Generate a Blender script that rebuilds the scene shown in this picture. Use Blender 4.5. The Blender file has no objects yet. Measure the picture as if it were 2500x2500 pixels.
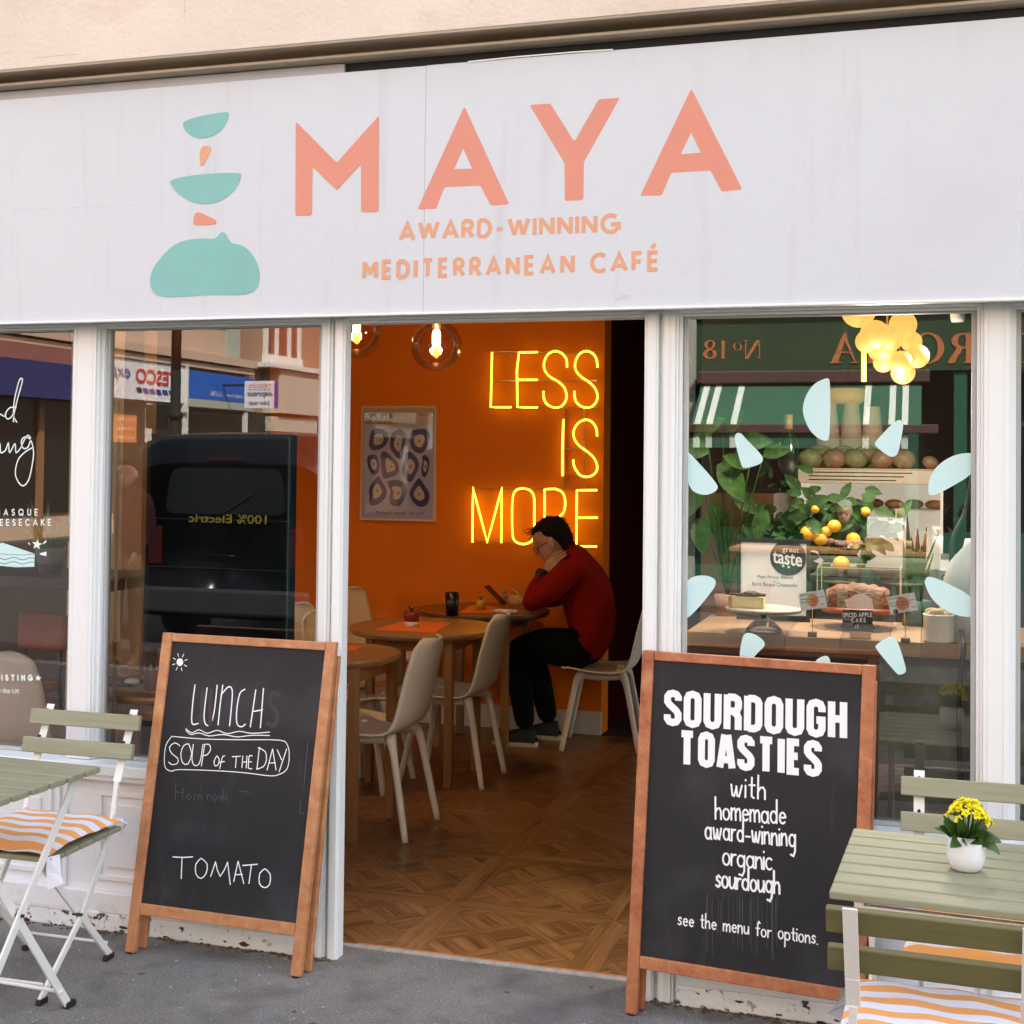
import bpy, bmesh, math, random
from mathutils import Vector, Matrix, Euler
from mathutils.geometry import tessellate_polygon
random.seed(7)
S = bpy.context.scene
COL = S.collection
PI = math.pi
# ------------------------------------------------------------------ camera, world, sun, exposure
YAW, PITCH, ROLL, FPX, CY = math.radians(17.09), math.radians(1.288), math.radians(0.6216), 3285.0, -194.3
CAM = Vector((0, -4.0, 1.6))
_f = Vector((-math.sin(YAW)*math.cos(PITCH), math.cos(YAW)*math.cos(PITCH), math.sin(PITCH)))
_r = Vector((math.cos(YAW), math.sin(YAW), 0)); _u = _r.cross(_f)
_c, _s = math.cos(ROLL), math.sin(ROLL)
R_ = _c*_r + _s*_u; U_ = -_s*_r + _c*_u
cam = bpy.data.cameras.new('camera'); co = bpy.data.objects.new('camera', cam); COL.objects.link(co)
m = Matrix.Identity(4)
for i in range(3):
    m[i][0] = R_[i]; m[i][1] = U_[i]; m[i][2] = -_f[i]; m[i][3] = CAM[i]
co.matrix_world = m
cam.sensor_width = 36; cam.lens = FPX/2500*36; cam.shift_y = CY/2500; cam.clip_start = 0.05; cam.clip_end = 500
S.camera = co
SUN_EL, SUN_AZ = 48, 42          # the sun stands behind the cafe, to its right
w = bpy.data.worlds.new('World'); S.world = w; w.use_nodes = True
nt = w.node_tree; bg = nt.nodes['Background']
sky = nt.nodes.new('ShaderNodeTexSky'); sky.sky_type = 'NISHITA'; sky.sun_disc = False
sky.sun_elevation = math.radians(SUN_EL); sky.sun_rotation = math.radians(SUN_AZ); sky.dust_density = 2.5
hs_ = nt.nodes.new('ShaderNodeHueSaturation'); hs_.inputs['Saturation'].default_value = 0.58; nt.links.new(sky.outputs[0], hs_.inputs['Color']); nt.links.new(hs_.outputs[0], bg.inputs[0]); bg.inputs[1].default_value = 0.15
sd = Vector((math.sin(math.radians(SUN_AZ))*math.cos(math.radians(SUN_EL)), math.cos(math.radians(SUN_AZ))*math.cos(math.radians(SUN_EL)), math.sin(math.radians(SUN_EL))))
sl = bpy.data.lights.new('sun', 'SUN'); sl.energy = 4.4; sl.angle = math.radians(0.6); sl.color = (1, 0.93, 0.82)
so = bpy.data.objects.new('sun', sl); COL.objects.link(so); so.rotation_euler = sd.to_track_quat('Z', 'Y').to_euler(); so.location = (0, 0, 30)
S.view_settings.view_transform = 'Standard'; S.view_settings.look = 'None'; S.view_settings.gamma = 1
S.view_settings.use_curve_mapping = False
S.view_settings.exposure = 2.36
S.render.engine = 'CYCLES'
S.cycles.max_bounces = 8; S.cycles.transparent_max_bounces = 16; S.cycles.use_denoising = True
S.cycles.caustics_reflective = False; S.cycles.caustics_refractive = False
S.cycles.sample_clamp_indirect = 6
# ------------------------------------------------------------------ measuring: photo pixel (2500 px) -> point on a plane of the place
def ray(px, py):
    return (px-1250)/FPX*R_ - (py-(1250+CY))/FPX*U_ + _f
def P(px, py, y):
    d = ray(px, py); return CAM + d*((y-CAM.y)/d.y)
def G(px, py, z=0):
    d = ray(px, py); return CAM + d*((z-CAM.z)/d.z)
GLY = 0.05                       # the glass plane; things seen mirrored in it stand across the street
def mir(v): return Vector((v[0], 2*GLY-v[1], v[2]))
def MP(px, py, y): return mir(P(px, py, 2*GLY-y))      # y is the real (negative) y
def MG(px, py, z): return mir(G(px, py, z))
# ------------------------------------------------------------------ materials
MATS = {}
def mat(name, col, rough=0.6, metal=0, nz=None, bump=None, spec=None, emit=None, wood=None, dirt=None, coat=None, trans=None):
    """nz=(scale, amount[, stretch xyz]); bump=(scale, strength); wood=(scale, darker colour, axis)"""
    if name in MATS: return MATS[name]
    M = bpy.data.materials.new(name); M.use_nodes = True; MATS[name] = M
    n = M.node_tree.nodes; L = M.node_tree.links; b = n['Principled BSDF']
    b.inputs['Base Color'].default_value = (*col, 1); b.inputs['Roughness'].default_value = rough; b.inputs['Metallic'].default_value = metal
    if spec is not None: b.inputs['Specular IOR Level'].default_value = spec
    if coat: b.inputs['Coat Weight'].default_value = coat; b.inputs['Coat Roughness'].default_value = 0.1
    if trans: b.inputs['Transmission Weight'].default_value = trans
    M.diffuse_color = (*col, 1)
    def tc(sc=(1, 1, 1)):
        t = n.new('ShaderNodeTexCoord'); mp = n.new('ShaderNodeMapping'); mp.inputs['Scale'].default_value = sc
        L.new(t.outputs['Object'], mp.inputs[0]); return mp.outputs[0]
    out = None
    def mixc(fac, a, c2):
        x = n.new('ShaderNodeMix'); x.data_type = 'RGBA'
        for k, v in ((6, a), (7, c2)):
            if isinstance(v, (tuple, list)): x.inputs[k].default_value = (*v[:3], 1)
            else: L.new(v, x.inputs[k])
        if isinstance(fac, float): x.inputs[0].default_value = fac
        else: L.new(fac, x.inputs[0])
        return x.outputs[2]
    def noise(scale, detail=5, sc=(1, 1, 1), lo=0.3, hi=0.7, rough=0.6, dist=0):
        t = n.new('ShaderNodeTexNoise'); t.inputs['Scale'].default_value = scale; t.inputs['Detail'].default_value = detail; t.inputs['Roughness'].default_value = rough
        t.inputs['Distortion'].default_value = dist
        L.new(tc(sc), t.inputs[0]); r = n.new('ShaderNodeMapRange'); r.inputs[1].default_value = lo; r.inputs[2].default_value = hi
        L.new(t.outputs[0], r.inputs[0]); return r.outputs[0]
    if wood:
        sc = [1, 1, 1]; sc[wood[2]] = 0.06
        out = mixc(noise(wood[0], 6, sc, 0.35, 0.68, 0.65, 0.6), wood[1], col)
        out2 = noise(wood[0]*6, 3, sc, 0.45, 0.75)
        out = mixc(out2, out, tuple(c*0.72 for c in col))
    if nz:
        sc = nz[2] if len(nz) > 2 else (1, 1, 1)
        a = out if out else tuple(c*(1-nz[1]) for c in col)
        if out:
            mm = n.new('ShaderNodeMix'); mm.data_type = 'RGBA'; mm.blend_type = 'MULTIPLY'; mm.inputs[0].default_value = 1
            L.new(out, mm.inputs[6]); g = mixc(noise(nz[0], 6, sc), (1-nz[1],)*3, (1+nz[1]*.6,)*3); L.new(g, mm.inputs[7]); out = mm.outputs[2]
        else:
            out = mixc(noise(nz[0], 6, sc), a, tuple(min(1, c*(1+nz[1]*0.6)) for c in col))
    if dirt:      # (scale, lo, hi, colour[, stretch])
        for dd in (dirt if isinstance(dirt, list) else [dirt]):
            out = mixc(noise(dd[0], 8, dd[4] if len(dd) > 4 else (1, 1, 1), dd[1], dd[2]), out if out else col, dd[3])
    if out: L.new(out, b.inputs['Base Color'])
    if bump:
        t = n.new('ShaderNodeTexNoise'); t.inputs['Scale'].default_value = bump[0]; t.inputs['Detail'].default_value = 6
        L.new(tc(bump[2] if len(bump) > 2 else (1, 1, 1)), t.inputs[0]); bm_ = n.new('ShaderNodeBump'); bm_.inputs['Strength'].default_value = bump[1]; bm_.inputs['Distance'].default_value = 0.01
        L.new(t.outputs[0], bm_.inputs['Height']); L.new(bm_.outputs[0], b.inputs['Normal'])
    if emit:
        b.inputs['Emission Color'].default_value = (*emit[0], 1); b.inputs['Emission Strength'].default_value = emit[1]
    return M
def glassmat(name, refl, tint=(1, 1, 1), rough=0.0, fs=1.0):
    M = bpy.data.materials.new(name); M.use_nodes = True; MATS[name] = M
    n = M.node_tree.nodes; L = M.node_tree.links; n.clear()
    o = n.new('ShaderNodeOutputMaterial'); mx = n.new('ShaderNodeMixShader'); tr = n.new('ShaderNodeBsdfTransparent'); gl = n.new('ShaderNodeBsdfGlossy')
    gl.inputs['Roughness'].default_value = rough; tr.inputs[0].default_value = (*tint, 1)
    fr = n.new('ShaderNodeFresnel'); fr.inputs[0].default_value = 1.5
    ad = n.new('ShaderNodeMath'); ad.operation = 'ADD'; ad.use_clamp = True; ad.inputs[1].default_value = refl
    fm = n.new('ShaderNodeMath'); fm.operation = 'MULTIPLY'; fm.inputs[1].default_value = fs; L.new(fr.outputs[0], fm.inputs[0]); L.new(fm.outputs[0], ad.inputs[0]); L.new(ad.outputs[0], mx.inputs[0]); L.new(tr.outputs[0], mx.inputs[1]); L.new(gl.outputs[0], mx.inputs[2]); L.new(mx.outputs[0], o.inputs[0])
    return M
# ------------------------------------------------------------------ object helpers
INV = {}
def tag(o, label=None, cat=None, group=None, kind=None):
    if label: o['label'] = label
    if cat: o['category'] = cat
    if group: o['group'] = group
    if kind: o['kind'] = kind
    return o
def thing(name, label, cat, loc=(0, 0, 0), rz=0, group=None):
    o = bpy.data.objects.new(name, None); COL.objects.link(o); o.location = loc; o.rotation_euler = (0, 0, rz); o.empty_display_size = 0.1
    tag(o, label, cat, group); INV[o.name] = (Matrix.Translation(Vector(loc)) @ Matrix.Rotation(rz, 4, 'Z')).inverted()
    return o
def rt(axis, ang): return Matrix.Rotation(ang, 3, axis)
class MB:
    def __init__(s): s.v = []; s.f = []; s.m = []; s.sm = []; s.cm = 0
    def add(s, vs, fs, smooth=False):
        o = len(s.v); s.v += [Vector(v) for v in vs]
        for f in fs: s.f.append(tuple(i+o for i in f)); s.m.append(s.cm); s.sm.append(smooth)
        return s
    def box(s, x0, x1, y0, y1, z0, z1, rot=None, piv=None):
        vs = [Vector((x, y, z)) for z in (z0, z1) for y in (y0, y1) for x in (x0, x1)]
        if rot is not None:
            p = Vector(piv) if piv is not None else Vector(((x0+x1)/2, (y0+y1)/2, (z0+z1)/2)); vs = [rot @ (v-p) + p for v in vs]
        return s.add(vs, [(0, 2, 3, 1), (4, 5, 7, 6), (0, 1, 5, 4), (2, 6, 7, 3), (0, 4, 6, 2), (1, 3, 7, 5)])
    def bar(s, a, b, w, h, up=(0, 0, 1)):
        a = Vector(a); b = Vector(b); d = (b-a).normalized(); u = Vector(up); x = d.cross(u)
        if x.length < 1e-4: x = d.cross(Vector((1, 0, 0)))
        x.normalize(); u = x.cross(d)
        vs = []
        for p in (a, b):
            for i, j in ((-1, -1), (1, -1), (1, 1), (-1, 1)): vs.append(p + x*(w/2*i) + u*(h/2*j))
        return s.add(vs, [(0, 3, 2, 1), (4, 5, 6, 7), (0, 1, 5, 4), (1, 2, 6, 5), (2, 3, 7, 6), (3, 0, 4, 7)])
    def tube(s, pts, r, n=8, closed=False, caps=True):
        pts = [Vector(p) for p in pts]; k = len(pts); rs = r if isinstance(r, (list, tuple)) else [r]*k
        vs = []; prev = None
        for i, p in enumerate(pts):
            if closed: d = pts[(i+1) % k]-pts[i-1]
            else: d = pts[min(i+1, k-1)]-pts[max(i-1, 0)]
            d.normalize()
            if prev is None:
                x = d.orthogonal().normalized()
            else:
                x = (prev - d*prev.dot(d))
                x = x.normalized() if x.length > 1e-6 else d.orthogonal().normalized()
            prev = x; y = d.cross(x)
            for j in range(n):
                a = 2*PI*j/n; vs.append(p + (x*math.cos(a)+y*math.sin(a))*rs[i])
        fs = []
        for i in range(k if closed else k-1):
            for j in range(n):
                a = i*n+j; b2 = i*n+(j+1) % n; c = ((i+1) % k)*n+(j+1) % n; d2 = ((i+1) % k)*n+j
                fs.append((a, b2, c, d2))
        s.add(vs, fs, True)
        if caps and not closed:
            o = len(s.v)-k*n
            s.f.append(tuple(o+j for j in reversed(range(n)))); s.m.append(s.cm); s.sm.append(False)
            s.f.append(tuple(o+(k-1)*n+j for j in range(n))); s.m.append(s.cm); s.sm.append(False)
        return s
    def lathe(s, prof, c=(0, 0, 0), n=24, sx=1, sy=1, rot=None, smooth=True):
        c = Vector(c); vs = []; fs = []
        for (r, z) in prof:
            for j in range(n):
                a = 2*PI*j/n; v = Vector((r*math.cos(a)*sx, r*math.sin(a)*sy, z))
                if rot is not None: v = rot @ v
                vs.append(v+c)
        for i in range(len(prof)-1):
            for j in range(n): fs.append((i*n+j, i*n+(j+1) % n, (i+1)*n+(j+1) % n, (i+1)*n+j))
        if prof[0][0] > 1e-5: fs.append(tuple(reversed(range(n))))
        if prof[-1][0] > 1e-5: fs.append(tuple((len(prof)-1)*n+j for j in range(n)))
        return s.add(vs, fs, smooth)
    def ball(s, c, r, n=16, k=10, sx=1, sy=1, sz=1, rot=None):
        prof = [(max(1e-6, math.sin(PI*i/k)*r), -math.cos(PI*i/k)*r*sz) for i in range(k+1)]
        return s.lathe(prof, c, n, sx, sy, rot)
    def flat(s, loops, fr, thick=0.0, off=0.0):
        """polygon(s) with holes given in (u,v) of a frame fr=(O,U,V,N); thick extrudes behind"""
        O, U, V, N = fr
        tris = tessellate_polygon([[Vector((a, b, 0)) for a, b in l] for l in loops])
        pts = [p for l in loops for p in l]
        top = [O+U*a+V*b+N*off for a, b in pts]
        area = 0
        n = len(pts); fs = []
        for t in tris:
            a, b, c = (Vector((*pts[i], 0)) for i in t)
            fs.append(tuple(t) if (b-a).cross(c-a).z > 0 else (t[0], t[2], t[1]))
        s.add(top, fs)
        if thick > 0:
            o = len(s.v)-n; s.v += [v-N*thick for v in top]
            k = 0
            for l in loops:
                ar = sum(l[i-1][0]*l[i][1]-l[i][0]*l[i-1][1] for i in range(len(l)))
                for i in range(len(l)):
                    a = o+k+i; b = o+k+(i+1) % len(l)
                    s.f.append((a, a+n, b+n, b) if ar > 0 else (a, b, b+n, a+n)); s.m.append(s.cm); s.sm.append(False)
                k += len(l)
        return s
    def xf(s, M, start=0):
        for i in range(start, len(s.v)): s.v[i] = M @ s.v[i]
        return s
    def build(s, name, m, parent=None, world=False, bevel=0, subsurf=0, loc=None):
        me = bpy.data.meshes.new(name)
        vs = s.v
        if world and parent is not None:
            p = parent; I = INV.get(p.name)
            while I is None: p = p.parent; I = INV.get(p.name)
            vs = [I @ v for v in vs]
        o = bpy.data.objects.new(name, me)
        if parent is None and loc is None and vs:      # origin at the base of the mesh
            xs = [v.x for v in vs]; ys = [v.y for v in vs]; zs = [v.z for v in vs]
            loc = Vector(((min(xs)+max(xs))/2, (min(ys)+max(ys))/2, min(zs)))
        if loc is not None:
            loc = Vector(loc); vs = [v-loc for v in vs]; o.location = loc
        me.from_pydata([tuple(v) for v in vs], [], s.f)
        for q in (m if isinstance(m, (list, tuple)) else [m]): me.materials.append(q)
        me.polygons.foreach_set('material_index', s.m); me.polygons.foreach_set('use_smooth', s.sm)
        me.update(); COL.objects.link(o); o.parent = parent
        if bevel:
            b = o.modifiers.new('bevel', 'BEVEL'); b.width = bevel; b.segments = 2; b.limit_method = 'ANGLE'; b.angle_limit = math.radians(40)
        if subsurf:
            b = o.modifiers.new('sub', 'SUBSURF'); b.levels = subsurf; b.render_levels = subsurf
        return o
def copy_tree(o, parent=None):
    c = o.copy(); COL.objects.link(c)
    if parent is not None: c.parent = parent
    for ch in list(o.children):
        copy_tree(ch, c)
    return c
def dup(root, loc, rz, label, group=None):
    c = copy_tree(root); c.location = loc; c.rotation_euler = (0, 0, rz); c['label'] = label
    if group: c['group'] = group
    INV[c.name] = (Matrix.Translation(Vector(loc)) @ Matrix.Rotation(rz, 4, 'Z')).inverted()
    return c
def smoothloop(pts, it=2, closed=True):
    for _ in range(it):
        q = []; n = len(pts)
        for i in range(n if closed else n-1):
            a = pts[i]; b = pts[(i+1) % n]
            q.append(tuple(a[k]*.75+b[k]*.25 for k in range(len(a)))); q.append(tuple(a[k]*.25+b[k]*.75 for k in range(len(a))))
        if not closed: q = [pts[0]]+q+[pts[-1]]
        pts = q
    return pts
def roundpoly(pts, r):
    out = []; n = len(pts)
    for i in range(n):
        a, b, c = Vector(pts[i-1]), Vector(pts[i]), Vector(pts[(i+1) % n])
        d1 = (a-b); d2 = (c-b); l1, l2 = d1.length, d2.length; d1.normalize(); d2.normalize()
        t = min(r, l1*.4, l2*.4); p, q = b+d1*t, b+d2*t
        for k in range(5):
            s_ = k/4; out.append(tuple((p*(1-s_)**2 + b*2*s_*(1-s_) + q*s_**2)))
    return out
def resamp(pts, n=4):
    """Catmull-Rom through the points"""
    pts = [Vector(p) for p in pts]; out = []
    for i in range(len(pts)-1):
        p0 = pts[max(i-1, 0)]; p1 = pts[i]; p2 = pts[i+1]; p3 = pts[min(i+2, len(pts)-1)]
        for k in range(n):
            t = k/n; out.append(0.5*((2*p1)+(p2-p0)*t+(2*p0-5*p1+4*p2-p3)*t*t+(3*p1-p0-3*p2+p3)*t**3))
    out.append(pts[-1]); return out
# ------------------------------------------------------------------ strokes and lettering
def frame(O, U, V):
    U = Vector(U).normalized(); V = Vector(V).normalized(); return (Vector(O), U, V, U.cross(V).normalized())
def onframe(px, py, fr):
    O, U, V, N = fr; d = ray(px, py); t = (O-CAM).dot(N)/d.dot(N); q = CAM+d*t-O
    return (q.dot(U), q.dot(V))
def ribbon(mb, pts, w, fr, off=0.0, closed=False, cap=True):
    pts = [Vector(p[:2]) for p in pts]
    q = [pts[0]]
    for p in pts[1:]:
        if (p-q[-1]).length > 1e-5: q.append(p)
    pts = q; n = len(pts)
    if n == 1: pts = [pts[0], pts[0]+Vector((w*.2, 0))]; n = 2
    O, U, V, N = fr; L = []; Rr = []
    for i in range(n):
        if closed: d1 = (pts[i]-pts[i-1]); d2 = (pts[(i+1) % n]-pts[i])
        else: d1 = pts[i]-pts[i-1] if i else pts[1]-pts[0]; d2 = pts[i+1]-pts[i] if i < n-1 else d1
        d1 = d1.normalized(); d2 = d2.normalized()
        n1 = Vector((-d1.y, d1.x)); n2 = Vector((-d2.y, d2.x)); b = (n1+n2)
        b = n1 if b.length < 0.3 else b.normalized()
        k = min(1/max(b.dot(n1), .35), 1.8); L.append(pts[i]+b*(w/2*k)); Rr.append(pts[i]-b*(w/2*k))
    T = lambda p: O+U*p.x+V*p.y+N*off
    vs = [T(p) for p in L]+[T(p) for p in Rr]; fs = [(i+n, ((i+1) % n)+n, (i+1) % n, i) for i in range(n if closed else n-1)]
    mb.add(vs, fs)
    if cap and not closed:
        for e, dd in ((pts[0], (pts[0]-pts[1])), (pts[-1], (pts[-1]-pts[-2]))):
            a0 = math.atan2(dd.y, dd.x)-PI/2
            arc = [e+Vector((math.cos(a0+PI*k/6), math.sin(a0+PI*k/6)))*(w/2) for k in range(7)]
            mb.add([T(p) for p in arc], [tuple(range(7))])
def arc(cx, cy, rx, ry, a0, a1, n=10):
    return [(cx+rx*math.cos(math.radians(a0+(a1-a0)*i/n)), cy+ry*math.sin(math.radians(a0+(a1-a0)*i/n))) for i in range(n+1)]
# geometric capitals: cap height 1; (width, strokes)
CAP = {
 'A': (.84, [[(0, 0), (.42, 1), (.84, 0)], [(.15, .3), (.69, .3)]]),
 'B': (.58, [[(0, 0), (0, 1)], [(.02, 1), (.3, 1)]+arc(.3, .76, .22, .24, 90, -90)+[(.02, .52)], [(.3, .52)]+arc(.32, .26, .26, .26, 90, -90)+[(.02, 0)]]),
 'C': (.82, [arc(.5, .5, .48, .5, 48, 312, 18)]),
 'D': (.7, [[(0, 0), (0, 1)], [(.02, 1), (.25, 1)]+arc(.25, .5, .45, .5, 90, -90, 14)+[(.02, 0)]]),
 'E': (.5, [[(.5, 1), (0, 1), (0, 0), (.5, 0)], [(0, .5), (.46, .5)]]),
 'F': (.5, [[(.5, 1), (0, 1), (0, 0)], [(0, .5), (.44, .5)]]),
 'G': (.86, [arc(.5, .5, .48, .5, 48, 350, 18), [(.52, .46), (.97, .46), (.97, .12)]]),
 'H': (.66, [[(0, 0), (0, 1)], [(.66, 0), (.66, 1)], [(0, .5), (.66, .5)]]),
 'I': (.0, [[(0, 0), (0, 1)]]),
 'K': (.62, [[(0, 0), (0, 1)], [(.58, 1), (.02, .45)], [(.2, .62), (.62, 0)]]),
 'L': (.48, [[(0, 1), (0, 0), (.48, 0)]]),
 'M': (.86, [[(0, 0), (0, 1)], [(.03, .93), (.43, .36), (.83, .93)], [(.86, 1), (.86, 0)]]),
 'N': (.7, [[(0, 0), (0, 1)], [(.03, .93), (.67, .07)], [(.7, 0), (.7, 1)]]),
 'O': (1.0, [arc(.5, .5, .5, .5, 0, 360, 24)]),
 'P': (.55, [[(0, 0), (0, 1)], [(.02, 1), (.28, 1)]+arc(.28, .74, .26, .26, 90, -90)+[(.02, .48)]]),
 'Q': (1.0, [arc(.5, .5, .5, .5, 0, 360, 24), [(.6, .3), (.95, -.05)]]),
 'R': (.58, [[(0, 0), (0, 1)], [(.02, 1), (.28, 1)]+arc(.28, .74, .26, .26, 90, -90)+[(.02, .48)], [(.28, .47), (.6, 0)]]),
 'S': (.54, [arc(.27, .75, .25, .25, 35, 180, 8)+arc(.27, .75, .25, .25, 180, 250, 4)[1:]+arc(.28, .25, .26, .25, 70, -20, 6)+arc(.28, .25, .26, .25, -20, -150, 8)[1:]]),
 'T': (.62, [[(0, 1), (.62, 1)], [(.31, 1), (.31, 0)]]),
 'U': (.66, [[(0, 1), (0, .33)]+arc(.33, .33, .33, .33, 180, 360, 12)+[(.66, 1)]]),
 'W': (1.15, [[(0, 1), (.3, .04)], [(.3, .04), (.575, .93)], [(.575, .93), (.85, .04)], [(.85, .04), (1.15, 1)]]),
 'Y': (.74, [[(0, 1), (.37, .45), (.74, 1)], [(.37, .45), (.37, 0)]]),
 '-': (.42, [[(.04, .42), (.38, .42)]]),
 '\u00c9': (.5, [[(.5, 1), (0, 1), (0, 0), (.5, 0)], [(0, .5), (.46, .5)], [(.16, 1.25), (.36, 1.5)]]),
 ' ': (.3, []),
}
# condensed heavy capitals (stroke centre lines, stroke about .2)
CON = {
 'S': (.34, [[(.34, .72), (.34, .82), (.28, .9), (.17, .93), (.06, .9), (0, .82), (0, .68), (.06, .6), (.28, .42), (.34, .33), (.34, .18), (.28, .1), (.17, .07), (.06, .1), (0, .18), (0, .3)]]),
 'O': (.34, ['c', [(0, .2), (.05, .1), (.17, .06), (.29, .1), (.34, .2), (.34, .8), (.29, .9), (.17, .94), (.05, .9), (0, .8)]]),
 'U': (.34, [[(0, 1), (0, .2), (.05, .1), (.17, .06), (.29, .1), (.34, .2), (.34, 1)]]),
 'R': (.34, [[(0, 0), (0, 1)], [(.02, .93), (.22, .93), (.31, .88), (.34, .8), (.34, .65), (.3, .57), (.22, .53), (.02, .53)], [(.2, .5), (.3, .44), (.34, .35), (.34, 0)]]),
 'D': (.34, [[(0, 0), (0, 1)], [(.02, .93), (.2, .93), (.3, .88), (.34, .8), (.34, .2), (.3, .12), (.2, .07), (.02, .07)]]),
 'G': (.34, [[(.34, .68), (.34, .8), (.29, .9), (.17, .94), (.05, .9), (0, .8), (0, .2), (.05, .1), (.17, .06), (.29, .1), (.34, .2), (.34, .45), (.18, .45)]]),
 'H': (.34, [[(0, 0), (0, 1)], [(.34, 0), (.34, 1)], [(0, .52), (.34, .52)]]),
 'T': (.4, [[(0, .93), (.4, .93)], [(.2, .93), (.2, 0)]]),
 'A': (.4, [[(-.01, 0), (.15, 1)], [(.25, 1), (.41, 0)], [(.06, .25), (.34, .25)]]),
 'I': (.0, [[(0, 0), (0, 1)]]),
 'E': (.26, [[(.28, .93), (0, .93), (0, .07), (.28, .07)], [(0, .52), (.24, .52)]]),
}
# handwritten lower case: x-height 1
LOW = {
 'a': (.75, [arc(.36, .5, .34, .5, 30, 350, 12), [(.7, 1), (.7, .15), (.78, 0)]]),
 'c': (.6, [arc(.36, .5, .34, .5, 50, 310, 12)]),
 'd': (.75, [arc(.36, .5, .34, .5, 30, 350, 12), [(.72, 2.0), (.68, 0)]]),
 'e': (.65, [[(.04, .52), (.64, .56)]+arc(.36, .5, .31, .48, 10, 315, 14)]),
 'f': (.5, [[(.55, 1.75), (.4, 1.95), (.25, 1.7), (.22, 0)], [(0, 1), (.5, 1.02)]]),
 'g': (.75, [arc(.36, .5, .34, .5, 30, 350, 12), [(.72, 1), (.7, -.4), (.5, -.8), (.2, -.7)]]),
 'h': (.65, [[(0, 2), (0, 0)], [(0, .6), (.2, .95), (.45, 1), (.6, .75), (.62, 0)]]),
 'i': (.0, [[(0, 1), (0, 0)], [(0, 1.45), (.0, 1.5)]]),
 'l': (.0, [[(0, 2), (0, 0)]]),
 'm': (1.0, [[(0, 1), (0, 0)], [(0, .6), (.15, .95), (.35, 1), (.47, .75), (.48, 0)], [(.48, .6), (.65, .95), (.85, 1), (.98, .75), (1, 0)]]),
 'n': (.62, [[(0, 1), (0, 0)], [(0, .6), (.2, .95), (.42, 1), (.58, .75), (.62, 0)]]),
 'o': (.68, [arc(.34, .5, .34, .5, 80, 440, 16)]),
 'p': (.68, [[(0, 1), (-.02, -.9)], arc(.34, .5, .34, .5, 160, -160, 12)]),
 'r': (.42, [[(0, 1), (0, 0)], [(0, .6), (.2, .95), (.45, .98)]]),
 's': (.5, [[(.5, .85), (.3, 1), (.08, .85), (.12, .6), (.42, .42), (.46, .15), (.25, 0), (0, .12)]]),
 't': (.45, [[(.22, 1.7), (.22, .15), (.42, 0)], [(0, 1.05), (.48, 1.08)]]),
 'u': (.65, [[(0, 1), (.02, .25), (.2, 0), (.45, .08), (.62, .5)], [(.64, 1), (.66, 0)]]),
 'w': (.95, [[(0, 1), (.12, .1), (.28, .05), (.46, .75)], [(.46, .9), (.55, .1), (.72, .05), (.95, 1)]]),
 '-': (.5, [[(0, .55), (.5, .55)]]), '.': (.0, [[(0, 0), (.03, .02)]]), ' ': (.55, []),
}
def strokes(mb, text, font, P0, P1, cap, w, fr, off=0.0008, gap=None, xs=1.0, jit=0, capends=True):
    """set text between two (u,v) baseline points; letter widths scale by xs, the gap between letters fills the rest"""
    P0 = Vector(P0); P1 = Vector(P1); L = (P1-P0).length; d = (P1-P0)/L; n = Vector((-d.y, d.x))
    ws = [font[c][0]*cap*xs for c in text]; k = len(text)-1
    g = (L-sum(ws))/k if k else 0
    if g < 0: s_ = L/(sum(ws))*.85; ws = [q*s_ for q in ws]; xs *= s_; g = (L-sum(ws))/max(k, 1)
    x = 0; cnt = 0
    for c, wd in zip(text, ws):
        jy = random.uniform(-jit, jit)*cap; js = 1+random.uniform(-jit, jit)
        st = font[c][1]; closed = False
        for s_ in st:
            if s_ == 'c': closed = True; continue
            pts = [P0+d*(x+a*cap*xs)+n*(b*cap*js+jy) for a, b in s_]
            cnt += 1; ribbon(mb, pts, w, fr, off+0.00012*(cnt % 4), closed=closed, cap=capends)
        x += wd+g
def textmesh(mb, text, O, U, V, size, off=0.0, align='LEFT', bold=0.0, shear=0, sx=1.0):
    """a line of type from the built-in font, laid flat on the frame O,U,V (mesh faces)"""
    cu = bpy.data.curves.new('t', 'FONT'); cu.body = text; cu.size = 1; cu.align_x = align; cu.offset = bold; cu.shear = shear; cu.resolution_u = 3
    ob = bpy.data.objects.new('t', cu); COL.objects.link(ob)
    dg = bpy.context.evaluated_depsgraph_get(); me = ob.evaluated_get(dg).to_mesh()
    U = Vector(U).normalized(); V = Vector(V).normalized(); N = U.cross(V)
    mb.add([Vector(O)+U*(v.co.x*size*sx)+V*(v.co.y*size)+N*off for v in me.vertices], [tuple(p.vertices) for p in me.polygons])
    ob.evaluated_get(dg).to_mesh_clear(); bpy.data.objects.remove(ob); bpy.data.curves.remove(cu)
def fitbox(mb, text, tl, br, U, V, off=0.0, bold=0.0, shear=0):
    """type fitted into the rectangle whose (world) lower-left corner is tl and upper-right is br along U,V"""
    t = MB(); textmesh(t, text, (0, 0, 0), (1, 0, 0), (0, 1, 0), 1, bold=bold, shear=shear)
    x0 = min(v.x for v in t.v); x1 = max(v.x for v in t.v); y0 = min(v.y for v in t.v); y1 = max(v.y for v in t.v)
    U = Vector(U).normalized(); V = Vector(V).normalized(); d = Vector(br)-Vector(tl); W = d.dot(U); H = d.dot(V); N = U.cross(V)
    mb.add([Vector(tl)+U*((v.x-x0)/(x1-x0)*W)+V*((v.y-y0)/(y1-y0)*H)+N*off for v in t.v], t.f)
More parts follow.
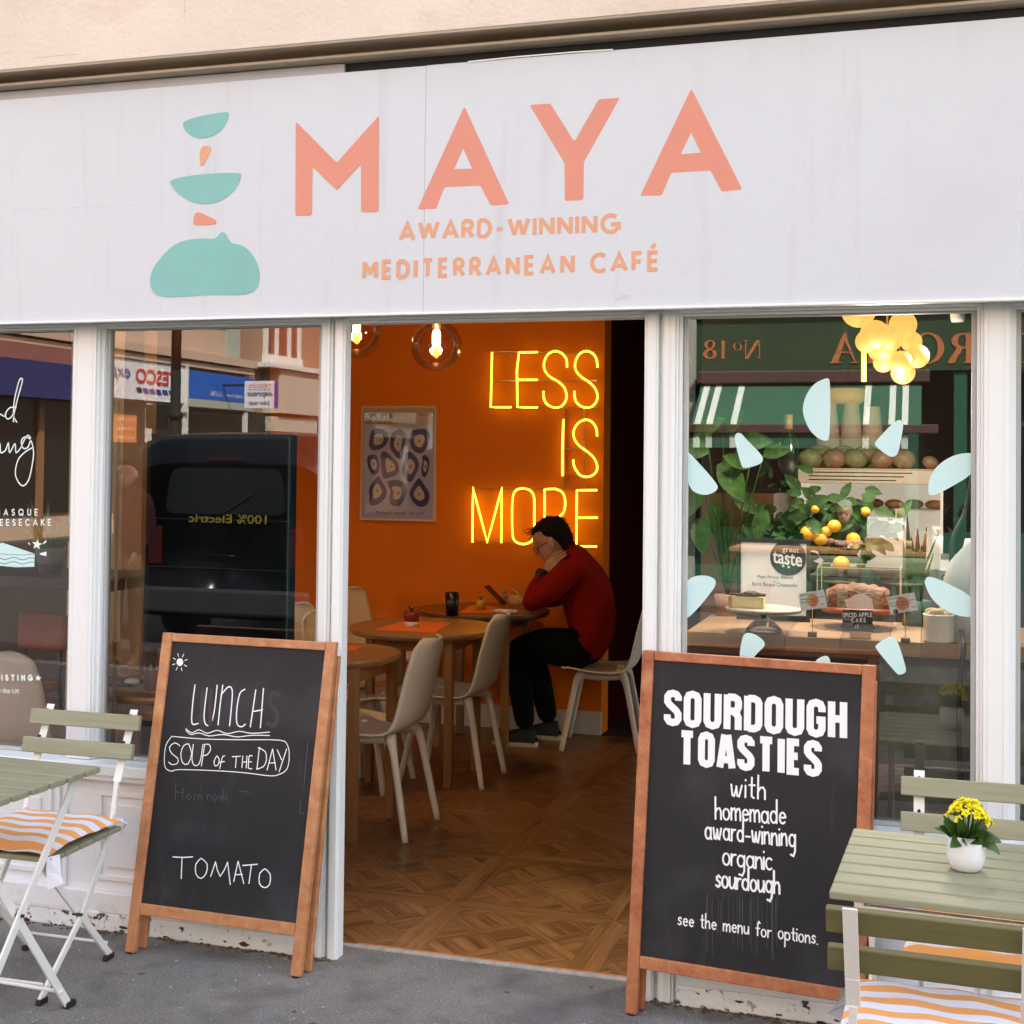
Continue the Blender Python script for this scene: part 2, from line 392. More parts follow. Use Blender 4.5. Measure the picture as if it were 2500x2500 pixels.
def skin(name, pts, edges, mats, parent, sub=2, world=True, pick=None, root=0):
    """one continuous body from joints: pts=[(x,y,z,r)] or (x,y,z,rx,ry)"""
    me = bpy.data.meshes.new(name); me.from_pydata([p[:3] for p in pts], edges, []); ob = bpy.data.objects.new(name, me); COL.objects.link(ob)
    md = ob.modifiers.new('s', 'SKIN'); md.use_smooth_shade = True; md.branch_smoothing = 0.6
    for i, p in enumerate(pts):
        sv = me.skin_vertices[0].data[i]; sv.radius = (p[3], p[4] if len(p) > 4 else p[3]); sv.use_root = (i == root)
    sb = ob.modifiers.new('u', 'SUBSURF'); sb.levels = sub
    dg = bpy.context.evaluated_depsgraph_get(); ev = ob.evaluated_get(dg).to_mesh()
    mb = MB(); mb.add([v.co.copy() for v in ev.vertices], [tuple(p.vertices) for p in ev.polygons], True)
    ob.evaluated_get(dg).to_mesh_clear(); bpy.data.objects.remove(ob); bpy.data.meshes.remove(me)
    if pick:
        for i, f in enumerate(mb.f):
            c = sum((mb.v[k] for k in f), Vector())/len(f); mb.m[i] = pick(c)
    return mb.build(name, mats, parent, world=world)
# ================================================================== MATERIALS
white = mat('white_gloss_paint', (.86, .88, .87), .38, dirt=[(5, .60, .80, (.80, .82, .82), (1, 1, .25))], bump=(9, .02))
whited = mat('white_stallriser_paint', (.82, .82, .83), .42, dirt=[(7, .58, .82, (.55, .55, .55))], bump=(14, .08))
flaked = mat('flaking_white_paint', (.80, .80, .79), .6, dirt=[(16, .60, .64, (.40, .33, .25)), (30, .60, .64, (.05, .04, .035))], bump=(26, .7))
signw = mat('white_sign_panel', (.635, .668, .70), .42, nz=(.9, .03), dirt=[(1.1, .55, .9, (.575, .59, .635)), (11, .56, .80, (.56, .57, .60), (1, 1, .10)), (5, .70, .76, (.50, .50, .51), (.6, 1, 1.6)), (60, .73, .76, (.42, .41, .42), (1, 1, .35))], bump=(160, .06))
signw2 = mat('grey_backing_board', (.43, .43, .455), .5, nz=(5, .06))
render_m = mat('beige_render', (.78, .67, .555), .9, nz=(1.6, .09), dirt=[(2.5, .52, .78, (.68, .54, .43), (1, 1, 2.2)), (9, .66, .74, (.60, .48, .38))], bump=(55, .3))
mould_m = mat('shaded_render_moulding', (.46, .37, .27), .85, nz=(3, .25, (.4, 1, 4)), bump=(30, .3))  # the shade under the overhanging render is put into this brown
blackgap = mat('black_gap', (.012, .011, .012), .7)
coral = mat('coral_vinyl', (.71, .27, .185), .45, nz=(3, .05)); coral2 = mat('apricot_vinyl', (.72, .35, .20), .45)
teal = mat('teal_vinyl', (.205, .50, .46), .45, nz=(2.2, .10))
asphalt = mat('asphalt', (.215, .208, .196), .92, nz=(2.6, .25), dirt=[(130, .50, .66, (.31, .30, .285)), (105, .54, .66, (.13, .125, .118)), (260, .60, .68, (.40, .39, .37)), (6, .48, .72, (.125, .117, .112)), (2.2, .55, .75, (.16, .152, .15)), (22, .70, .76, (.05, .048, .045))], bump=(150, 1.0))
road_m = mat('road_asphalt', (.028, .028, .030), .85, nz=(3, .2), bump=(120, .5))
kerb_m = mat('granite_kerb', (.32, .31, .30), .8, nz=(20, .2))
grout = mat('mossy_dirt', (.06, .045, .03), .95, nz=(20, .5), bump=(40, .8))
glass = glassmat('window_glass', .10); glass_lit = glassmat('clear_glass', .02, fs=.5)
# ================================================================== GROUND
g = MB(); g.box(-60, 40, -4.85, .12, -.4, 0); pave = g.build('pavement', asphalt); tag(pave, kind='structure')
for i in range(22):
    k = MB(); k.box(-10+i*.92, -10+i*.92+.905, -5.0, -4.853, -.3, .004); o = k.build('kerb_stone', kerb_m, pave, bevel=.01)
    o.location = (0, 0, 0); o.parent = pave; 
    for v in o.data.vertices: v.co -= pave.location
g = MB(); g.box(-60, 40, -8.9, -5.004, -.5, -.13); tag(g.build('road', road_m), kind='structure')
g = MB(); g.box(-16.2, -3.6, -60, -8.904, -.5, -.134); tag(g.build('side_street', road_m), kind='structure')
g = MB(); g.box(-3.55, 40, -30, -8.9, -.5, .0); tag(g.build('far_pavement', mat('paving_far', (.07, .067, .063), .85, nz=(1.5, .15))), kind='structure')
g = MB(); g.box(-40, -16.25, -60, -8.9, -.5, .0); tag(g.build('corner_pavement', mat('paving_far', (.07, .067, .063), .85)), kind='structure')
# asphalt fragments and grit along the wall foot
g = MB(); rr = random.Random(3)
for i in range(420):
    x = rr.choice([rr.uniform(-3.3, -1.80), rr.uniform(-.82, .6)]); y = -.012-abs(rr.gauss(0, .016)); s_ = rr.uniform(.002, .008)
    g.ball((x, y, s_*.3), s_, 5, 3, 1.3, 1, .6)
tag(g.build('grit', mat('brown_grit', (.13, .085, .05), .95, nz=(90, .5))), kind='stuff')
g = MB()
for i in range(260):
    x = rr.uniform(-3, .4); y = rr.uniform(-1.4, -.02); s_ = rr.uniform(.0012, .0042)
    g.ball((x, y, s_*.3), s_, 5, 3, 1.4, 1, .6)
tag(g.build('pebbles', mat('pale_pebbles', (.42, .41, .40), .9)), kind='stuff')

g = MB(); rr = random.Random(44); GF = frame((0, 0, .0006), (1, 0, 0), (0, 1, 0))
for i in range(90):
    x, y = rr.uniform(-3.1, .5), rr.uniform(-1.5, .08); a = rr.choice([.002, .003, .004, .006, .009])*rr.uniform(.7, 1.3)
    g.flat([[(x+a*rr.uniform(.6, 1.4)*math.cos(t*PI/5), y+a*rr.uniform(.6, 1.3)*math.sin(t*PI/5)) for t in range(10)]], GF, 0, .00004*i)
tag(g.build('ground_stains', mat('old_gum', (.085, .08, .075), .8)), kind='stuff')
g = MB()
for i in range(60):
    x = rr.choice([rr.uniform(-3.2, -1.82), rr.uniform(-.80, .5)]); y = -.02-abs(rr.gauss(0, .03)); a_ = rr.uniform(0, PI); s_ = rr.uniform(.004, .012)
    g.add([(x-s_*math.cos(a_), y-s_*math.sin(a_), .002), (x+s_*.4*math.sin(a_), y-s_*.4*math.cos(a_), .004), (x+s_*math.cos(a_), y+s_*math.sin(a_), .003), (x-s_*.4*math.sin(a_), y+s_*.4*math.cos(a_), .0015)], [(0, 1, 2, 3)])
tag(g.build('leaf_litter', mat('dry_leaf_bits', (.20, .10, .04), .9)), kind='stuff')
# ================================================================== CAFE BUILDING
cafe = thing('cafe_building', 'beige rendered cafe building with white timber shopfront and open doorway', 'building', (-1.3, 0, 0))
HZ = 2.053; SZ = .57
# upper wall
g = MB(); g.add([(-14, -.145, 2.925), (22, -.145, 2.925), (22, -.145, 9.5), (-14, -.145, 9.5), (-14, 5.5, 9.5), (22, 5.5, 9.5), (-14, 5.5, 2.925), (22, 5.5, 2.925)],
    [(0, 1, 2, 3), (3, 2, 5, 4), (4, 5, 7, 6), (0, 3, 4, 6), (1, 7, 5, 2), (0, 6, 7, 1)])
g.build('upper_wall', render_m, cafe, True)
g = MB(); prof = [(-.1435, 2.9248), (-.1435, 2.916), (-.085, 2.915), (-.050, 2.907), (-.055, 2.899), (-.098, 2.893), (-.112, 2.886), (-.112, 2.879), (-.095, 2.8755), (-.02, 2.875), (-.02, 2.9248)]
vs = [(x, y, z) for x in (-14, 22) for y, z in prof]; n = len(prof)
g.add(vs, [(i, i+1, i+1+n, i+n) for i in range(n-1)]+[(n-1, 0, n, 2*n-1)], False); g.build('moulding', mould_m, cafe, True)
g = MB(); g.box(-14, 22, -.055, .03, 2.50, 2.874); g.build('fascia_backing', blackgap, cafe, True)
g = MB(); g.box(-14, 22, .031, .2, HZ+.055, 2.92); g.build('lintel', blackgap, cafe, True)
rr = random.Random(12)
f = MB()
for i in range(16):
    x, z = rr.uniform(-3.0, .3), rr.uniform(2.94, 3.35); pts = [(x, z)]
    a = rr.choice([0, 0, PI/2, .3])
    for k in range(rr.randint(4, 12)): x += .018*math.cos(a)+rr.uniform(-.003, .003); z += .018*math.sin(a)+rr.uniform(-.003, .003); pts.append((x, z))
    ribbon(f, pts, .0012, frame((0, -.1452, 0), (1, 0, 0), (0, 0, 1)), 0, cap=False)
tag(f.build('hairline_cracks', mat('crack_brown', (.42, .32, .24), .9), cafe, True), kind='stuff')
# side and rear masses keep daylight out of the room
dark = mat('dark_plaster', (.05, .03, .025), .9)
# head rails: stepped timber under the sign
def head(x0, x1):
    f = MB(); f.box(x0, x1, .0, .08, HZ+.012, HZ+.05); f.box(x0, x1, .012, .078, HZ+.003, HZ+.0115); f.box(x0, x1, .026, .075, HZ-.006, HZ+.0025); f.build('head_rail', white, cafe, True, bevel=.002)
head(-6, 3)
def mullion(x0, x1, z0=SZ, z1=HZ+.011, reveal=.075):
    f = MB(); w_ = x1-x0
    f.box(x0+.018, x1-.018, -.002, reveal, z0, z1)            # flat face
    f.box(x0+.010, x0+.0178, .008, reveal-.002, z0, z1-.003); f.box(x1-.0178, x1-.010, .008, reveal-.002, z0, z1-.003)
    f.box(x0, x0+.0098, .022, reveal-.004, z0, z1-.005); f.box(x1-.0098, x1, .022, reveal-.004, z0, z1-.005)
    f.box(x0+.030, x0+.033, -.004, -.0021, z0, z1-.002); f.box(x1-.033, x1-.030, -.004, -.0021, z0, z1-.002)
    return f.build('mullion', white, cafe, True, bevel=.0018)
mullion(-2.838, -2.712); mullion(.138, .243)
mullion(-1.893, -1.835, .0); mullion(-.77, -.701, .0); mullion(-4.02, -3.90); mullion(1.08, 1.2)
# door jambs
for x0, x1 in ((-1.8348, -1.797), (-.813, -.7702)):
    f = MB(); f.box(x0, x1, -.001, .046 if x0 < -1 else .17, -.0, HZ+.011); f.box(x0+(.006 if x0 < -1 else .008), x1-.006, -.008, -.0012, .0, HZ+.006)
    f.build('door_jamb', white, cafe, True, bevel=.002)
f = MB(); f.box(-1.797, -.813, .03, .17, HZ+.003, HZ+.05); f.build('door_head', white, cafe, True, bevel=.002)
f = MB(); f.box(-1.93, -.813, .118, .142, -.02, .004); f.build('threshold', mat('worn_concrete', (.42, .41, .39), .8, nz=(30, .3, (1, .2, 1))), cafe, True)
# stall risers
def riser(x0, x1, seams):
    f = MB(); f.box(x0, x1, .012, .12, .0, SZ-.045); f.build('riser_board', whited, cafe, True)
    f = MB(); f.box(x0, x1, -.045, .078, SZ-.042, SZ-.002); f.box(x0, x1, -.030, .01, SZ-.062, SZ-.0425); f.build('sill', white, cafe, True, bevel=.006)
    f = MB(); f.box(x0, x1, -.012, .0118, .0602, .13); f.build('plinth', whited, cafe, True, bevel=.004); f = MB(); f.box(x0, x1, -.013, .0117, .0, .060); f.build('plinth_foot', flaked, cafe, True, bevel=.004)
    for a, b in seams:
        f = MB(); z0, z1 = .165, SZ-.10
        for (p, q, r_, s_) in ((a, b, z1-.02, z1), (a, b, z0, z0+.02), (a, a+.02, z0+.0202, z1-.0202), (b-.02, b, z0+.0202, z1-.0202)): f.box(p, q, .002, .0118, r_, s_)
        f.build('panel_moulding', whited, cafe, True, bevel=.003)
        f = MB(); f.box(a+.045, b-.045, .004, .0118, z0+.045, z1-.045); f.build('raised_panel', whited, cafe, True, bevel=.006)
    for a in [s_[1] for s_ in seams][:-1]:
        f = MB(); f.box(a+.02, a+.034, .0, .0118, .135, SZ-.07); f.box(a+.05, a+.064, .0, .0118, .135, SZ-.07); f.build('stile_bead', whited, cafe, True, bevel=.002)
riser(-4.5, -1.895, [(-4.4, -3.75), (-3.66, -2.88), (-2.70, -2.30), (-2.21, -1.93)])
riser(-.700, 2.5, [(-.67, -.30), (-.21, .13), (.30, .9), (1.0, 1.7)])
# paint chips and dirt patches on the plinth
f = MB(); rr = random.Random(5)
for i in range(46):
    x = rr.choice([rr.uniform(-3.2, -1.9), rr.uniform(-.68, .5)]); z = abs(rr.gauss(0, .014))+.002; a = rr.uniform(.004, .016)
    lp = [(x+a*rr.uniform(.7, 1.5)*math.cos(t*PI/4), z+a*.55*rr.uniform(.4, 1.2)*math.sin(t*PI/4)) for t in range(8)]
    f.flat([lp], frame((0, -.0125, 0), (1, 0, 0), (0, 0, 1)), .0, .0003+.0001*(i % 5))
o = f.build('paint_chips', mat('bare_rot', (.07, .045, .03), .95, nz=(40, .5)), cafe, True); tag(o, kind='stuff')
# windows
def window(x0, x1, z0=SZ-.001, z1=HZ-.006):
    f = MB(); t = .013
    f.box(x0, x0+t, .036, .064, z0, z1); f.box(x1-t, x1, .036, .064, z0, z1); f.box(x0+t, x1-t, .036, .064, z0, z0+t); f.box(x0+t, x1-t, .036, .064, z1-t*.4, z1)
    wo = f.build('window', mat('grey_glazing_bead', (.45, .46, .45), .5), cafe, True, bevel=.002)
    p = MB(); p.add([(x0+.004, GLY, z0+.004), (x1-.004, GLY, z0+.004), (x1-.004, GLY, z1-.004), (x0+.004, GLY, z1-.004)], [(0, 1, 2, 3)])
    p.build('pane', glass, wo, True)
    return wo
win1 = window(-3.90, -2.838); win2 = window(-2.712, -1.894); win3 = window(-.700, .1375); win4 = window(.2435, 1.08)
f = MB()   # thin stripe of shopfront above windows inside
# ------------------------------------------------------------------ decals on glass
mint = mat('mint_vinyl', (.62, .86, .86), .5, nz=(6, .05)); mintw = mat('white_window_vinyl', (.86, .95, .93), .5); navy = mat('navy_print', (.05, .08, .14), .5)
DF = frame((0, GLY-.0012, 0), (1, 0, 0), (0, 0, 1))
def dec(name, parent, pxs, m_, conv, smooth=2, off=0):
    lp = [onframe(*conv(*p), DF) for p in pxs]
    if smooth: lp = smoothloop(lp, smooth)
    f = MB(); f.flat([lp], DF, 0, off); return f.build(name, m_, parent, True)
z8 = lambda x, y: (1600+x/2.147, 720+y/2.147); z9 = lambda x, y: (1600+x/2.147, 1200+y/2.147)
dec('petal_decal', win3, [(915, 445), (918, 600), (912, 755), (895, 768), (850, 752), (800, 700), (768, 610), (785, 530), (830, 465), (890, 437), (905, 437)], mint, z8)
dec('petal_decal', win3, [(412, 750), (425, 722), (450, 724), (470, 750), (560, 840), (565, 870), (545, 890), (465, 912), (450, 895)], mint, z8)
dec('petal_decal', win3, [(1268, 648), (1300, 665), (1298, 700), (1275, 830), (1250, 850), (1220, 845), (1150, 790), (1150, 770)], mint, z8)
dec('petal_decal', win3, [(148, 800), (210, 860), (325, 990), (328, 1020), (290, 1045), (240, 1050), (180, 1020), (150, 900)], mint, z8)
dec('petal_decal', win3, [(1682, 835), (1640, 826), (1560, 840), (1480, 890), (1435, 960), (1428, 1040), (1445, 1054), (1500, 1035), (1683, 930)], mint, z8)
dec('petal_decal', win3, [(150, 675), (148, 490), (190, 445), (260, 437), (310, 455), (320, 480), (300, 520), (200, 640)], mint, z9)
dec('petal_decal', win3, [(435, 890), (455, 760), (480, 737), (530, 750), (572, 785), (575, 810), (530, 850), (505, 890)], mint, z9)
dec('petal_decal', win3, [(825, 910), (850, 875), (895, 857), (915, 875), (920, 915), (920, 960), (820, 960)], mint, z9)
dec('petal_decal', win3, [(1152, 820), (1155, 805), (1210, 765), (1240, 757), (1268, 775), (1315, 925), (1312, 950), (1280, 963), (1260, 950)], mint, z9)
dec('petal_decal', win3, [(1408, 480), (1420, 450), (1440, 445), (1500, 465), (1676, 555), (1676, 655), (1610, 658), (1530, 630), (1450, 570)], mint, z9)
zl = lambda x, y: (x/2.147, 750+y/2.147); z6 = lambda x, y: (x/2.576, 1150+y/2.576)
f = MB(); Wd = .0045
for st in [[(-60, 590), (-20, 560), (0, 560), (25, 572), (32, 552)], [(78, 525), (50, 528), (28, 560), (38, 585), (62, 572), (85, 520)], [(70, 600), (74, 560), (92, 480), (112, 410), (118, 378), (104, 378), (88, 430), (74, 500), (72, 570), (88, 602)],
           [(-40, 760), (-10, 720), (0, 718), (4, 762), (28, 750), (44, 712), (50, 762), (78, 716), (84, 762), (108, 738), (125, 700), (145, 672), (160, 684)], [(158, 690), (130, 680), (112, 702), (120, 738), (145, 735), (162, 700), (176, 760), (168, 830), (150, 905), (122, 936), (96, 916), (80, 868), (95, 800), (130, 760), (172, 735)]]:
    ribbon(f, [v[:2] for v in resamp([(*onframe(*zl(*p), DF), 0) for p in st], 4)], Wd, DF, .0001*random.randint(0, 4))
f.build('script_lettering', mintw, win1, True)
f = MB()
def dtxt(mb, t, a, b, cap, w_, conv, font=CAP, xs=1.0):
    A, B = onframe(*conv(*a), DF), onframe(*conv(*b), DF); strokes(mb, t, font, A, B, cap, w_, DF, .0, xs=xs)
sc = P(*z6(0, 0), GLY)-P(*z6(0, 1), GLY); k6 = sc.z
dtxt(f, 'BASQUE', (-18, 277), (235, 277), 36*k6, 7*k6, z6, xs=.9); f.build('window_lettering', mintw, win1, True); f = MB(); dtxt(f, 'CHEESECAKE', (-90, 341), (318, 341), 36*k6, 7*k6, z6, xs=.9)
f.build('window_lettering', mintw, win1, True); f = MB(); dtxt(f, 'LISTING', (-22, 1315), (200, 1315), 30*k6, 9*k6, z6, xs=.95)
f.build('window_lettering', mintw, win1, True); f = MB(); A = P(*z6(-22, 1391), GLY-.001); textmesh(f, 'in the UK', A, (1, 0, 0), (0, 0, 1), 44*k6)
f.build('window_lettering', mintw, win1, True)
def star(cx, cy, R1, R2, rot=0): return [(cx+(R1 if i % 2 == 0 else R2)*math.sin(i*PI/5+rot), cy-(R1 if i % 2 == 0 else R2)*math.cos(i*PI/5+rot)) for i in range(10)]
for c, r1 in (((233, 462), 34), ((240, 1302), 22)): dec('star_decal', win1, star(*c, r1, r1*.42, .15), mintw, z6, 0)
dec('spark_decal', win1, [(268, 455), (290, 434), (292, 446), (276, 460)], mintw, z6, 0); dec('spark_decal', win1, [(247, 518), (292, 506), (292, 535), (255, 526)], mintw, z6, 0); dec('spark_decal', win1, [(178, 448), (190, 458), (188, 466), (176, 456)], mintw, z6, 0)
dec('cake_decal', win1, [(-140, 500), (15, 450), (218, 520), (216, 602), (100, 605), (0, 596), (-140, 570)], mint, z6, 0)
f = MB()
for yy in (548, 575): ribbon(f, [onframe(*z6(x, yy+7*math.sin(x/18)+x*.02), DF) for x in range(-130, 216, 8)], .0022, DF, .0003)
ribbon(f, [onframe(*z6(*p), DF) for p in ((-130, 510), (60, 525), (150, 528), (215, 522))], .0016, DF, .0003)
f.build('cake_decal_lines', navy, win1, True)
# ================================================================== SIGN ABOVE
sign = thing('shop_sign', 'long white fascia sign with coral MAYA lettering and teal stacked stone logo', 'sign', (-1.4, -.08, 2.06))
SY = -.08
def spanel(x0, x1, z0, z1, y=SY, th=.022): f = MB(); f.box(x0, x1, y, y+th, z0, z1); return f.build('sign_panel', signw, sign, True, bevel=.0015)
spanel(-5.0, -1.4999, 2.067, 2.840); spanel(-1.4993, 3.2, 2.067, 2.841, SY-.001)
f = MB(); f.box(-5, -1.783, -.070, -.0565, 2.80, 2.8725); f.build('backing_strip', signw2, sign, True, bevel=.002)
f = MB(); f.box(-5, 3.2, -.088, -.056, 2.058, 2.0665); f.build('sign_lip', white, sign, True, bevel=.002)
f = MB(); ribbon(f, [(-1.36, 2.8405), (-1.2, 2.8435), (-1.02, 2.8435), (-.90, 2.8415)], .004, frame((0, -.0845, 0), (1, 0, 0), (0, 0, 1)), 0, cap=False); f.build('peeling_edge', white, sign, True)
SF = frame((0, SY-.0015, 0), (1, 0, 0), (0, 0, 1))
z1 = lambda x, y: (x/1.932, y/1.932); z2 = lambda x, y: (900+x/1.932, y/1.932)
def letter(conv, loops, m_, name, r=.008, sm=0):
    L = []
    for l in loops:
        q = [onframe(*conv(*p), SF) for p in l]
        L.append(smoothloop(q, sm) if sm else roundpoly(q, r if l is loops[0] else .001))
    f = MB(); f.flat(L, SF, .001, 0); return f.build(name, m_, sign, True)
letter(z1, [[(1395, 573), (1588, 768), (1786, 546), (1785, 998), (1703, 1000), (1703, 770), (1588, 897), (1473, 785), (1471, 1015), (1393, 1017)]], coral, 'letter')
letter(z2, [[(448, 508), (455, 508), (663, 964), (576, 970), (527, 875), (358, 883), (318, 985), (231, 986)], [(446, 700), (403, 798), (488, 795)]], coral, 'letter')
letter(z2, [[(759, 495), (857, 488), (970, 668), (1085, 468), (1185, 461), (1015, 765), (1013, 943), (925, 948), (924, 770)]], coral, 'letter')
letter(z2, [[(1518, 425), (1526, 425), (1763, 894), (1665, 904), (1612, 803), (1427, 815), (1382, 922), (1280, 924)], [(1521, 625), (1472, 727), (1567, 720)]], coral, 'letter')
letter(z1, [[(862, 590), (866, 573), (920, 553), (1000, 536), (1066, 527), (1079, 530), (1076, 560), (1055, 600), (1020, 634), (975, 651), (935, 653), (895, 637), (870, 612)]], teal, 'logo_bowl', sm=2)
letter(z1, [[(943, 690), (985, 688), (996, 700), (990, 715), (962, 775), (950, 783), (942, 778)]], coral2, 'logo_peg', sm=2)
letter(z1, [[(801, 860), (806, 848), (870, 832), (960, 820), (1050, 815), (1128, 815), (1137, 822), (1130, 855), (1105, 898), (1060, 937), (1010, 958), (960, 964), (905, 954), (850, 922), (815, 887)]], teal, 'logo_bowl', sm=2)
letter(z1, [[(922, 1004), (936, 998), (1012, 1033), (1021, 1045), (1015, 1060), (918, 1063), (910, 1055), (915, 1020)]], coral, 'logo_peg', sm=2)
letter(z1, [[(1050, 1092), (1064, 1102), (1078, 1128), (1092, 1147), (1110, 1150), (1135, 1155), (1172, 1177), (1202, 1218), (1220, 1262), (1226, 1310), (1215, 1355), (1185, 1383), (1130, 1392), (1080, 1391), (980, 1390), (880, 1398), (800, 1403), (745, 1396), (718, 1372), (706, 1335), (712, 1285), (742, 1235), (790, 1178), (840, 1143), (890, 1129), (950, 1123), (1000, 1127), (1022, 1119), (1038, 1100)]], teal, 'logo_stone', sm=2)
def sline(t, a, b, cap, w_, xs):
    for i, c in enumerate(t.split(' ')): pass
    f = MB(); strokes(f, t, CAP, onframe(*a, SF), onframe(*b, SF), cap, w_, SF, .0, xs=xs, capends=False); return f
kk = (P(1250, 500, SY)-P(1250, 501, SY)).z
f = sline('AWARD-WINNING', (900+150/1.932, 1130/1.932), (900+1170/1.932, 1093/1.932), 40*kk, 10*kk, 1.04); f.build('lettering', coral2, sign, True)
f = sline('MEDITERRANEAN', (889, 1315/1.932-2), (900+962/1.932, 1284/1.932), 40*kk, 10*kk, .92); f.build('lettering', coral2, sign, True)
f = sline('CAF\u00c9', (900+1052/1.932, 1281/1.932), (900+1362/1.932, 1270/1.932), 40*kk, 10*kk, .98); f.build('lettering', coral2, sign, True)
# scratches and a lap joint line on the sign
f = MB(); rr = random.Random(9)
for i in range(70):
    a = rr.choice([(1150, 620), (1250, 700), (1750, 600), (1000, 600), (750, 640), (1400, 560)]); p = onframe(a[0]+rr.gauss(0, 90), a[1]+rr.gauss(0, 22), SF)
    ribbon(f, [p, (p[0]+rr.uniform(-.004, .004), p[1]+rr.uniform(-.005, .005))], .0012, SF, -.0009+.00004*(i % 7), cap=False)
for x0, x1, yy in ((1840, 2500, (417, 380)), (30, 345, (513, 500))):
    p = onframe(x0, yy[0], SF); q = onframe(x1, yy[1], SF)
    for k in range(9):
        if k % 4 == 3: continue
        a, b = k/9, (k+.8)/9; ribbon(f, [(p[0]+(q[0]-p[0])*a, p[1]+(q[1]-p[1])*a), (p[0]+(q[0]-p[0])*b, p[1]+(q[1]-p[1])*b)], .0007, SF, -.0008, cap=False)
tag(f.build('scuff_marks', mat('scuff_grey', (.42, .41, .43), .7), sign, True), kind='stuff')
# ================================================================== A-BOARDS
bwood = mat('orange_stained_wood', (.63, .31, .145), .5, wood=(16, (.42, .15, .055), 1), bump=(60, .15, (1, .06, 1)), dirt=[(9, .62, .8, (.66, .37, .2), (1, .3, 1))])
bwood2 = mat('red_stained_wood', (.58, .235, .10), .5, wood=(16, (.33, .09, .04), 1), bump=(60, .15, (1, .06, 1)), dirt=[(9, .62, .8, (.6, .28, .14), (1, .3, 1))])
chalkb = mat('blackboard', (.019, .019, .022), .6, spec=.35, nz=(3, .25), dirt=[(3.2, .50, .85, (.050, .051, .060), (1, .5, 1)), (9, .60, .8, (.044, .046, .056), (1.6, .5, .3))], bump=(90, .05))
chalk = mat('white_chalk', (.93, .93, .93), .9, nz=(260, .05)); ghost = mat('rubbed_chalk', (.075, .077, .09), .9, dirt=[(50, .4, .7, (.04, .04, .045))]); ghost2 = mat('dark_chalk_ghost', (.055, .038, .04), .8)
cap_m = mat('black_rubber', (.012, .012, .012), .6)
def aboard(x, y, yaw, tilt, H, w_, label, wm, zb, shear=0, top_h=.028, side_w=.036):
    t = thing('chalkboard_sign', label, 'chalkboard', (x, y, 0), yaw)
    def tilted(mb): # board-local: u along x, v up, thickness along +y; tilt back about x axis
        for v in mb.v: v.x += v.z*shear
        mb.xf(Matrix.Rotation(-tilt, 4, 'X').to_3x3()); return mb
    d = .022
    for u0 in (0, w_-side_w):
        f = MB(); f.box(u0, u0+side_w, 0, d, 0.004, H); tilted(f).build('side_rail', wm, t, bevel=.003)
    f = MB(); f.box(side_w+.0005, w_-side_w-.0005, .001, d-.001, H-top_h, H-.001); tilted(f).build('top_rail', wm, t, bevel=.003)
    f = MB(); f.box(side_w+.0005, w_-side_w-.0005, .001, d-.001, zb, zb+.036); tilted(f).build('bottom_rail', wm, t, bevel=.003)
    f = MB(); f.box(side_w, w_-side_w, .009, .015, zb+.0362, H-top_h-.0002); bo = tilted(f).build('board', chalkb, t)
    # rear frame leans the other way
    top = rt('X', -tilt) @ Vector((0, d+.004, H*.985))
    def back(mb): mb.xf(Matrix.Rotation(tilt*.55, 4, 'X').to_3x3()); mb.xf(Matrix.Translation(Vector((0, top.y+math.sin(tilt*.55)*top.z*0, 0)))); return mb
    ryf = .058 if abs(yaw) < .06 else .050; L = top.z/math.cos(tilt*.55); y0 = top.y + top.z*math.tan(tilt*.55)
    for u0 in (.0, w_-side_w):
        f = MB(); f.bar((u0+side_w/2+H*shear, top.y+.012, top.z-.03), (u0+side_w/2+.01, ryf, .004), side_w*.95, .018, (0, 1, 0)); f.build('rear_leg', wm, t, bevel=.003)
    f = MB(); f.bar((side_w, ryf, .18), (w_-side_w, ryf, .18), .02, .03); f.build('rear_rail', wm, t, bevel=.003)
    for u0 in (side_w*.5, w_-side_w*.5):
        f = MB(); f.tube([(u0, .011, 0), (u0, .011, .006)], .014, 10); f.build('rubber_foot', cap_m, t)
    M = Matrix.Rotation(yaw, 3, 'Z') @ Matrix.Rotation(-tilt, 3, 'X')
    fr = frame(Vector((x, y, 0)) + M @ Vector((0, .0086, 0)), M @ Vector((1, 0, 0)), M @ Vector((0, 0, 1)))
    return t, bo, fr
b1, bo1, F1 = aboard(-2.471, -.168, -.022, .10, 1.031, .632, 'orange wood framed chalkboard reading LUNCH SOUP OF THE DAY TOMATO', bwood, .125, .055)
zb1 = lambda x, y: (250+x/2.033, 1500+y/2.033)
kb = .00065
def cs(mb, pts, w_=.0042, fr=F1, conv=zb1, closed=False, sm=3, m_=0):
    q = [onframe(*conv(*p), fr) for p in pts]
    if sm and len(q) > 2: q = [v[:2] for v in resamp([(*p, 0) for p in (q+[q[0]] if closed else q)], sm)]
    ribbon(mb, q, w_, fr, .0004+.00013*random.randint(0, 5))
def multi(name, lst, parent, m_, **k):
    f = MB()
    for s_ in lst: cs(f, s_, **k)
    o = f.build(name, m_, parent, True)
    if 'ghost' in name: o['kind'] = 'stuff'
    return o
W1 = .0042
multi('chalk_lettering', [[(460, 350), (448, 450), (445, 540), (475, 541)], [(520, 365), (505, 500), (515, 548), (540, 540), (557, 470), (570, 352)], [(598, 352), (585, 450), (575, 548)], [(590, 400), (625, 360), (645, 375), (642, 450), (632, 552)],
  [(708, 372), (683, 392), (668, 470), (668, 540), (690, 558), (710, 545)], [(762, 375), (735, 558)], [(800, 368), (785, 562)], [(745, 482), (795, 474)]], b1, chalk, w_=W1)
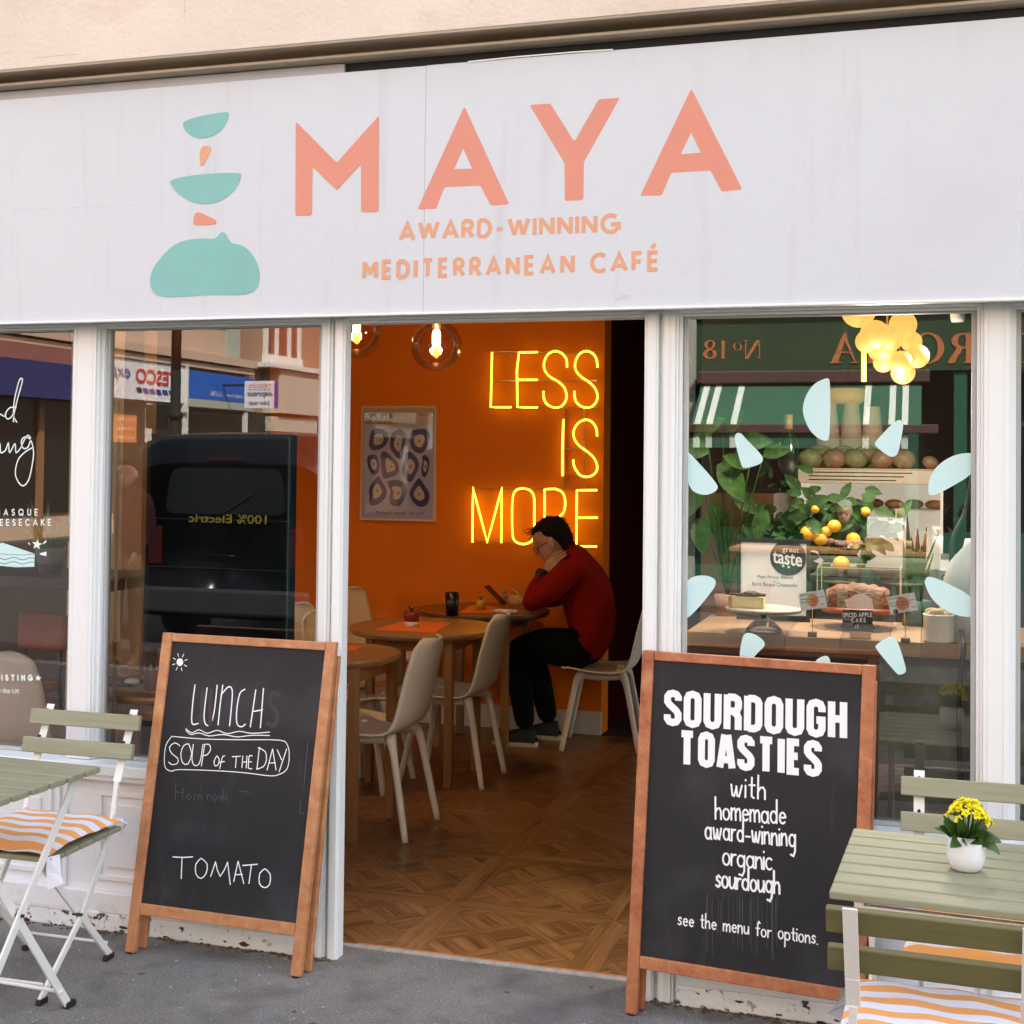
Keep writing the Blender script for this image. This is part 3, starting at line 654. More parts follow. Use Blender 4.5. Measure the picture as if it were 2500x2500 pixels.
multi('chalk_underline', [[(415, 568), (445, 588), (480, 572), (520, 590), (570, 575), (620, 592), (680, 580), (740, 590), (830, 584)], [(415, 575), (440, 596), (480, 588), (530, 603), (600, 596), (670, 608), (740, 600), (830, 601)]], b1, chalk, w_=.0028)
multi('chalk_box', [[(345, 605), (500, 618), (700, 622), (880, 624), (920, 650), (928, 710), (915, 770), (870, 797), (820, 800), (700, 785), (550, 775), (380, 770), (345, 778), (315, 763), (308, 720), (316, 650), (345, 605)]], b1, chalk, w_=.0026)
multi('chalk_lettering', [[(385, 652), (360, 637), (333, 660), (345, 690), (375, 715), (372, 740), (345, 745), (330, 733)], [(428, 642), (444, 690), (425, 742), (398, 735), (390, 690), (405, 650), (428, 642)], [(452, 645), (445, 720), (458, 750), (480, 742), (492, 700), (499, 645)], [(508, 645), (492, 752)], [(505, 646), (530, 645), (538, 670), (522, 695), (498, 702)]], b1, chalk, w_=.0030, sm=2)
multi('chalk_lettering', [[(568, 702), (580, 718), (575, 745), (560, 752), (554, 730), (568, 702)], [(608, 702), (598, 705), (590, 730), (583, 765)], [(580, 735), (606, 730)]], b1, chalk, w_=.0030, sm=2)
multi('chalk_lettering', [[(645, 706), (685, 704)], [(665, 706), (661, 760)], [(697, 703), (693, 760)], [(718, 703), (714, 762)], [(695, 733), (716, 732)], [(744, 703), (729, 703), (725, 762), (742, 765)], [(727, 732), (740, 732)]], b1, chalk, w_=.0030, sm=2)
multi('chalk_lettering', [[(780, 660), (767, 768)], [(774, 662), (808, 680), (815, 720), (800, 755), (766, 768)], [(845, 668), (818, 772)], [(845, 668), (862, 772)], [(826, 738), (860, 736)], [(868, 672), (890, 722)], [(915, 668), (878, 780)]], b1, chalk, w_=.0030, sm=2)
multi('chalk_lettering', [[(350, 1203), (400, 1206), (448, 1203)], [(396, 1205), (392, 1310)], [(490, 1210), (520, 1238), (515, 1285), (490, 1310), (465, 1290), (464, 1240), (490, 1210)], [(538, 1300), (562, 1228)], [(562, 1228), (585, 1300), (622, 1230)], [(622, 1230), (635, 1340)], [(652, 1325), (674, 1225)], [(674, 1225), (702, 1335)], [(658, 1292), (695, 1290)], [(697, 1246), (770, 1240)], [(740, 1243), (728, 1335)], [(808, 1262), (834, 1290), (830, 1340), (805, 1356), (780, 1335), (782, 1285), (808, 1262)]], b1, chalk, w_=.0036, sm=2)
f = MB(); c0 = onframe(*zb1(385, 237), F1); f.flat([[(c0[0]+.0125*math.cos(i*PI/9), c0[1]+.0125*math.sin(i*PI/9)) for i in range(18)]], F1, 0, .0006)
for i in range(8):
    a = i*PI/4+.35; ribbon(f, [(c0[0]+.019*math.cos(a), c0[1]+.019*math.sin(a)), (c0[0]+.029*math.cos(a), c0[1]+.029*math.sin(a))], .0024, F1, .0006)
f.build('chalk_sun', chalk, b1, True)
multi('ghost_lettering', [[(365, 830), (362, 920)], [(365, 880), (400, 885)], [(400, 860), (398, 922)], [(430, 892), (415, 905), (428, 922), (442, 905), (430, 892)], [(455, 922), (458, 895), (475, 900), (474, 922), (480, 896), (495, 900), (492, 922)], [(520, 922), (522, 895), (538, 898), (536, 922)], [(560, 895), (545, 908), (560, 925), (572, 905)], [(600, 865), (598, 925)], [(598, 905), (585, 905), (588, 925)], [(620, 895), (608, 912), (622, 925)], [(985, 925), (980, 985), (998, 990)], [(680, 876), (728, 882)], [(1020, 640), (1000, 860)]], b1, ghost, w_=.0032, sm=1)
multi('ghost_lettering', [[(875, 400), (850, 392), (832, 410), (835, 450), (865, 480), (868, 530), (845, 552), (820, 540)], [(500, 380), (490, 540)], [(540, 380), (535, 545)]], b1, ghost2, w_=.016, sm=2)
# ---- second board
b2, bo2, F2 = aboard(-.830, -.1255, -.106, .070, 1.051, .675, 'red brown wood framed chalkboard reading SOURDOUGH TOASTIES', bwood2, .135, .02)
zb2 = lambda x, y: (1480+x/2.034, 1550+y/2.034)
def bt(t, font, a, b, cap_px, w_px, name='chalk_lettering', xs=1.0, jit=0, capends=True, m_=chalk):
    A, B = onframe(*zb2(*a), F2), onframe(*zb2(*b), F2); k = abs(onframe(*zb2(700, 1000), F2)[1]-onframe(*zb2(700, 1001), F2)[1])
    f = MB(); strokes(f, t, font, A, B, cap_px*k, w_px*k, F2, .0005, xs=xs, jit=jit, capends=capends); return f.build(name, m_, b2, True)
bt('SOURDOUGH', CON, (303, 445), (1178, 512), 176, 37, xs=.98, capends=False)
bt('TOASTIES', CON, (372, 641), (1052, 700), 168, 37, xs=.92, capends=False)
CW = 9.5
bt('with', LOW, (620, 800), (790, 818), 58, CW, jit=.03); bt('homemade', LOW, (543, 912), (890, 940), 56, CW, xs=.84, jit=.04)
bt('award-winning', LOW, (492, 1010), (940, 1052), 56, CW, xs=.76, jit=.04); bt('organic', LOW, (580, 1140), (822, 1166), 56, CW, xs=.9, jit=.04)
bt('sourdough', LOW, (546, 1250), (862, 1284), 54, CW+1.5, xs=.82, jit=.04); bt('see the menu for options.', LOW, (357, 1438), (1048, 1535), 36, 7.2, xs=.95, jit=.05)
f = MB(); rr = random.Random(2)
for i in range(34):
    x = rr.uniform(490, 860); y = rr.uniform(1280, 1330); l = rr.uniform(60, 330)
    ribbon(f, [onframe(*zb2(x, y), F2), onframe(*zb2(x+rr.uniform(-4, 4), y+l), F2)], .0012, F2, .0002+.00003*(i % 6), cap=False)
f.build('chalk_drips', mat('chalk_run', (.085, .085, .095), .9), b2, True)
# ================================================================== BISTRO FURNITURE
olive = mat('olive_painted_slat', (.315, .315, .205), .5, wood=(10, (.26, .26, .16), 0), bump=(30, .12, (.1, 1, 1)))
steel = mat('white_powder_coat', (.80, .79, .74), .4, nz=(8, .04)); cream = steel
screw = mat('dark_screw', (.06, .055, .05), .4, .8)
def bistro_table(loc, rz, label, group):
    t = thing('bistro_table', label, 'table', loc, rz, group); W_, D_ = .55, .54; n = 7; p = D_/n
    for i in range(n):
        f = MB(); y = -D_/2+p*i; f.box(-W_/2, W_/2, y+.006, y+p-.006, .682, .70); f.build('slat', olive, t, bevel=.0035)
    for x in (-.215, .215):
        f = MB(); f.bar((x, -.25, .676), (x, .25, .676), .02, .012); f.build('support_bar', steel, t, bevel=.002)
    for y in (-.235, .235):
        f = MB(); f.bar((-.225, y, .665), (.225, y, .665), .02, .01); f.build('apron_bar', steel, t, bevel=.002)
    for x in (-.205, .205):
        e = .009 if x > 0 else -.009
        for (a, b, dx) in (((x+e, .235, .672), (x+e, -.235, .012), 0), ((x-e, -.235, .672), (x-e, .235, .012), 0)):
            f = MB(); f.bar(a, b, .008, .026, (0, 0, 1)); l = f.build('leg', steel, t, bevel=.002)
            q = MB(); s_ = -1 if b[1] < 0 else 1; q.bar((b[0], b[1]-.012*s_, .009), (b[0], b[1]+.03*s_, .009), .02, .018); q.build('foot_cap', cap_m, l, bevel=.004)
        f = MB(); f.tube([(x-.02, 0, .342), (x+.02, 0, .342)], .005, 8); f.build('pivot_bolt', screw, t)
    for y in (-.2, .2):
        f = MB(); z = .06; f.tube([(-.205, y, z), (.205, y, z)], .006, 8); f.build('cross_rod', steel, t)
    return t
def bistro_chair(loc, rz, label, group):
    """faces local -y"""
    t = thing('bistro_chair', label, 'chair', loc, rz, group)
    for z0, yy in ((.63, .222), (.715, .262)):
        f = MB(); f.box(-.205, .205, yy-.009, yy+.009, z0, z0+.05, rt('X', -.24)); f.build('back_slat', olive, t, bevel=.003)
    for i in range(5):
        f = MB(); y = -.19+i*.076; f.box(-.19, .19, y+.003, y+.073, .412, .427); f.build('seat_slat', olive, t, bevel=.003)
    for x in (-.158, .158):
        e = 1 if x > 0 else -1
        f = MB(); q = [(x, .302, .775), (x, .232, .62), (x, .205, .56), (x+.004*e, .18, .46), (x+.006*e, .13, .36), (x+.006*e, .02, .20), (x+.006*e, -.19, .012)]
        for a, b, w_, h_ in zip(q[:3], q[1:4], (.028, .028, .016), (.004, .005, .010)): f.bar(a, b, w_, h_, (0, 1, 0))
        for a, b in zip(q[3:-1], q[4:]): f.bar(a, b, .010, .020, (0, 0, 1))
        l = f.build('stile', steel, t, bevel=.0015)
        for zz in (.655, .668+.012, .738, .76):
            yy = .222-.24*(.655-zz) if zz < .7 else .262-.24*(.74-zz)
            s_ = MB(); s_.tube([(x, yy+.010, zz), (x, yy+.016, zz)], .0045, 8); s_.build('screw', screw, l)
        s_ = MB(); s_.bar((x+.006*e, -.20, .009), (x+.006*e, -.16, .009), .018, .018); s_.build('foot_cap', cap_m, l, bevel=.004)
        f = MB(); f.bar((x-.008*e, -.175, .405), (x-.008*e, .195, .012), .010, .022, (0, 0, 1)); l = f.build('leg', steel, t, bevel=.0015)
        s_ = MB(); s_.bar((x-.008*e, .165, .009), (x-.008*e, .21, .009), .018, .018); s_.build('foot_cap', cap_m, l, bevel=.004)
        f = MB(); f.bar((x-.004*e, -.185, .404), (x-.004*e, .175, .404), .012, .014); f.build('seat_bar', steel, t, bevel=.0015)
        f = MB(); f.tube([(x-.016, 0, .203), (x+.016, 0, .203)], .005, 8); f.build('pivot_bolt', screw, t)
    for a, z in ((-.165, .05), (.17, .06), (.12, .17)):
        f = MB(); f.tube([(-.155, a, z), (.155, a, z)], .005, 8); f.build('cross_rod', steel, t)
    return t
def striped():
    M = mat('orange_striped_canvas', (.82, .80, .84), .85); n = M.node_tree.nodes; L = M.node_tree.links; b = n['Principled BSDF']
    t = n.new('ShaderNodeTexCoord'); s_ = n.new('ShaderNodeSeparateXYZ'); L.new(t.outputs['Object'], s_.inputs[0])
    nz = n.new('ShaderNodeTexNoise'); nz.inputs['Scale'].default_value = 9; L.new(t.outputs['Object'], nz.inputs[0])
    a = n.new('ShaderNodeMath'); a.operation = 'MULTIPLY_ADD'; a.inputs[1].default_value = .010; L.new(nz.outputs[0], a.inputs[0]); L.new(s_.outputs['Y'], a.inputs[2])
    w_ = n.new('ShaderNodeMath'); w_.operation = 'PINGPONG'; w_.inputs[1].default_value = .033; L.new(a.outputs[0], w_.inputs[0])
    c = n.new('ShaderNodeMath'); c.operation = 'GREATER_THAN'; c.inputs[1].default_value = .0165; L.new(w_.outputs[0], c.inputs[0])
    x = n.new('ShaderNodeMix'); x.data_type = 'RGBA'; x.inputs[6].default_value = (.80, .78, .84, 1); x.inputs[7].default_value = (.88, .40, .12, 1)
    L.new(c.outputs[0], x.inputs[0]); L.new(x.outputs[2], b.inputs['Base Color'])
    w2 = n.new('ShaderNodeTexNoise'); w2.inputs['Scale'].default_value = 14; L.new(t.outputs['Object'], w2.inputs[0]); bp = n.new('ShaderNodeBump'); bp.inputs['Strength'].default_value = .35; bp.inputs['Distance'].default_value = .01
    L.new(w2.outputs[0], bp.inputs['Height']); L.new(bp.outputs[0], b.inputs['Normal'])
    return M
stripe = striped(); tagw = mat('white_care_tag', (.78, .78, .86), .8)
def cushion(loc, rz, label, group, S_=.195):
    t = thing('seat_cushion', label, 'cushion', loc, rz, group); N_ = 14; f = MB(); vs = []; rr = random.Random(int(loc[0]*100))
    for side in (1, -1):
        for i in range(N_+1):
            for j in range(N_+1):
                u = i/N_*2-1; v = j/N_*2-1
                pin = 1-.06*(1-abs(u)**2)*(abs(v)**3) - .0; pin2 = 1-.06*(1-abs(v)**2)*(abs(u)**3)
                h = .017*(max(0, 1-abs(u)**5)*max(0, 1-abs(v)**5))**.6
                droop = -.03*max(0, -v-.72)-.02*max(0, abs(u)-.85)
                wr = .003*math.sin(u*9+v*4)+.002*math.sin(v*13-u*5)
                vs.append((u*S_*pin2, v*S_*pin*1.03, .019+side*h*(1 if side > 0 else .9)+droop+wr*(side > 0)+.002))
    f.add(vs, [], True); n = N_+1
    for s_ in (0, 1):
        for i in range(N_):
            for j in range(N_):
                a = s_*n*n+i*n+j; q = (a, a+n, a+n+1, a+1) if s_ == 0 else (a, a+1, a+n+1, a+n); f.f.append(q); f.m.append(0); f.sm.append(True)
    f.build('cover', stripe, t, subsurf=1)
    for sx in (-1, 1):     # tie tapes at the two back corners, label at one front corner
        q = MB(); q.tube([(sx*S_*.97, S_*.9, .02), (sx*(S_*.97+.012), S_*1.02, .005), (sx*(S_*.93), S_*1.08, -.015), (sx*(S_*.95), S_*1.02, -.04)], .004, 6); q.build('tie', tagw, t)
    q = MB(); q.add([(S_*.92, -S_*.99, .004), (S_*1.02, -S_*.80, .004), (S_*1.12, -S_*.90, -.05), (S_*1.0, -S_*1.06, -.085), (S_*.93, -S_*1.0, -.04), (S_*1.2, -S_*.95, -.07)], [(0, 1, 2, 4), (4, 2, 5, 3)])
    q.build('care_tag', tagw, t)
    return t
GT, GC, GU = 'olive slatted bistro tables outside the cafe', 'olive slatted folding chairs outside the cafe', 'orange and white striped seat cushions'
bistro_table((-2.585, -.825, 0), math.radians(-2.2), 'olive slatted bistro table with bare top at the left edge of the photo', GT)
bistro_table((.095, -.80, 0), math.radians(-2.6), 'olive slatted bistro table carrying the white pot of yellow flowers', GT)
bistro_chair((-2.635, -.42, 0), math.radians(1), 'folding chair left of the LUNCH chalkboard, its back to the left window', GC)
bistro_chair((.145, -.455, 0), 0, 'folding chair behind the table with yellow flowers, its back to the window', GC)
nc = bistro_chair((.034, -1.095, 0), PI+math.radians(-1.5), 'nearest folding chair, seen from behind at the lower right corner', GC)
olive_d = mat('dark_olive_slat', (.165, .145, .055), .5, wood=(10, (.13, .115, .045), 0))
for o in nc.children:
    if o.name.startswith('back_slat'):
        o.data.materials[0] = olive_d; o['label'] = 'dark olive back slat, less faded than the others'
cushion((-2.635, -.42, .428), math.radians(1), 'striped cushion with a white care tag on the chair by the left window', GU)
cushion((.145, -.455, .428), 0, 'striped cushion seen through the gap between table top and nearest chair back', GU)
cushion((.034, -1.075, .440), PI+math.radians(-1.5), 'nearest striped cushion on the chair at the lower right corner', GU, .205)
# ------------------------------------------------------------------ pot of yellow flowers
pc = Vector((.090, -.80, .7005)); pot = thing('flower_pot', 'white ceramic pot of yellow kalanchoe flowers on the right bistro table', 'potted plant', pc)
f = MB(); f.lathe([(.0, .0), (.026, .0), (.034, .006), (.040, .020), (.0425, .035), (.041, .055), (.037, .078), (.0345, .0785), (.038, .055), (.038, .03), (.0, .02)], (0, 0, 0), 32); f.build('pot', mat('white_ceramic', (.80, .80, .82), .25), pot)
f = MB(); f.lathe([(0, .068), (.0365, .068)], (0, 0, 0), 20); f.build('soil', grout, pot)
leaf_m = mat('dark_green_leaf', (.045, .10, .018), .4, nz=(30, .35)); yel = mat('yellow_petal', (.95, .84, .02), .6, nz=(90, .15))
def leaf(mb, base, d, L_, w_, droop=.4, up=(0, 0, 1), seg=6):
    base = Vector(base); d = Vector(d).normalized(); side = d.cross(Vector(up)).normalized() if abs(d.z) < .98 else Vector((1, 0, 0)); vs = []; p = base.copy(); dd = d.copy()
    for i in range(seg+1):
        t = i/seg; ww = w_*(math.sin(PI*(t*.9+.06)))**.8*(.55+.45*(1-t)) if t < 1 else .001
        upn = side.cross(dd).normalized()
        vs += [p-side*ww+upn*ww*.25, p, p+side*ww+upn*ww*.25]
        p = p+dd*(L_/seg); dd = (dd+Vector((0, 0, -droop/seg))).normalized()
    fs = []
    for i in range(seg):
        a = i*3; fs += [(a, a+1, a+4, a+3), (a+1, a+2, a+5, a+4)]
    mb.add(vs, fs, True)
rr = random.Random(4)
for (ax, az, L_, w_, dr) in ((-150, 50, .05, .019, .3), (-75, 35, .045, .020, .7), (-30, 30, .05, .02, .9), (-110, 60, .055, .016, .2), (-160, 35, .045, .016, .3), (-120, 10, .05, .018, .9), (-60, 20, .045, .018, .8), (-20, 10, .06, .018, 1.6), (10, 15, .055, .017, 1.0), (160, 15, .05, .008, .3), (-170, 55, .05, .012, .1), (-90, 40, .045, .018, .5), (-45, 45, .04, .016, .6), (90, 30, .045, .017, .6), (45, 35, .05, .017, .6), (130, 30, .05, .017, .6), (-140, 45, .055, .014, .3), (-100, 25, .04, .02, .8)):
    f = MB(); a = math.radians(ax); e = math.radians(az); leaf(f, (.016*math.cos(a), .016*math.sin(a), .072), (math.cos(a)*math.cos(e), math.sin(a)*math.cos(e), math.sin(e)), L_*1.15, w_*1.1, dr*.9, up=(0.3, -1, .6), seg=8); f.build('leaf', leaf_m, pot)
heads_ = []
rr = random.Random(15)
while len(heads_) < 40:
    u, v = rr.uniform(-1, 1), rr.uniform(-1, 1)
    if u*u+v*v > 1: continue
    h_ = (.006+u*.046, -.004+v*.030, .112+.040*math.sqrt(1-u*u-v*v)-.010*(u > .5)+rr.uniform(-.006, .004))
    if all((h_[0]-q[0])**2+(h_[1]-q[1])**2+(h_[2]-q[2])**2 > .0095**2 for q in heads_): heads_.append(h_)
for (hx, hy, hz) in heads_:
    s_ = MB(); s_.tube([(hx*.3, hy*.3, .075), (hx*.7, hy*.7, hz*.75), (hx, hy, hz-.004)], .0012, 5); st = s_.build('stem', leaf_m, pot)
    f = MB(); R0 = rr.uniform(.0095, .0125); out = Vector((hx-.006, hy, hz-.10)).normalized(); ax1 = out.orthogonal().normalized(); ax2 = out.cross(ax1)
    for ring, (n_, el, sc_) in enumerate(((5, 12, 1), (5, 40, .8), (4, 68, .55))):
        for k in range(n_):
            a = 2*PI*k/n_+ring*.7+rr.uniform(-.2, .2); e = math.radians(el+rr.uniform(-10, 10)); d = (ax1*math.cos(a)+ax2*math.sin(a))*math.cos(e)+out*math.sin(e)
            leaf(f, (hx, hy, hz), d, R0*sc_*1.05, R0*.60*sc_, .1, up=out if el < 60 else ax1, seg=3)
    f.build('flower', yel, pot)
# ================================================================== INTERIOR SHELL
orange = mat('orange_wall_paint', (.74, .168, .001), .7, spec=.2, nz=(1.4, .09), dirt=[(26, .72, .78, (.50, .09, .01))], bump=(60, .05))
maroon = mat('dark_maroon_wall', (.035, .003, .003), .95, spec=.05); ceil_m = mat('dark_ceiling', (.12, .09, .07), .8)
skirt_m = mat('off_white_skirting', (.62, .57, .48), .5)
def setting(name, m_, *boxes):
    f = MB()
    for b in boxes: f.box(*b)
    return tag(f.build(name, m_), kind='structure')
wall = setting('orange_wall', orange, (-4.02, -1.822, 3.78, 3.95, 0, 2.9))
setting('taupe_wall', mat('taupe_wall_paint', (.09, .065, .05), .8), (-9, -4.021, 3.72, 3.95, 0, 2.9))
f = MB(); f.box(-9, -1.8205, 3.762, 3.7795, 0, .137); o = f.build('skirting', skirt_m, wall, bevel=.003)
for v in o.data.vertices: v.co -= wall.location
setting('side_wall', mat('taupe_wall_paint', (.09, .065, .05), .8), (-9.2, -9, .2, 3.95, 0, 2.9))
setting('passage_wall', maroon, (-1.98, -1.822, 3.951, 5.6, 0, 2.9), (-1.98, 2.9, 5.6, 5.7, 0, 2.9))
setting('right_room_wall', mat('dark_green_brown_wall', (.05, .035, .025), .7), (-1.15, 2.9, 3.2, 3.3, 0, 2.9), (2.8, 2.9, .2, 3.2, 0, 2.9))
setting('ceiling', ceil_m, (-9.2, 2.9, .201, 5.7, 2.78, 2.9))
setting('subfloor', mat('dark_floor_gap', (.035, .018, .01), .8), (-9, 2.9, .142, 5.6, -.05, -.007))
# ------------------------------------------------------------------ parquet
def parquet_mat():
    M = mat('oak_parquet', (.24, .12, .055), .33); n = M.node_tree.nodes; L = M.node_tree.links; b = n['Principled BSDF']
    uv = n.new('ShaderNodeUVMap'); at = n.new('ShaderNodeAttribute'); at.attribute_name = 'tone'
    mp = n.new('ShaderNodeMapping'); mp.inputs['Scale'].default_value = (2.2, 34, 1); L.new(uv.outputs[0], mp.inputs[0])
    t = n.new('ShaderNodeTexNoise'); t.inputs['Scale'].default_value = 1.6; t.inputs['Detail'].default_value = 7; t.inputs['Distortion'].default_value = .7; L.new(mp.outputs[0], t.inputs[0])
    ad = n.new('ShaderNodeMath'); ad.operation = 'MULTIPLY_ADD'; ad.inputs[1].default_value = .85; L.new(t.outputs[0], ad.inputs[0]); L.new(at.outputs['Fac'], ad.inputs[2])
    r = n.new('ShaderNodeValToRGB'); r.color_ramp.elements[0].position = .28; r.color_ramp.elements[0].color = (.12, .052, .018, 1); r.color_ramp.elements[1].position = .92; r.color_ramp.elements[1].color = (.44, .225, .095, 1)
    e = r.color_ramp.elements.new(.58); e.color = (.30, .14, .052, 1); L.new(ad.outputs[0], r.inputs[0]); L.new(r.outputs[0], b.inputs['Base Color'])
    bp = n.new('ShaderNodeBump'); bp.inputs['Strength'].default_value = .12; bp.inputs['Distance'].default_value = .003; L.new(t.outputs[0], bp.inputs['Height']); L.new(bp.outputs[0], b.inputs['Normal'])
    return M
oak = parquet_mat()
def clip(poly, x0, x1, y0, y1):
    for ax, val, sg in ((0, x0, 1), (0, x1, -1), (1, y0, 1), (1, y1, -1)):
        out = []
        for i in range(len(poly)):
            a, b = poly[i-1], poly[i]; da = (a[ax]-val)*sg; db = (b[ax]-val)*sg
            if (da < 0) != (db < 0):
                t = da/(da-db); out.append((a[0]+(b[0]-a[0])*t, a[1]+(b[1]-a[1])*t))
            if db >= 0: out.append(b)
        poly = out
        if not poly: return []
    return poly
T_ = .60; FW = .052; pieces = []; rr = random.Random(11)
def shrink(poly, g_=.0009):
    cx = sum(p[0] for p in poly)/len(poly); cy = sum(p[1] for p in poly)/len(poly)
    return [(p[0]+(cx-p[0])*min(.2, g_/max(math.hypot(p[0]-cx, p[1]-cy), 1e-4)*1.3), p[1]+(cy-p[1])*min(.2, g_/max(math.hypot(p[0]-cx, p[1]-cy), 1e-4)*1.3)) for p in poly]
for i in range(-8, 5):
    for j in range(-1, 9):
        x0 = -1.632+i*T_; y0 = .655+(j-0)*T_; x1 = x0+T_; y1 = y0+T_
        fr_ = [([(x0, y0), (x1, y0), (x1-FW, y0+FW), (x0+FW, y0+FW)], (1, 0)), ([(x0, y1), (x0+FW, y1-FW), (x1-FW, y1-FW), (x1, y1)], (1, 0)), ([(x0, y0), (x0+FW, y0+FW), (x0+FW, y1-FW), (x0, y1)], (0, 1)), ([(x1, y0), (x1, y1), (x1-FW, y1-FW), (x1-FW, y0+FW)], (0, 1))]
        a0, a1, c0, c1 = x0+FW, x1-FW, y0+FW, y1-FW; mx, my = (x0+x1)/2, (y0+y1)/2; s = .175; c = math.sqrt(.5)
        R45 = lambda u, v: (mx+(u-v)*c, my+(u+v)*c)
        st = .045; N = 3; cell = s
        for a in range(-3, 4):
            for b in range(-3, 4):
                ox, oy = (a-.5)*cell, (b-.5)*cell
                # long lattice strips every cell in one direction, broken strips in the other, infill boards between
                if True:
                    rects = [((ox, ox+st, oy, oy+cell), (0, 1)) , ((ox+st, ox+cell, oy, oy+st), (1, 0))]
                    inn = cell-st; hor = (a+b) % 2 == 0
                    for k in range(3):
                        if hor: rects.append(((ox+st, ox+cell, oy+st+inn*k/3, oy+st+inn*(k+1)/3), (1, 0)))
                        else: rects.append(((ox+st+inn*k/3, ox+st+inn*(k+1)/3, oy+st, oy+cell), (0, 1)))
                    for (u0, u1, v0, v1), d in rects:
                        p = clip([R45(u0, v0), R45(u1, v0), R45(u1, v1), R45(u0, v1)], a0, a1, c0, c1)
                        if len(p) >= 3: fr_.append((p, ((d[0]-d[1])*c, (d[0]+d[1])*c)))
        for p, d in fr_:
            p = clip(p, -8.9, 2.7, .143, 3.76)
            if len(p) < 3: continue
            ar = abs(sum(p[k-1][0]*p[k][1]-p[k][0]*p[k-1][1] for k in range(len(p))))/2
            if ar < .00025: continue
            ar_s = sum(p[k-1][0]*p[k][1]-p[k][0]*p[k-1][1] for k in range(len(p)))
            if ar_s < 0: p = p[::-1]
            pieces.append((shrink(p), d))
def inview(p):
    cx = sum(q[0] for q in p)/len(p); cy = sum(q[1] for q in p)/len(p)
    l = -1.80*(cy+4)/4.05; r = -.81*(cy+4)/4.05; return l-.1 < cx < r+.12
near = sorted([q for q in pieces if inview(q[0])], key=lambda q: sum(v[1] for v in q[0])/len(q[0]))[:300]
nid = set(id(q) for q in near)
def plankmesh(name, lst):
    vs, fs, uvs, tone = [], [], [], []
    for p, d in lst:
        n = len(p); o = len(vs); h = rr.uniform(-.0012, 0); t = rr.uniform(-.10, .10)+.03; ou, ov = rr.uniform(0, 20), rr.uniform(0, 20)
        vs += [(x, y, h) for x, y in p]+[(x, y, -.0068) for x, y in p]
        uv1 = [(x*d[0]+y*d[1]+ou, -x*d[1]+y*d[0]+ov) for x, y in p]
        fs.append(tuple(range(o, o+n))); uvs += uv1
        for k in range(n):
            a, b = k, (k+1) % n; fs.append((o+a, o+n+a, o+n+b, o+b)); uvs += [uv1[a], uv1[a], uv1[b], uv1[b]]
        tone += [t]*(2*n)
    cx = 0
    me = bpy.data.meshes.new(name); me.from_pydata(vs, [], fs); u = me.uv_layers.new(name='UVMap'); u.data.foreach_set('uv', [c for q in uvs for c in q])
    a = me.attributes.new('tone', 'FLOAT', 'POINT'); a.data.foreach_set('value', tone); me.materials.append(oak); me.update()
    ob = bpy.data.objects.new(name, me); COL.objects.link(ob); return ob
floor = plankmesh('interior_floor', [q for q in pieces if id(q) not in nid][:1]); tag(floor, kind='structure')
rest = plankmesh('parquet_piece', [q for q in pieces if id(q) not in nid][1:]); rest.parent = floor; tag(rest, kind='stuff')
for q in near: plankmesh('parquet_piece', [q]).parent = floor
f = MB(); f.box(-1.797, -.813, .1425, .1426+.02, -.006, .0015); o = f.build('edge_strip', bwood, floor)
# ================================================================== CAFE FURNITURE
tabw = mat('warm_oak_table', (.42, .22, .09), .38, wood=(14, (.28, .13, .045), 0), coat=.15); tabl = mat('oak_table_leg', (.40, .20, .07), .45, wood=(14, (.25, .11, .04), 2))
darkw = mat('dark_wood_table', (.16, .075, .035), .3, wood=(12, (.09, .04, .02), 0), coat=.2)
def round_table(c, r, label, rz=0, m_=None, zt=.76, lo=.21):
    t = thing('round_cafe_table', label, 'table', (c[0], c[1], 0), rz, 'round wooden cafe tables')
    f = MB(); f.lathe([(0, zt-.03), (r-.014, zt-.03), (r-.003, zt-.02), (r, zt-.010), (r-.004, zt), (0, zt)], (0, 0, 0), 56, smooth=False); f.build('table_top', m_ or tabw, t)
    for x in (-lo, lo):
        for y in (-lo, lo):
            f = MB(); f.box(x-.02, x+.02, y-.02, y+.02, 0, zt-.0302); f.build('leg', tabl, t, bevel=.004)
    for x0, x1, y0, y1 in ((-lo+.021, lo-.021, lo-.01, lo+.01), (-lo+.021, lo-.021, -lo-.01, -lo+.01), (-lo-.01, -lo+.01, -lo+.021, lo-.021), (lo-.01, lo+.01, -lo+.021, lo-.021)):
        f = MB(); f.box(x0, x1, y0, y1, zt-.095, zt-.031); f.build('apron', tabl, t, bevel=.002)
    return t
round_table((-2.44, 2.46), .385, 'round wooden table in the middle with the red and white plant pot')
round_table((-2.42, 3.34), .385, 'round wooden table where the man in the red sweater sits', m_=darkw, lo=.20)
round_table((-2.50, 1.44), .315, 'round wooden table nearest the doorway, cut by the white door post')
shell = mat('beige_moulded_plastic', (.80, .72, .62), .5, nz=(70, .04), bump=(120, .04))
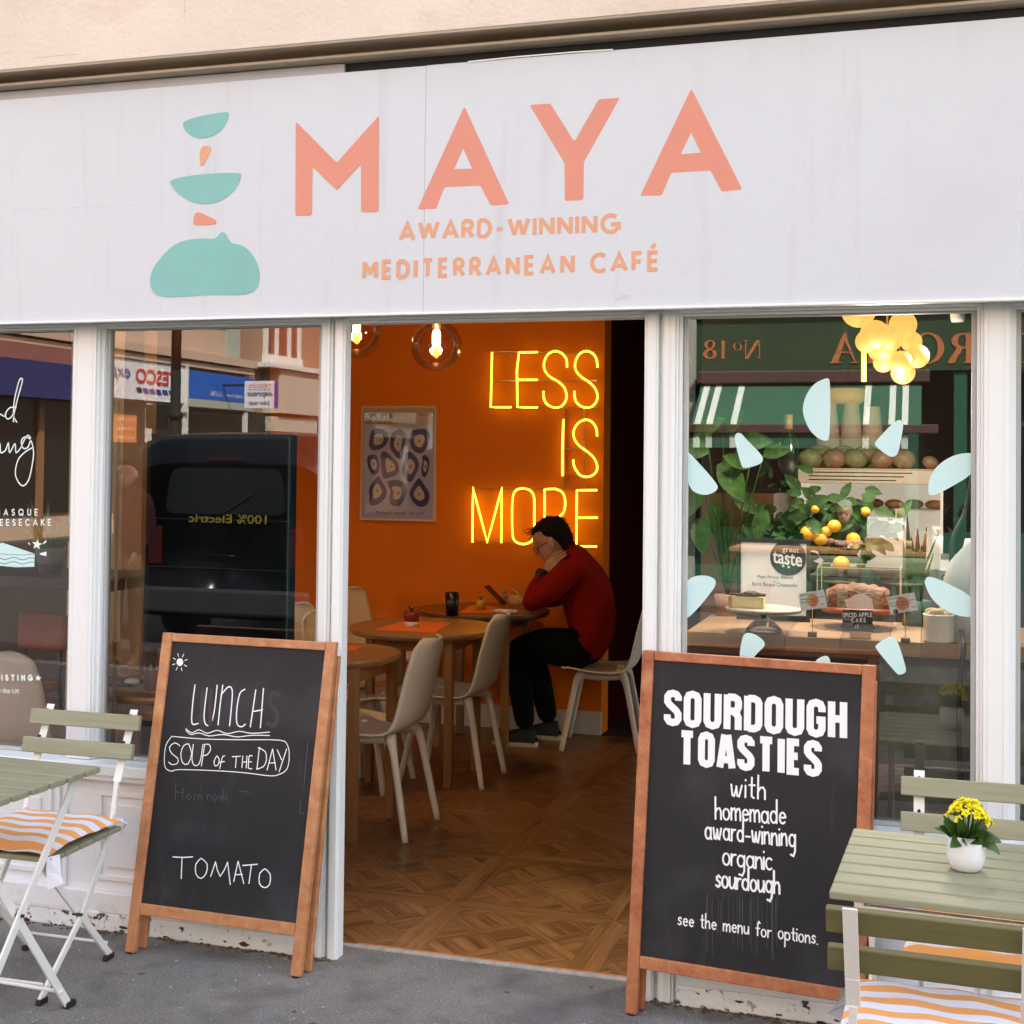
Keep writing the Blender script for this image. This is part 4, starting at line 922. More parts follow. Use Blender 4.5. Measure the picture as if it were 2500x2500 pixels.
def shell_chair(loc, rz, label):
    t = thing('shell_chair', label, 'chair', loc, rz, 'beige shell chairs in the cafe')
    prof = [(-.225, .452, .165), (-.215, .458, .19), (-.16, .452, .212), (-.08, .440, .222), (0, .432, .225), (.08, .434, .225), (.14, .448, .222), (.182, .478, .216), (.205, .53, .208), (.222, .60, .203), (.240, .68, .198), (.258, .75, .19), (.270, .80, .175), (.277, .823, .14), (.280, .836, .075)]
    pr = resamp(prof, 3); N_ = 16; f = MB(); vs = []
    for i, p in enumerate(pr):
        y, z, hw = p; back = min(1, max(0, (y-.06)/.16)); back = back*back*(3-2*back)
        for j in range(N_+1):
            u = j/N_*2-1; vs.append((u*hw, y-back*.042*abs(u)**2.2, z+(1-back)*.016*abs(u)**3*(1 if y > -.2 else .5)-.0))
    n = N_+1; f.add(vs, [(i*n+j, i*n+j+1, (i+1)*n+j+1, (i+1)*n+j) for i in range(len(pr)-1) for j in range(N_)], True)
    o = f.build('shell', shell, t); s_ = o.modifiers.new('t', 'SOLIDIFY'); s_.thickness = .009; s_.offset = -1
    for sx in (-1, 1):
        for sy in (-1, 1):
            f = MB(); a = Vector((sx*.155, sy*.125+.0, .418)); b = Vector((sx*.195, sy*.215, 0)); n_ = 8; pts = resamp([(sx*.06, sy*.09, .428), (sx*.13, sy*.115, .418), (sx*.160, sy*.140, .375), (sx*.178, sy*.178, .19), b], 4)
            k = len(pts); f.tube(pts, [(.021+.008*math.sin(min(1, i/k*2.0)*PI))*(1-.32*i/k) for i in range(k)], 8); f.build('leg', shell, t)
        f = MB(); f.tube([(sx*.125, -.135, .414), (sx*.13, 0, .405), (sx*.125, .135, .414)], .019, 8); f.build('seat_rail', shell, t)
    return t
W_ = -PI/2     # local -y (front) turned to face -x
ch0 = shell_chair((-2.295, 1.50, 0), W_, 'beige shell chair nearest the doorway, its back to the passage')
def chair(loc, rz, label):
    c = dup(ch0, loc, rz, label)
    return c
chair((-2.285, 2.475, 0), W_+.02, 'beige shell chair behind the nearest one, at the middle round table')
mch = chair((-1.745, 3.50, 0), W_+math.radians(8), 'beige shell chair the man in the red sweater sits on')
chair((-2.93, 2.50, 0), -W_, 'beige shell chair on the far left of the middle round table')
chair((-3.03, 3.42, 0), -W_, 'beige shell chair at the orange wall under the poster')
# ------------------------------------------------------------------ things on the tables
mato = mat('orange_paper_mat', (.80, .17, .03), .7)
def pmat(pxs, z, label):
    z7 = lambda x, y: (800+x/2.273, 1250+y/2.273); c = [G(*z7(*p), z) for p in pxs]
    f = MB(); f.add([v+Vector((0, 0, -.0015)) for v in c]+c, [(4, 5, 6, 7), (0, 1, 5, 4), (1, 2, 6, 5), (2, 3, 7, 6), (3, 0, 4, 7)]); tag(f.build('placemat', mato), label, 'placemat', 'orange paper placemats')
pmat([(255, 655), (598, 669), (690, 615), (420, 604)], .7626, 'orange placemat under the red and white pot')
pmat([(730, 558), (900, 560), (985, 530), (800, 515)], .7626, "orange placemat under the yellow pot on the man's table")
pmat([(90, 770), (150, 770), (190, 745), (100, 740)], .7626, 'orange placemat on the nearest round table')
z7 = lambda x, y: (800+x/2.273, 1250+y/2.273)
red_m = mat('dark_red_glaze', (.22, .02, .015), .35); pw = mat('cream_glaze', (.75, .68, .58), .4); yg = mat('yellow_glaze', (.50, .34, .03), .4); black = mat('black_plastic', (.012, .010, .010), .3)
c = G(*z7(465, 636), .7630); t = thing('small_pot', 'dark red pot with cream band and succulent on the middle table', 'potted plant', c)
f = MB(); f.lathe([(0, 0), (.036, 0), (.038, .028)], (0, 0, 0), 20); f.build('pot_band', pw, t); f = MB(); f.lathe([(.0385, .0281), (.040, .068), (.036, .075), (.0, .075)], (0, 0, 0), 20); f.build('pot', red_m, t)
for k in range(9):
    f = MB(); a = k*2.4; leaf(f, (0, 0, .075), (math.cos(a)*.7, math.sin(a)*.7, .9), .04, .009, .5, seg=4); f.build('leaf', leaf_m, t)
c = G(*z7(851, 543), .7630); t = thing('small_pot', "small yellow pot with a dark succulent on the man's table", 'potted plant', c)
f = MB(); f.lathe([(0, 0), (.024, 0), (.031, .058), (.028, .058), (.024, .01)], (0, 0, 0), 20); f.build('pot', yg, t)
for k in range(7):
    f = MB(); a = k*2.1; leaf(f, (0, 0, .055), (math.cos(a)*.8, math.sin(a)*.8, .8), .035, .008, .6, seg=4); f.build('leaf', leaf_m, t)
c = G(*z7(690, 573), .7606); t = thing('tumbler', "tall black cup on the man's table", 'cup', c)
f = MB(); f.lathe([(0, 0), (.032, 0), (.041, .125), (.038, .125), (.030, .01), (0, .008)], (0, 0, 0), 24); f.build('cup', black, t); f = MB(); f.lathe([(0, .112), (.0375, .112)], (0, 0, 0), 20); f.build('drink', mat('dark_coffee', (.02, .01, .006), .1), t)
c = G(*z7(985, 562), .7606); t = thing('ashtray', "clear glass dish with a folded napkin on the man's table", 'glass dish', c)
f = MB(); f.lathe([(0, 0), (.06, 0), (.07, .018), (.065, .018), (.055, .006), (0, .006)], (0, 0, 0), 28, 1.1, .6); f.build('dish', mat('pale_dish_glass', (.6, .55, .5), .08, spec=.8), t)
f = MB(); f.box(-.05, .04, -.015, .015, .012, .022, rt('Z', .1)); f.build('napkin', mat('napkin', (.75, .72, .68), .8), t, bevel=.003)
# ------------------------------------------------------------------ poster
poster = thing('framed_poster', 'framed EVIL EYE poster with dark eye shapes on the orange wall', 'poster', (-3.13, 3.77, 1.22))
PFz = lambda x, y: (840+x/3.717, 770+y/3.717); PY_ = 3.755; PF = frame((0, PY_-.0025, 0), (1, 0, 0), (0, 0, 1))
c00 = P(*PFz(148, 1855), PY_); c11 = P(*PFz(842, 822), PY_); x0, x1, z0_, z1_ = c00.x, c11.x, c00.z+.0, c11.z; fw = .012
f = MB()
for a in ((x0, x1, z1_-fw, z1_), (x0, x1, z0_, z0_+fw), (x0, x0+fw, z0_+fw, z1_-fw), (x1-fw, x1, z0_+fw, z1_-fw)): f.box(a[0], a[1], PY_-.008, 3.779, a[2], a[3])
f.build('poster_frame', mat('pale_wood_frame', (.62, .42, .26), .5), poster, True)
f = MB(); f.box(x0+fw, x1-fw, PY_, PY_+.008, z0_+fw, z1_-fw); f.build('paper', mat('lilac_grey_paper', (.42, .38, .56), .7), poster, True)
f = MB(); f.box(x0+fw, x1-fw, PY_-.0008, PY_-.0001, z1_-.115, z1_-fw); f.build('paper_header', mat('tan_paper', (.46, .33, .20), .6), poster, True)
ink = mat('dark_indigo_ink', (.04, .022, .12), .7); eye_m = mat('pale_eye_ink', (.55, .45, .36), .6); inkl = mat('brown_ink', (.10, .05, .03), .6)
eyes = [((312, 1128), [(250, 1040), (300, 1022), (360, 1035), (400, 1080), (402, 1140), (370, 1190), (310, 1225), (250, 1225), (222, 1180), (232, 1100)], (332, 1132)),
 ((492, 1165), [(430, 1070), (480, 1030), (530, 1030), (568, 1100), (545, 1180), (530, 1290), (500, 1310), (460, 1270), (418, 1210), (415, 1150)], (490, 1165)),
 ((682, 1140), [(600, 1050), (650, 1035), (720, 1025), (770, 1050), (782, 1110), (760, 1180), (720, 1250), (670, 1255), (610, 1210), (590, 1130)], (684, 1140)),
 ((270, 1350), [(225, 1265), (280, 1258), (310, 1290), (325, 1370), (310, 1440), (260, 1452), (230, 1410), (208, 1340), (210, 1290)], (272, 1350)),
 ((425, 1365), [(335, 1240), (375, 1230), (420, 1275), (480, 1320), (502, 1390), (480, 1445), (410, 1475), (350, 1485), (340, 1400), (330, 1300)], (432, 1375)),
 ((605, 1370), [(560, 1240), (600, 1232), (660, 1290), (686, 1350), (660, 1430), (610, 1520), (570, 1500), (520, 1440), (530, 1360), (552, 1300)], (603, 1370)),
 ((738, 1370), [(705, 1275), (740, 1262), (778, 1310), (770, 1400), (735, 1478), (705, 1455), (698, 1380), (715, 1320)], (738, 1370)),
 ((298, 1590), [(310, 1445), (340, 1500), (390, 1580), (385, 1640), (340, 1700), (270, 1732), (225, 1715), (232, 1630), (220, 1580), (260, 1510)], (300, 1590)),
 ((480, 1610), [(385, 1510), (440, 1492), (500, 1490), (560, 1530), (568, 1600), (545, 1690), (490, 1735), (420, 1725), (410, 1660), (425, 1590)], (490, 1615)),
 ((680, 1620), [(680, 1462), (715, 1520), (770, 1600), (778, 1670), (740, 1735), (670, 1738), (610, 1680), (585, 1610), (625, 1540)], (680, 1622))]
for (cx, cy), o_, (px_, py_) in eyes:
    lp = [onframe(*PFz(*p), PF) for p in o_]; f = MB(); f.flat([smoothloop(lp, 2)], PF, 0, 0); e = f.build('eye_shape', ink, poster, True)
    C2 = onframe(*PFz(cx, cy), PF); f = MB(); f.flat([smoothloop([(C2[0]+(a-C2[0])*.52, C2[1]+(b-C2[1])*.52) for a, b in lp], 2)], PF, 0, .0004); f.build('iris', eye_m, e, True)
    C3 = onframe(*PFz(px_, py_), PF); f = MB(); f.flat([[(C3[0]+.0055*math.cos(i*PI/5), C3[1]+.008*math.sin(i*PI/5)) for i in range(10)]], PF, 0, .0008); f.build('pupil', ink, e, True)
f = MB(); fitbox(f, 'EVIL EYE', P(*PFz(192, 935), PY_-.003), P(*PFz(438, 890), PY_-.003), (1, 0, 0), (0, 0, 1), bold=.03); fitbox(f, 'FEEL NO EVIL', P(*PFz(192, 980), PY_-.003), P(*PFz(438, 950), PY_-.003), (1, 0, 0), (0, 0, 1), bold=.02)
fitbox(f, 'NO. 337', P(*PFz(665, 910), PY_-.003), P(*PFz(800, 886), PY_-.003), (1, 0, 0), (0, 0, 1)); fitbox(f, 'feel no evil', P(*PFz(290, 1798), PY_-.003), P(*PFz(720, 1784), PY_-.003), (1, 0, 0), (0, 0, 1))
f.build('poster_lettering', inkl, poster, True)
f = MB(); f.add([(x0+fw, PY_-.006, z0_+fw), (x1-fw, PY_-.006, z0_+fw), (x1-fw, PY_-.006, z1_-fw), (x0+fw, PY_-.006, z1_-fw)], [(0, 1, 2, 3)]); f.build('poster_glazing', glass_lit, poster, True)
# ------------------------------------------------------------------ neon
neon_m = mat('yellow_neon_tube', (.9, .8, .1), .4, emit=((1.0, .80, .05), .72)); acr = mat('acrylic_rail', (.45, .16, .03), .2, spec=.8)
zn = lambda x, y: (800+x/2.273, 750+y/2.273); NY = 3.735
NEON = {'LESS': [[(912, 250), (905, 555), (1018, 555)], [(1165, 249), (1062, 251), (1050, 350), (1053, 555), (1165, 556)], [(1058, 403), (1165, 403)],
  's', [(1328, 335), (1325, 290), (1300, 257), (1260, 244), (1220, 265), (1200, 312), (1206, 352), (1232, 385), (1275, 410), (1310, 442), (1325, 485), (1318, 525), (1288, 554), (1245, 554), (1210, 530), (1198, 495), (1198, 465)],
  's', [(1497, 335), (1492, 290), (1470, 257), (1432, 243), (1393, 265), (1373, 312), (1378, 352), (1405, 385), (1445, 412), (1480, 445), (1497, 488), (1490, 525), (1460, 554), (1417, 554), (1382, 530), (1370, 495), (1370, 465)]],
 'IS': [[(1308, 622), (1302, 780), (1302, 937)], 's', [(1495, 717), (1490, 672), (1467, 637), (1430, 624), (1388, 645), (1364, 690), (1371, 735), (1400, 772), (1445, 805), (1480, 840), (1496, 885), (1485, 920), (1450, 941), (1405, 935), (1376, 900), (1364, 870), (1363, 845)]],
 'MORE': [[(803, 1305), (806, 1000), (885, 1306), (967, 1001), (963, 1308)], 's', [(1083, 1005), (1045, 1016), (1026, 1060), (1023, 1160), (1026, 1262), (1042, 1300), (1085, 1315), (1128, 1300), (1146, 1262), (1146, 1160), (1145, 1055), (1122, 1016), (1083, 1005)],
  [(1205, 1315), (1204, 1010), (1262, 1008)], 's', [(1262, 1008), (1303, 1028), (1318, 1080), (1308, 1140), (1268, 1166), (1206, 1168)], 's', [(1262, 1167), (1300, 1190), (1319, 1235), (1321, 1312)],
  [(1495, 1015), (1383, 1016), (1381, 1170), (1380, 1326), (1493, 1328)], [(1383, 1168), (1498, 1168)]]}
neon = thing('neon_sign', 'glowing yellow neon sign reading LESS IS MORE on the orange wall', 'neon sign', (-2.2, 3.77, 1.1))
for wd, lst in NEON.items():
    sm = False
    for s_ in lst:
        if s_ == 's': sm = True; continue
        pts = [P(*zn(*p), NY) for p in s_]; pts = resamp(pts, 3) if sm else pts
        if not sm:
            q = []
            for i in range(len(pts)-1): q += [pts[i].lerp(pts[i+1], k/4) for k in range(4)]
            pts = q+[pts[-1]]
        f = MB(); f.tube(pts, .0062, 8); f.build('neon_tube', neon_m, neon, True); sm = False
for a, b in (((900, 248), (1500, 250)), ((900, 408), (1500, 408)), ((900, 552), (1500, 556)), ((1300, 785), (1400, 785)), ((1300, 930), (1430, 930)), ((800, 1005), (1500, 1012)), ((800, 1300), (1500, 1328))):
    f = MB(); p, q = P(*zn(*a), 3.75), P(*zn(*b), 3.75); f.bar(p, q, .012, .008); f.build('mounting_rail', acr, neon, True)
for x in (1312, 1425):
    f = MB(); f.bar(P(*zn(x, 560), 3.752), P(*zn(x, 1010), 3.752), .012, .008, (0, 1, 0)); f.build('mounting_rail', acr, neon, True)
# ------------------------------------------------------------------ pendants
bulb_m = mat('warm_glowing_bulb', (1, .7, .3), .4, emit=((1.0, .55, .16), 14)); brass = mat('brass', (.6, .38, .12), .3, 1); fil2 = mat('yellow_bulb_base', (.8, .6, .1), .4, emit=((1, .62, .05), .4)); smoke = glassmat('amber_globe_glass', .015, (.97, .88, .72), fs=.42)
def pendant(c, r, label, e=7):
    t = thing('pendant_lamp', label, 'pendant lamp', c, 0, 'clear globe pendant lamps')
    f = MB(); f.ball((0, 0, 0), r, 36, 22); f.build('globe', smoke, t)
    f = MB(); f.tube([(0, 0, r*.98), (0, 0, 2.78-c[2])], .004, 6); f.build('cord', black, t)
    f = MB(); f.lathe([(0, r*1.05), (.03, r*1.05), (.035, r*.93), (.02, r*.9), (.018, r*.62), (0, r*.62)], (0, 0, 0), 20); f.build('cap', mat('dark_bronze', (.05, .03, .02), .4, .7), t)
    f = MB(); f.lathe([(.013, r*.61), (.019, r*.5), (.019, r*.08), (.013, -.002)], (0, 0, 0), 16); f.build('bulb', bulb_m, t)
    f = MB(); f.lathe([(.0125, -.004), (.0125, -r*.32), (.006, -r*.40), (0, -r*.40)], (0, 0, 0), 14); f.build('bulb_tip', fil2, t)
    l = bpy.data.lights.new('bulb_light', 'POINT'); l.energy = e; l.color = (1, .62, .28); l.shadow_soft_size = .03; o = bpy.data.objects.new('bulb_light', l); COL.objects.link(o); o.parent = t; o.location = (0, 0, r*.2)
    return t
pendant(P(800+603/2.273, 750+215/2.273, 2.0), .122, 'clear glass globe pendant lamp hanging fully in view inside the doorway')
pendant(P(800+160/2.273, 750+135/2.273, 2.3), .135, 'clear glass globe pendant lamp half hidden by the left door post')
# ================================================================== PEOPLE
skin_m = mat('skin', (.48, .25, .16), .55, nz=(30, .08)); hair_d = mat('dark_brown_hair', (.016, .008, .005), .9, spec=.15, nz=(60, .6, (1, 1, 3)), bump=(90, .6)); redk = mat('dark_red_sweater', (.23, .008, .004), .95, spec=.1, bump=(60, .25)); trous = mat('black_green_trousers', (.005, .007, .005), .95, spec=.1)
HEAD = [(0, .070, .030, .020), (.008, .084, .010, .034), (.022, .090, -.020, .047), (.040, .090, -.050, .056), (.052, .096, -.06, .060), (.066, .093, -.070, .063), (.080, .094, -.080, .067), (.100, .086, -.090, .070), (.116, .083, -.098, .073), (.135, .093, -.102, .075), (.160, .092, -.104, .076), (.185, .082, -.100, .073), (.207, .060, -.084, .060), (.222, .030, -.058, .042), (.229, -.005, -.03, .018)]
def slices(mb, rows, M, n=20, ex=.8):
    vs = []
    for z, fr_, bk, hw in rows:
        cx, rx = (fr_+bk)/2, (fr_-bk)/2
        for j in range(n):
            a = 2*PI*j/n; ca, sa = math.cos(a), math.sin(a); k = (abs(ca)**(2/ex*.9)+abs(sa)**(2/ex*.9))**(-ex/1.8)
            vs.append(M @ Vector((cx+rx*ca*k, hw*sa*k, z)))
    m = len(rows); fs = [(i*n+j, i*n+(j+1) % n, (i+1)*n+(j+1) % n, (i+1)*n+j) for i in range(m-1) for j in range(n)]
    fs += [tuple(reversed(range(n))), tuple((m-1)*n+j for j in range(n))]; mb.add(vs, fs, True)
def head(mb, pos, yaw, pitch, roll=0, s=1.0, mi=0, ears=True):
    """adds a head to a mesh; local +x is the face; pos is the neck joint"""
    M = Matrix.Translation(Vector(pos)) @ Matrix.Rotation(yaw, 4, 'Z') @ Matrix.Rotation(pitch, 4, 'Y') @ Matrix.Rotation(roll, 4, 'X') @ Matrix.Scale(s, 4) @ Matrix.Translation(Vector((0, 0, -.03)))
    mb.cm = mi; slices(mb, HEAD, M)
    st = len(mb.v); mb.add([(.088, 0, .118), (.084, -.012, .082), (.084, .012, .082), (.120, 0, .086), (.098, -.011, .074), (.098, .011, .074), (.117, 0, .078)], [(0, 1, 3), (0, 3, 2), (1, 4, 3), (2, 3, 5), (4, 6, 3), (3, 6, 5), (4, 5, 6)], True); mb.xf(M, st)
    st = len(mb.v)
    if ears:
        for e in (-1, 1): mb.ball((-.012, e*.075, .098), .032, 12, 8, .62, .28, 1.05, rt('Y', -.2))
    mb.xf(M, st); return M
def hairmesh(M, parent, m_, rows=None, name='hair', seed=1):
    rows = rows or [(.022, -.055, -.082, .046), (.050, -.040, -.098, .062), (.080, -.026, -.108, .071), (.105, -.012, -.113, .0765), (.128, .012, -.115, .080), (.150, .040, -.116, .081), (.172, .072, -.115, .081), (.192, .084, -.109, .077), (.214, .068, -.092, .064), (.232, .030, -.058, .042), (.240, -.005, -.03, .015)]
    f = MB(); slices(f, rows, M, 24); rr = random.Random(seed)
    for v in f.v: v += Vector((rr.uniform(-1, 1), rr.uniform(-1, 1), rr.uniform(-1, 1)))*.0045
    base_ = [v.copy() for v in f.v]; cen = sum(base_, Vector())/len(base_)
    for i in range(420):      # locks standing off the scalp
        p = rr.choice(base_); q = rr.choice([b_ for b_ in rr.sample(base_, 6)]); p = p.lerp(q, .0)+Vector((rr.uniform(-1, 1), rr.uniform(-1, 1), rr.uniform(-1, 1)))*.006; n_ = (p-cen).normalized()
        d_ = (n_*.5+(M.to_3x3() @ Vector((-.5, rr.uniform(-.6, .6), -.7))).normalized()*.9+Vector((rr.uniform(-.4, .4), rr.uniform(-.4, .4), rr.uniform(-.3, .3)))).normalized()
        f.tube([p-n_*.004, p+d_*.008, p+d_*.017-n_*.002], [.0022, .0016, .0005], 4)
    return f.build(name, m_, parent, True)
def hand(mb, wrist, palm_dir, normal, thumb_side=1, curl=.4, s=1.0, mi=0, spread=.12):
    d = Vector(palm_dir).normalized(); n = Vector(normal).normalized(); sd_ = d.cross(n).normalized(); w = Vector(wrist); mb.cm = mi
    st = len(mb.v); mb.ball((0, 0, 0), 1, 14, 8, .043*s, .052*s, .015*s)
    Mx = Matrix((sd_, d, n)).transposed().to_4x4(); Mx.translation = w+d*.045*s; mb.xf(Mx, st)
    for k, (o_, L_) in enumerate(((-.030, .068), (-.011, .078), (.009, .074), (.028, .058))):
        o_ *= thumb_side; p = w+d*.082*s+sd_*o_*s; dd = (d+sd_*o_*spread*20).normalized(); pts = [w+d*.05*s+sd_*o_*.9*s, p]; a = 0
        for q in range(3):
            a += curl*(.7+.1*k); dr = dd*math.cos(a)+n*math.sin(a); p = p+dr*(L_*s*(.42, .32, .26)[q]); pts.append(p)
        mb.tube(pts, [.0095*s, .0092*s, .0085*s, .0078*s, .0055*s], 8)
    p = w+d*.02*s-sd_*.028*s*thumb_side; pts = [p, p-sd_*.022*s*thumb_side+d*.022*s, p-sd_*.034*s*thumb_side+d*.046*s+n*.012*s, p-sd_*.034*s*thumb_side+d*.068*s+n*.022*s]; mb.tube(pts, [.0125*s, .0115*s, .010*s, .007*s], 8)
def body(name_parent, pts, edges, pick, mats, sub, extra):
    """one mesh: skinned limbs and trunk plus head and hands"""
    tmp = skin('tmp', pts, edges, mats, None, sub, False, pick)
    mb = MB(); mb.v = [v.co+tmp.location for v in tmp.data.vertices]; mb.f = [tuple(p.vertices) for p in tmp.data.polygons]; mb.m = [p.material_index for p in tmp.data.polygons]; mb.sm = [True]*len(mb.f)
    bpy.data.objects.remove(tmp); r = extra(mb); o = mb.build('body', mats, name_parent, True); return o, r
YM = 3.47
man = thing('person', 'seated person in a dark red sweater and glasses holding a phone, head on hand', 'person', (-1.85, YM, 0))
pts = [(-1.775, YM, .555, .17, .18), (-1.800, YM, .70, .22, .20), (-1.835, YM, .86, .21, .20), (-1.875, YM, 1.0, .145, .18), (-1.925, YM, 1.075, .085, .10), (-1.995, YM, 1.105, .058, .058),
 (-1.885, YM-.17, 1.01, .088), (-2.005, YM-.25, .885, .076), (-2.115, YM-.25, .805, .056), (-2.085, YM-.19, .91, .044), (-2.050, YM-.13, .985, .034),
 (-1.90, YM+.17, 1.0, .075), (-1.99, YM+.22, .86, .062), (-2.06, YM+.13, .805, .052), (-2.16, YM+.03, .80, .038), (-2.215, YM-.01, .803, .030),
 (-1.83, YM-.10, .535, .125), (-2.03, YM-.12, .56, .11), (-2.22, YM-.13, .565, .09), (-2.19, YM-.13, .33, .074), (-2.155, YM-.13, .085, .058),
 (-1.83, YM+.10, .535, .115), (-2.03, YM+.11, .56, .098), (-2.21, YM+.10, .56, .076), (-2.14, YM+.10, .33, .074), (-2.08, YM+.10, .085, .058)]
eds = [(0, 1), (1, 2), (2, 3), (3, 4), (4, 5), (3, 6), (6, 7), (7, 8), (8, 9), (9, 10), (3, 11), (11, 12), (12, 13), (13, 14), (14, 15), (0, 16), (16, 17), (17, 18), (18, 19), (19, 20), (0, 21), (21, 22), (22, 23), (23, 24), (24, 25)]
def pk(c):
    if c.z > 1.125 and c.x < -1.93: return 0
    if c.z < .50 or (c.z < .69 and c.x < -1.87+(.69-c.z)*.5): return 2
    if c.x < -2.19 and c.z > .7: return 0
    if c.z > .975 and c.x < -2.03 and c.y < YM-.1: return 0
    return 1
def ex(mb):
    M = head(mb, (-2.008, YM, 1.078), PI, math.radians(29), s=1.06, mi=0)
    hand(mb, (-2.048, YM-.13, .985), (.55, .10, .82), (0.45, .9, -.30), 1, .22, 1.0)
    hand(mb, (-2.215, YM-.01, .803), (-1, -.05, .12), (0, -.5, .85), -1, .75, 1.0)
    return M
bo, HM = body(man, pts, eds, pk, [skin_m, redk, trous], 3, ex)
hairmesh(HM, man, hair_d)
f = MB(); rr = random.Random(6)
for i in range(60):      # loose strands at the brow
    a = Vector((rr.uniform(.05, .09), rr.uniform(-.07, .07), rr.uniform(.165, .225))); f.tube([HM @ a, HM @ (a+Vector((rr.uniform(.01, .035), rr.uniform(-.01, .01), rr.uniform(-.015, .02))))], .0012, 4)
f.build('fringe', hair_d, man, True)
f = MB(); M_ = HM
for e in (-1, 1):
    f.tube([M_ @ Vector((.094+.004*math.cos(a), e*.034+.022*math.cos(a), .108+.017*math.sin(a))) for a in [i*PI/8 for i in range(17)]], .0022, 6); f.tube([M_ @ Vector((.092, e*.056, .112)), M_ @ Vector((.03, e*.077, .112)), M_ @ Vector((-.015, e*.08, .105))], .0022, 6)
f.tube([M_ @ Vector((.098, -.012, .110)), M_ @ Vector((.098, .012, .110))], .0022, 6); f.build('glasses', black, man, True)
f = MB(); a = Vector((-2.068, YM-.15, .968)); b = Vector((-2.060, YM-.14, .99)); f.tube([a, b], .039, 14); f.build('watch_strap', black, man, True)
f = MB(); f.tube([Vector((-2.075, YM-.19, .975)), Vector((-2.077, YM-.197, .977))], .017, 16); f.build('watch_face', mat('watch_glass', (.05, .05, .06), .1), man, True)
f = MB(); f.tube([(-2.196, YM, .803), (-2.212, YM-.008, .804)], .041, 14); f.build('shirt_cuff', mat('pale_cuff', (.6, .5, .5), .7), man, True)
f = MB(); f.tube([(-1.945, YM, 1.055), (-1.965, YM, 1.09)], [.095, .078], 18, caps=False); f.build('collar', redk, man, True)
for dy, x0 in ((-.13, -2.155), (.10, -2.08)):
    f = MB(); pr = [(-.095, .018, .035), (-.07, .03, .046), (-.02, .045, .048), (.04, .075, .042), (.09, .085, .036), (.115, .05, .03)]
    vs = []
    for (x_, h_, w_) in [(q[0], q[1], q[2]) for q in [(-.185, .012, .030), (-.165, .035, .042), (-.11, .05, .046), (-.05, .068, .043), (.0, .09, .038), (.045, .085, .036), (.06, .03, .03)]]:
        for k in range(10):
            a = PI*k/9; vs.append((x0+x_, YM+dy+w_*math.cos(a), .022+h_*math.sin(a)))
    f.add(vs, [(i*10+j, i*10+j+1, (i+1)*10+j+1, (i+1)*10+j) for i in range(6) for j in range(9)], True); sh = f.build('shoe', mat('dark_green_trainer', (.006, .014, .011), .7), man, True)
    f = MB(); f.flat([smoothloop([(x0-.195, YM+dy-.02), (x0-.195, YM+dy+.02), (x0-.15, YM+dy+.047), (x0-.05, YM+dy+.047), (x0+.06, YM+dy+.036), (x0+.075, YM+dy), (x0+.06, YM+dy-.036), (x0-.05, YM+dy-.047), (x0-.15, YM+dy-.047)], 1)], frame((0, 0, .024), (1, 0, 0), (0, 1, 0)), .024); f.build('sole', mat('cream_sole', (.6, .52, .38), .7), sh, True)
a = P(*z7(880, 408), YM-.03); b = P(*z7(982, 512), YM-.03); t = thing('phone', "dark mobile phone in the seated man's hand", 'phone', b)
f = MB(); f.bar(a, b, .072, .009, (b-a).cross(Vector((0, 1, 0)))); f.build('phone_case', black, t, True, bevel=.003)
n_ = (b-a).cross(Vector((0, 1, 0))).normalized(); n_ = n_ if n_.x > 0 else -n_; f = MB(); f.bar(a.lerp(b, .04)+n_*.0052, a.lerp(b, .96)+n_*.0052, .066, .0008, n_); f.build('screen', mat('dim_screen', (.02, .02, .03), .1, spec=.1), t, True)
# ================================================================== BEHIND THE LEFT WINDOWS
def pbox(name, m_, x0p, x1p, y0p, y1p, y, d, parent=None, bevel=.003):
    """box whose front face, at depth y, spans those photo pixels"""
    a = P(x0p, y1p, y); b = P(x1p, y0p, y); f = MB(); f.box(a.x, b.x, y, y+d, a.z, b.z); return f.build(name, m_, parent, True, bevel=bevel)
bez = mat('dark_teal_bezel', (.008, .02, .024), .5, spec=.2); scr = mat('black_glossy_screen', (.004, .006, .008), .2, spec=.12)
a = P(350, 1580, .30); b = P(713, 1060, .30); t = thing('display_screen', 'large dark portrait display screen standing inside the left window', 'screen', (a.x, .3, a.z))
f = MB(); f.box(a.x, b.x, .30, .345, a.z, b.z); f.build('casing', bez, t, True, bevel=.004); f = MB(); f.box(a.x+.018, b.x-.018, .2975, .2995, a.z+.018, b.z-.018); f.build('screen', scr, t, True)
f = MB(); f.box(b.x-.010, b.x-.007, .2976, .2990, a.z+.01, b.z-.01); f.build('trim_line', mat('teal_trim', (.05, .14, .15), .3), t, True)
f = MB(); f.box((a.x+b.x)/2-.03, (a.x+b.x)/2+.03, .31, .335, 0, a.z-.0005); f.box((a.x+b.x)/2-.2, (a.x+b.x)/2+.2, .22, .42, 0, .02); f.build('stand', bez, t, True)
pill = mat('brown_pillar', (.30, .15, .06), .6); p = P(297, 1300, .95); q = P(345, 1300, .95)
tag(setting('pillar', pill, (p.x, q.x, .95, 1.05, 0, 2.79)), kind='structure')
p = P(279, 1560, .16); q = P(287, 950, .16); t = thing('window_pull', 'white vertical bar behind the left pane, beside the brown pillar', 'rail', (p.x, .16, p.z))
f = MB(); f.box(p.x, q.x, .16, .175, p.z, q.z); f.build('bar', white, t, True, bevel=.003); f = MB(); f.box(p.x-.006, q.x+.006, .155, .18, p.z-.012, p.z-.0005); f.build('end_cap', white, t, True)
f = MB(); f.box(p.x+.003, q.x-.003, .162, .173, 0, p.z-.0125); f.build('lower_post', pill, t, True)
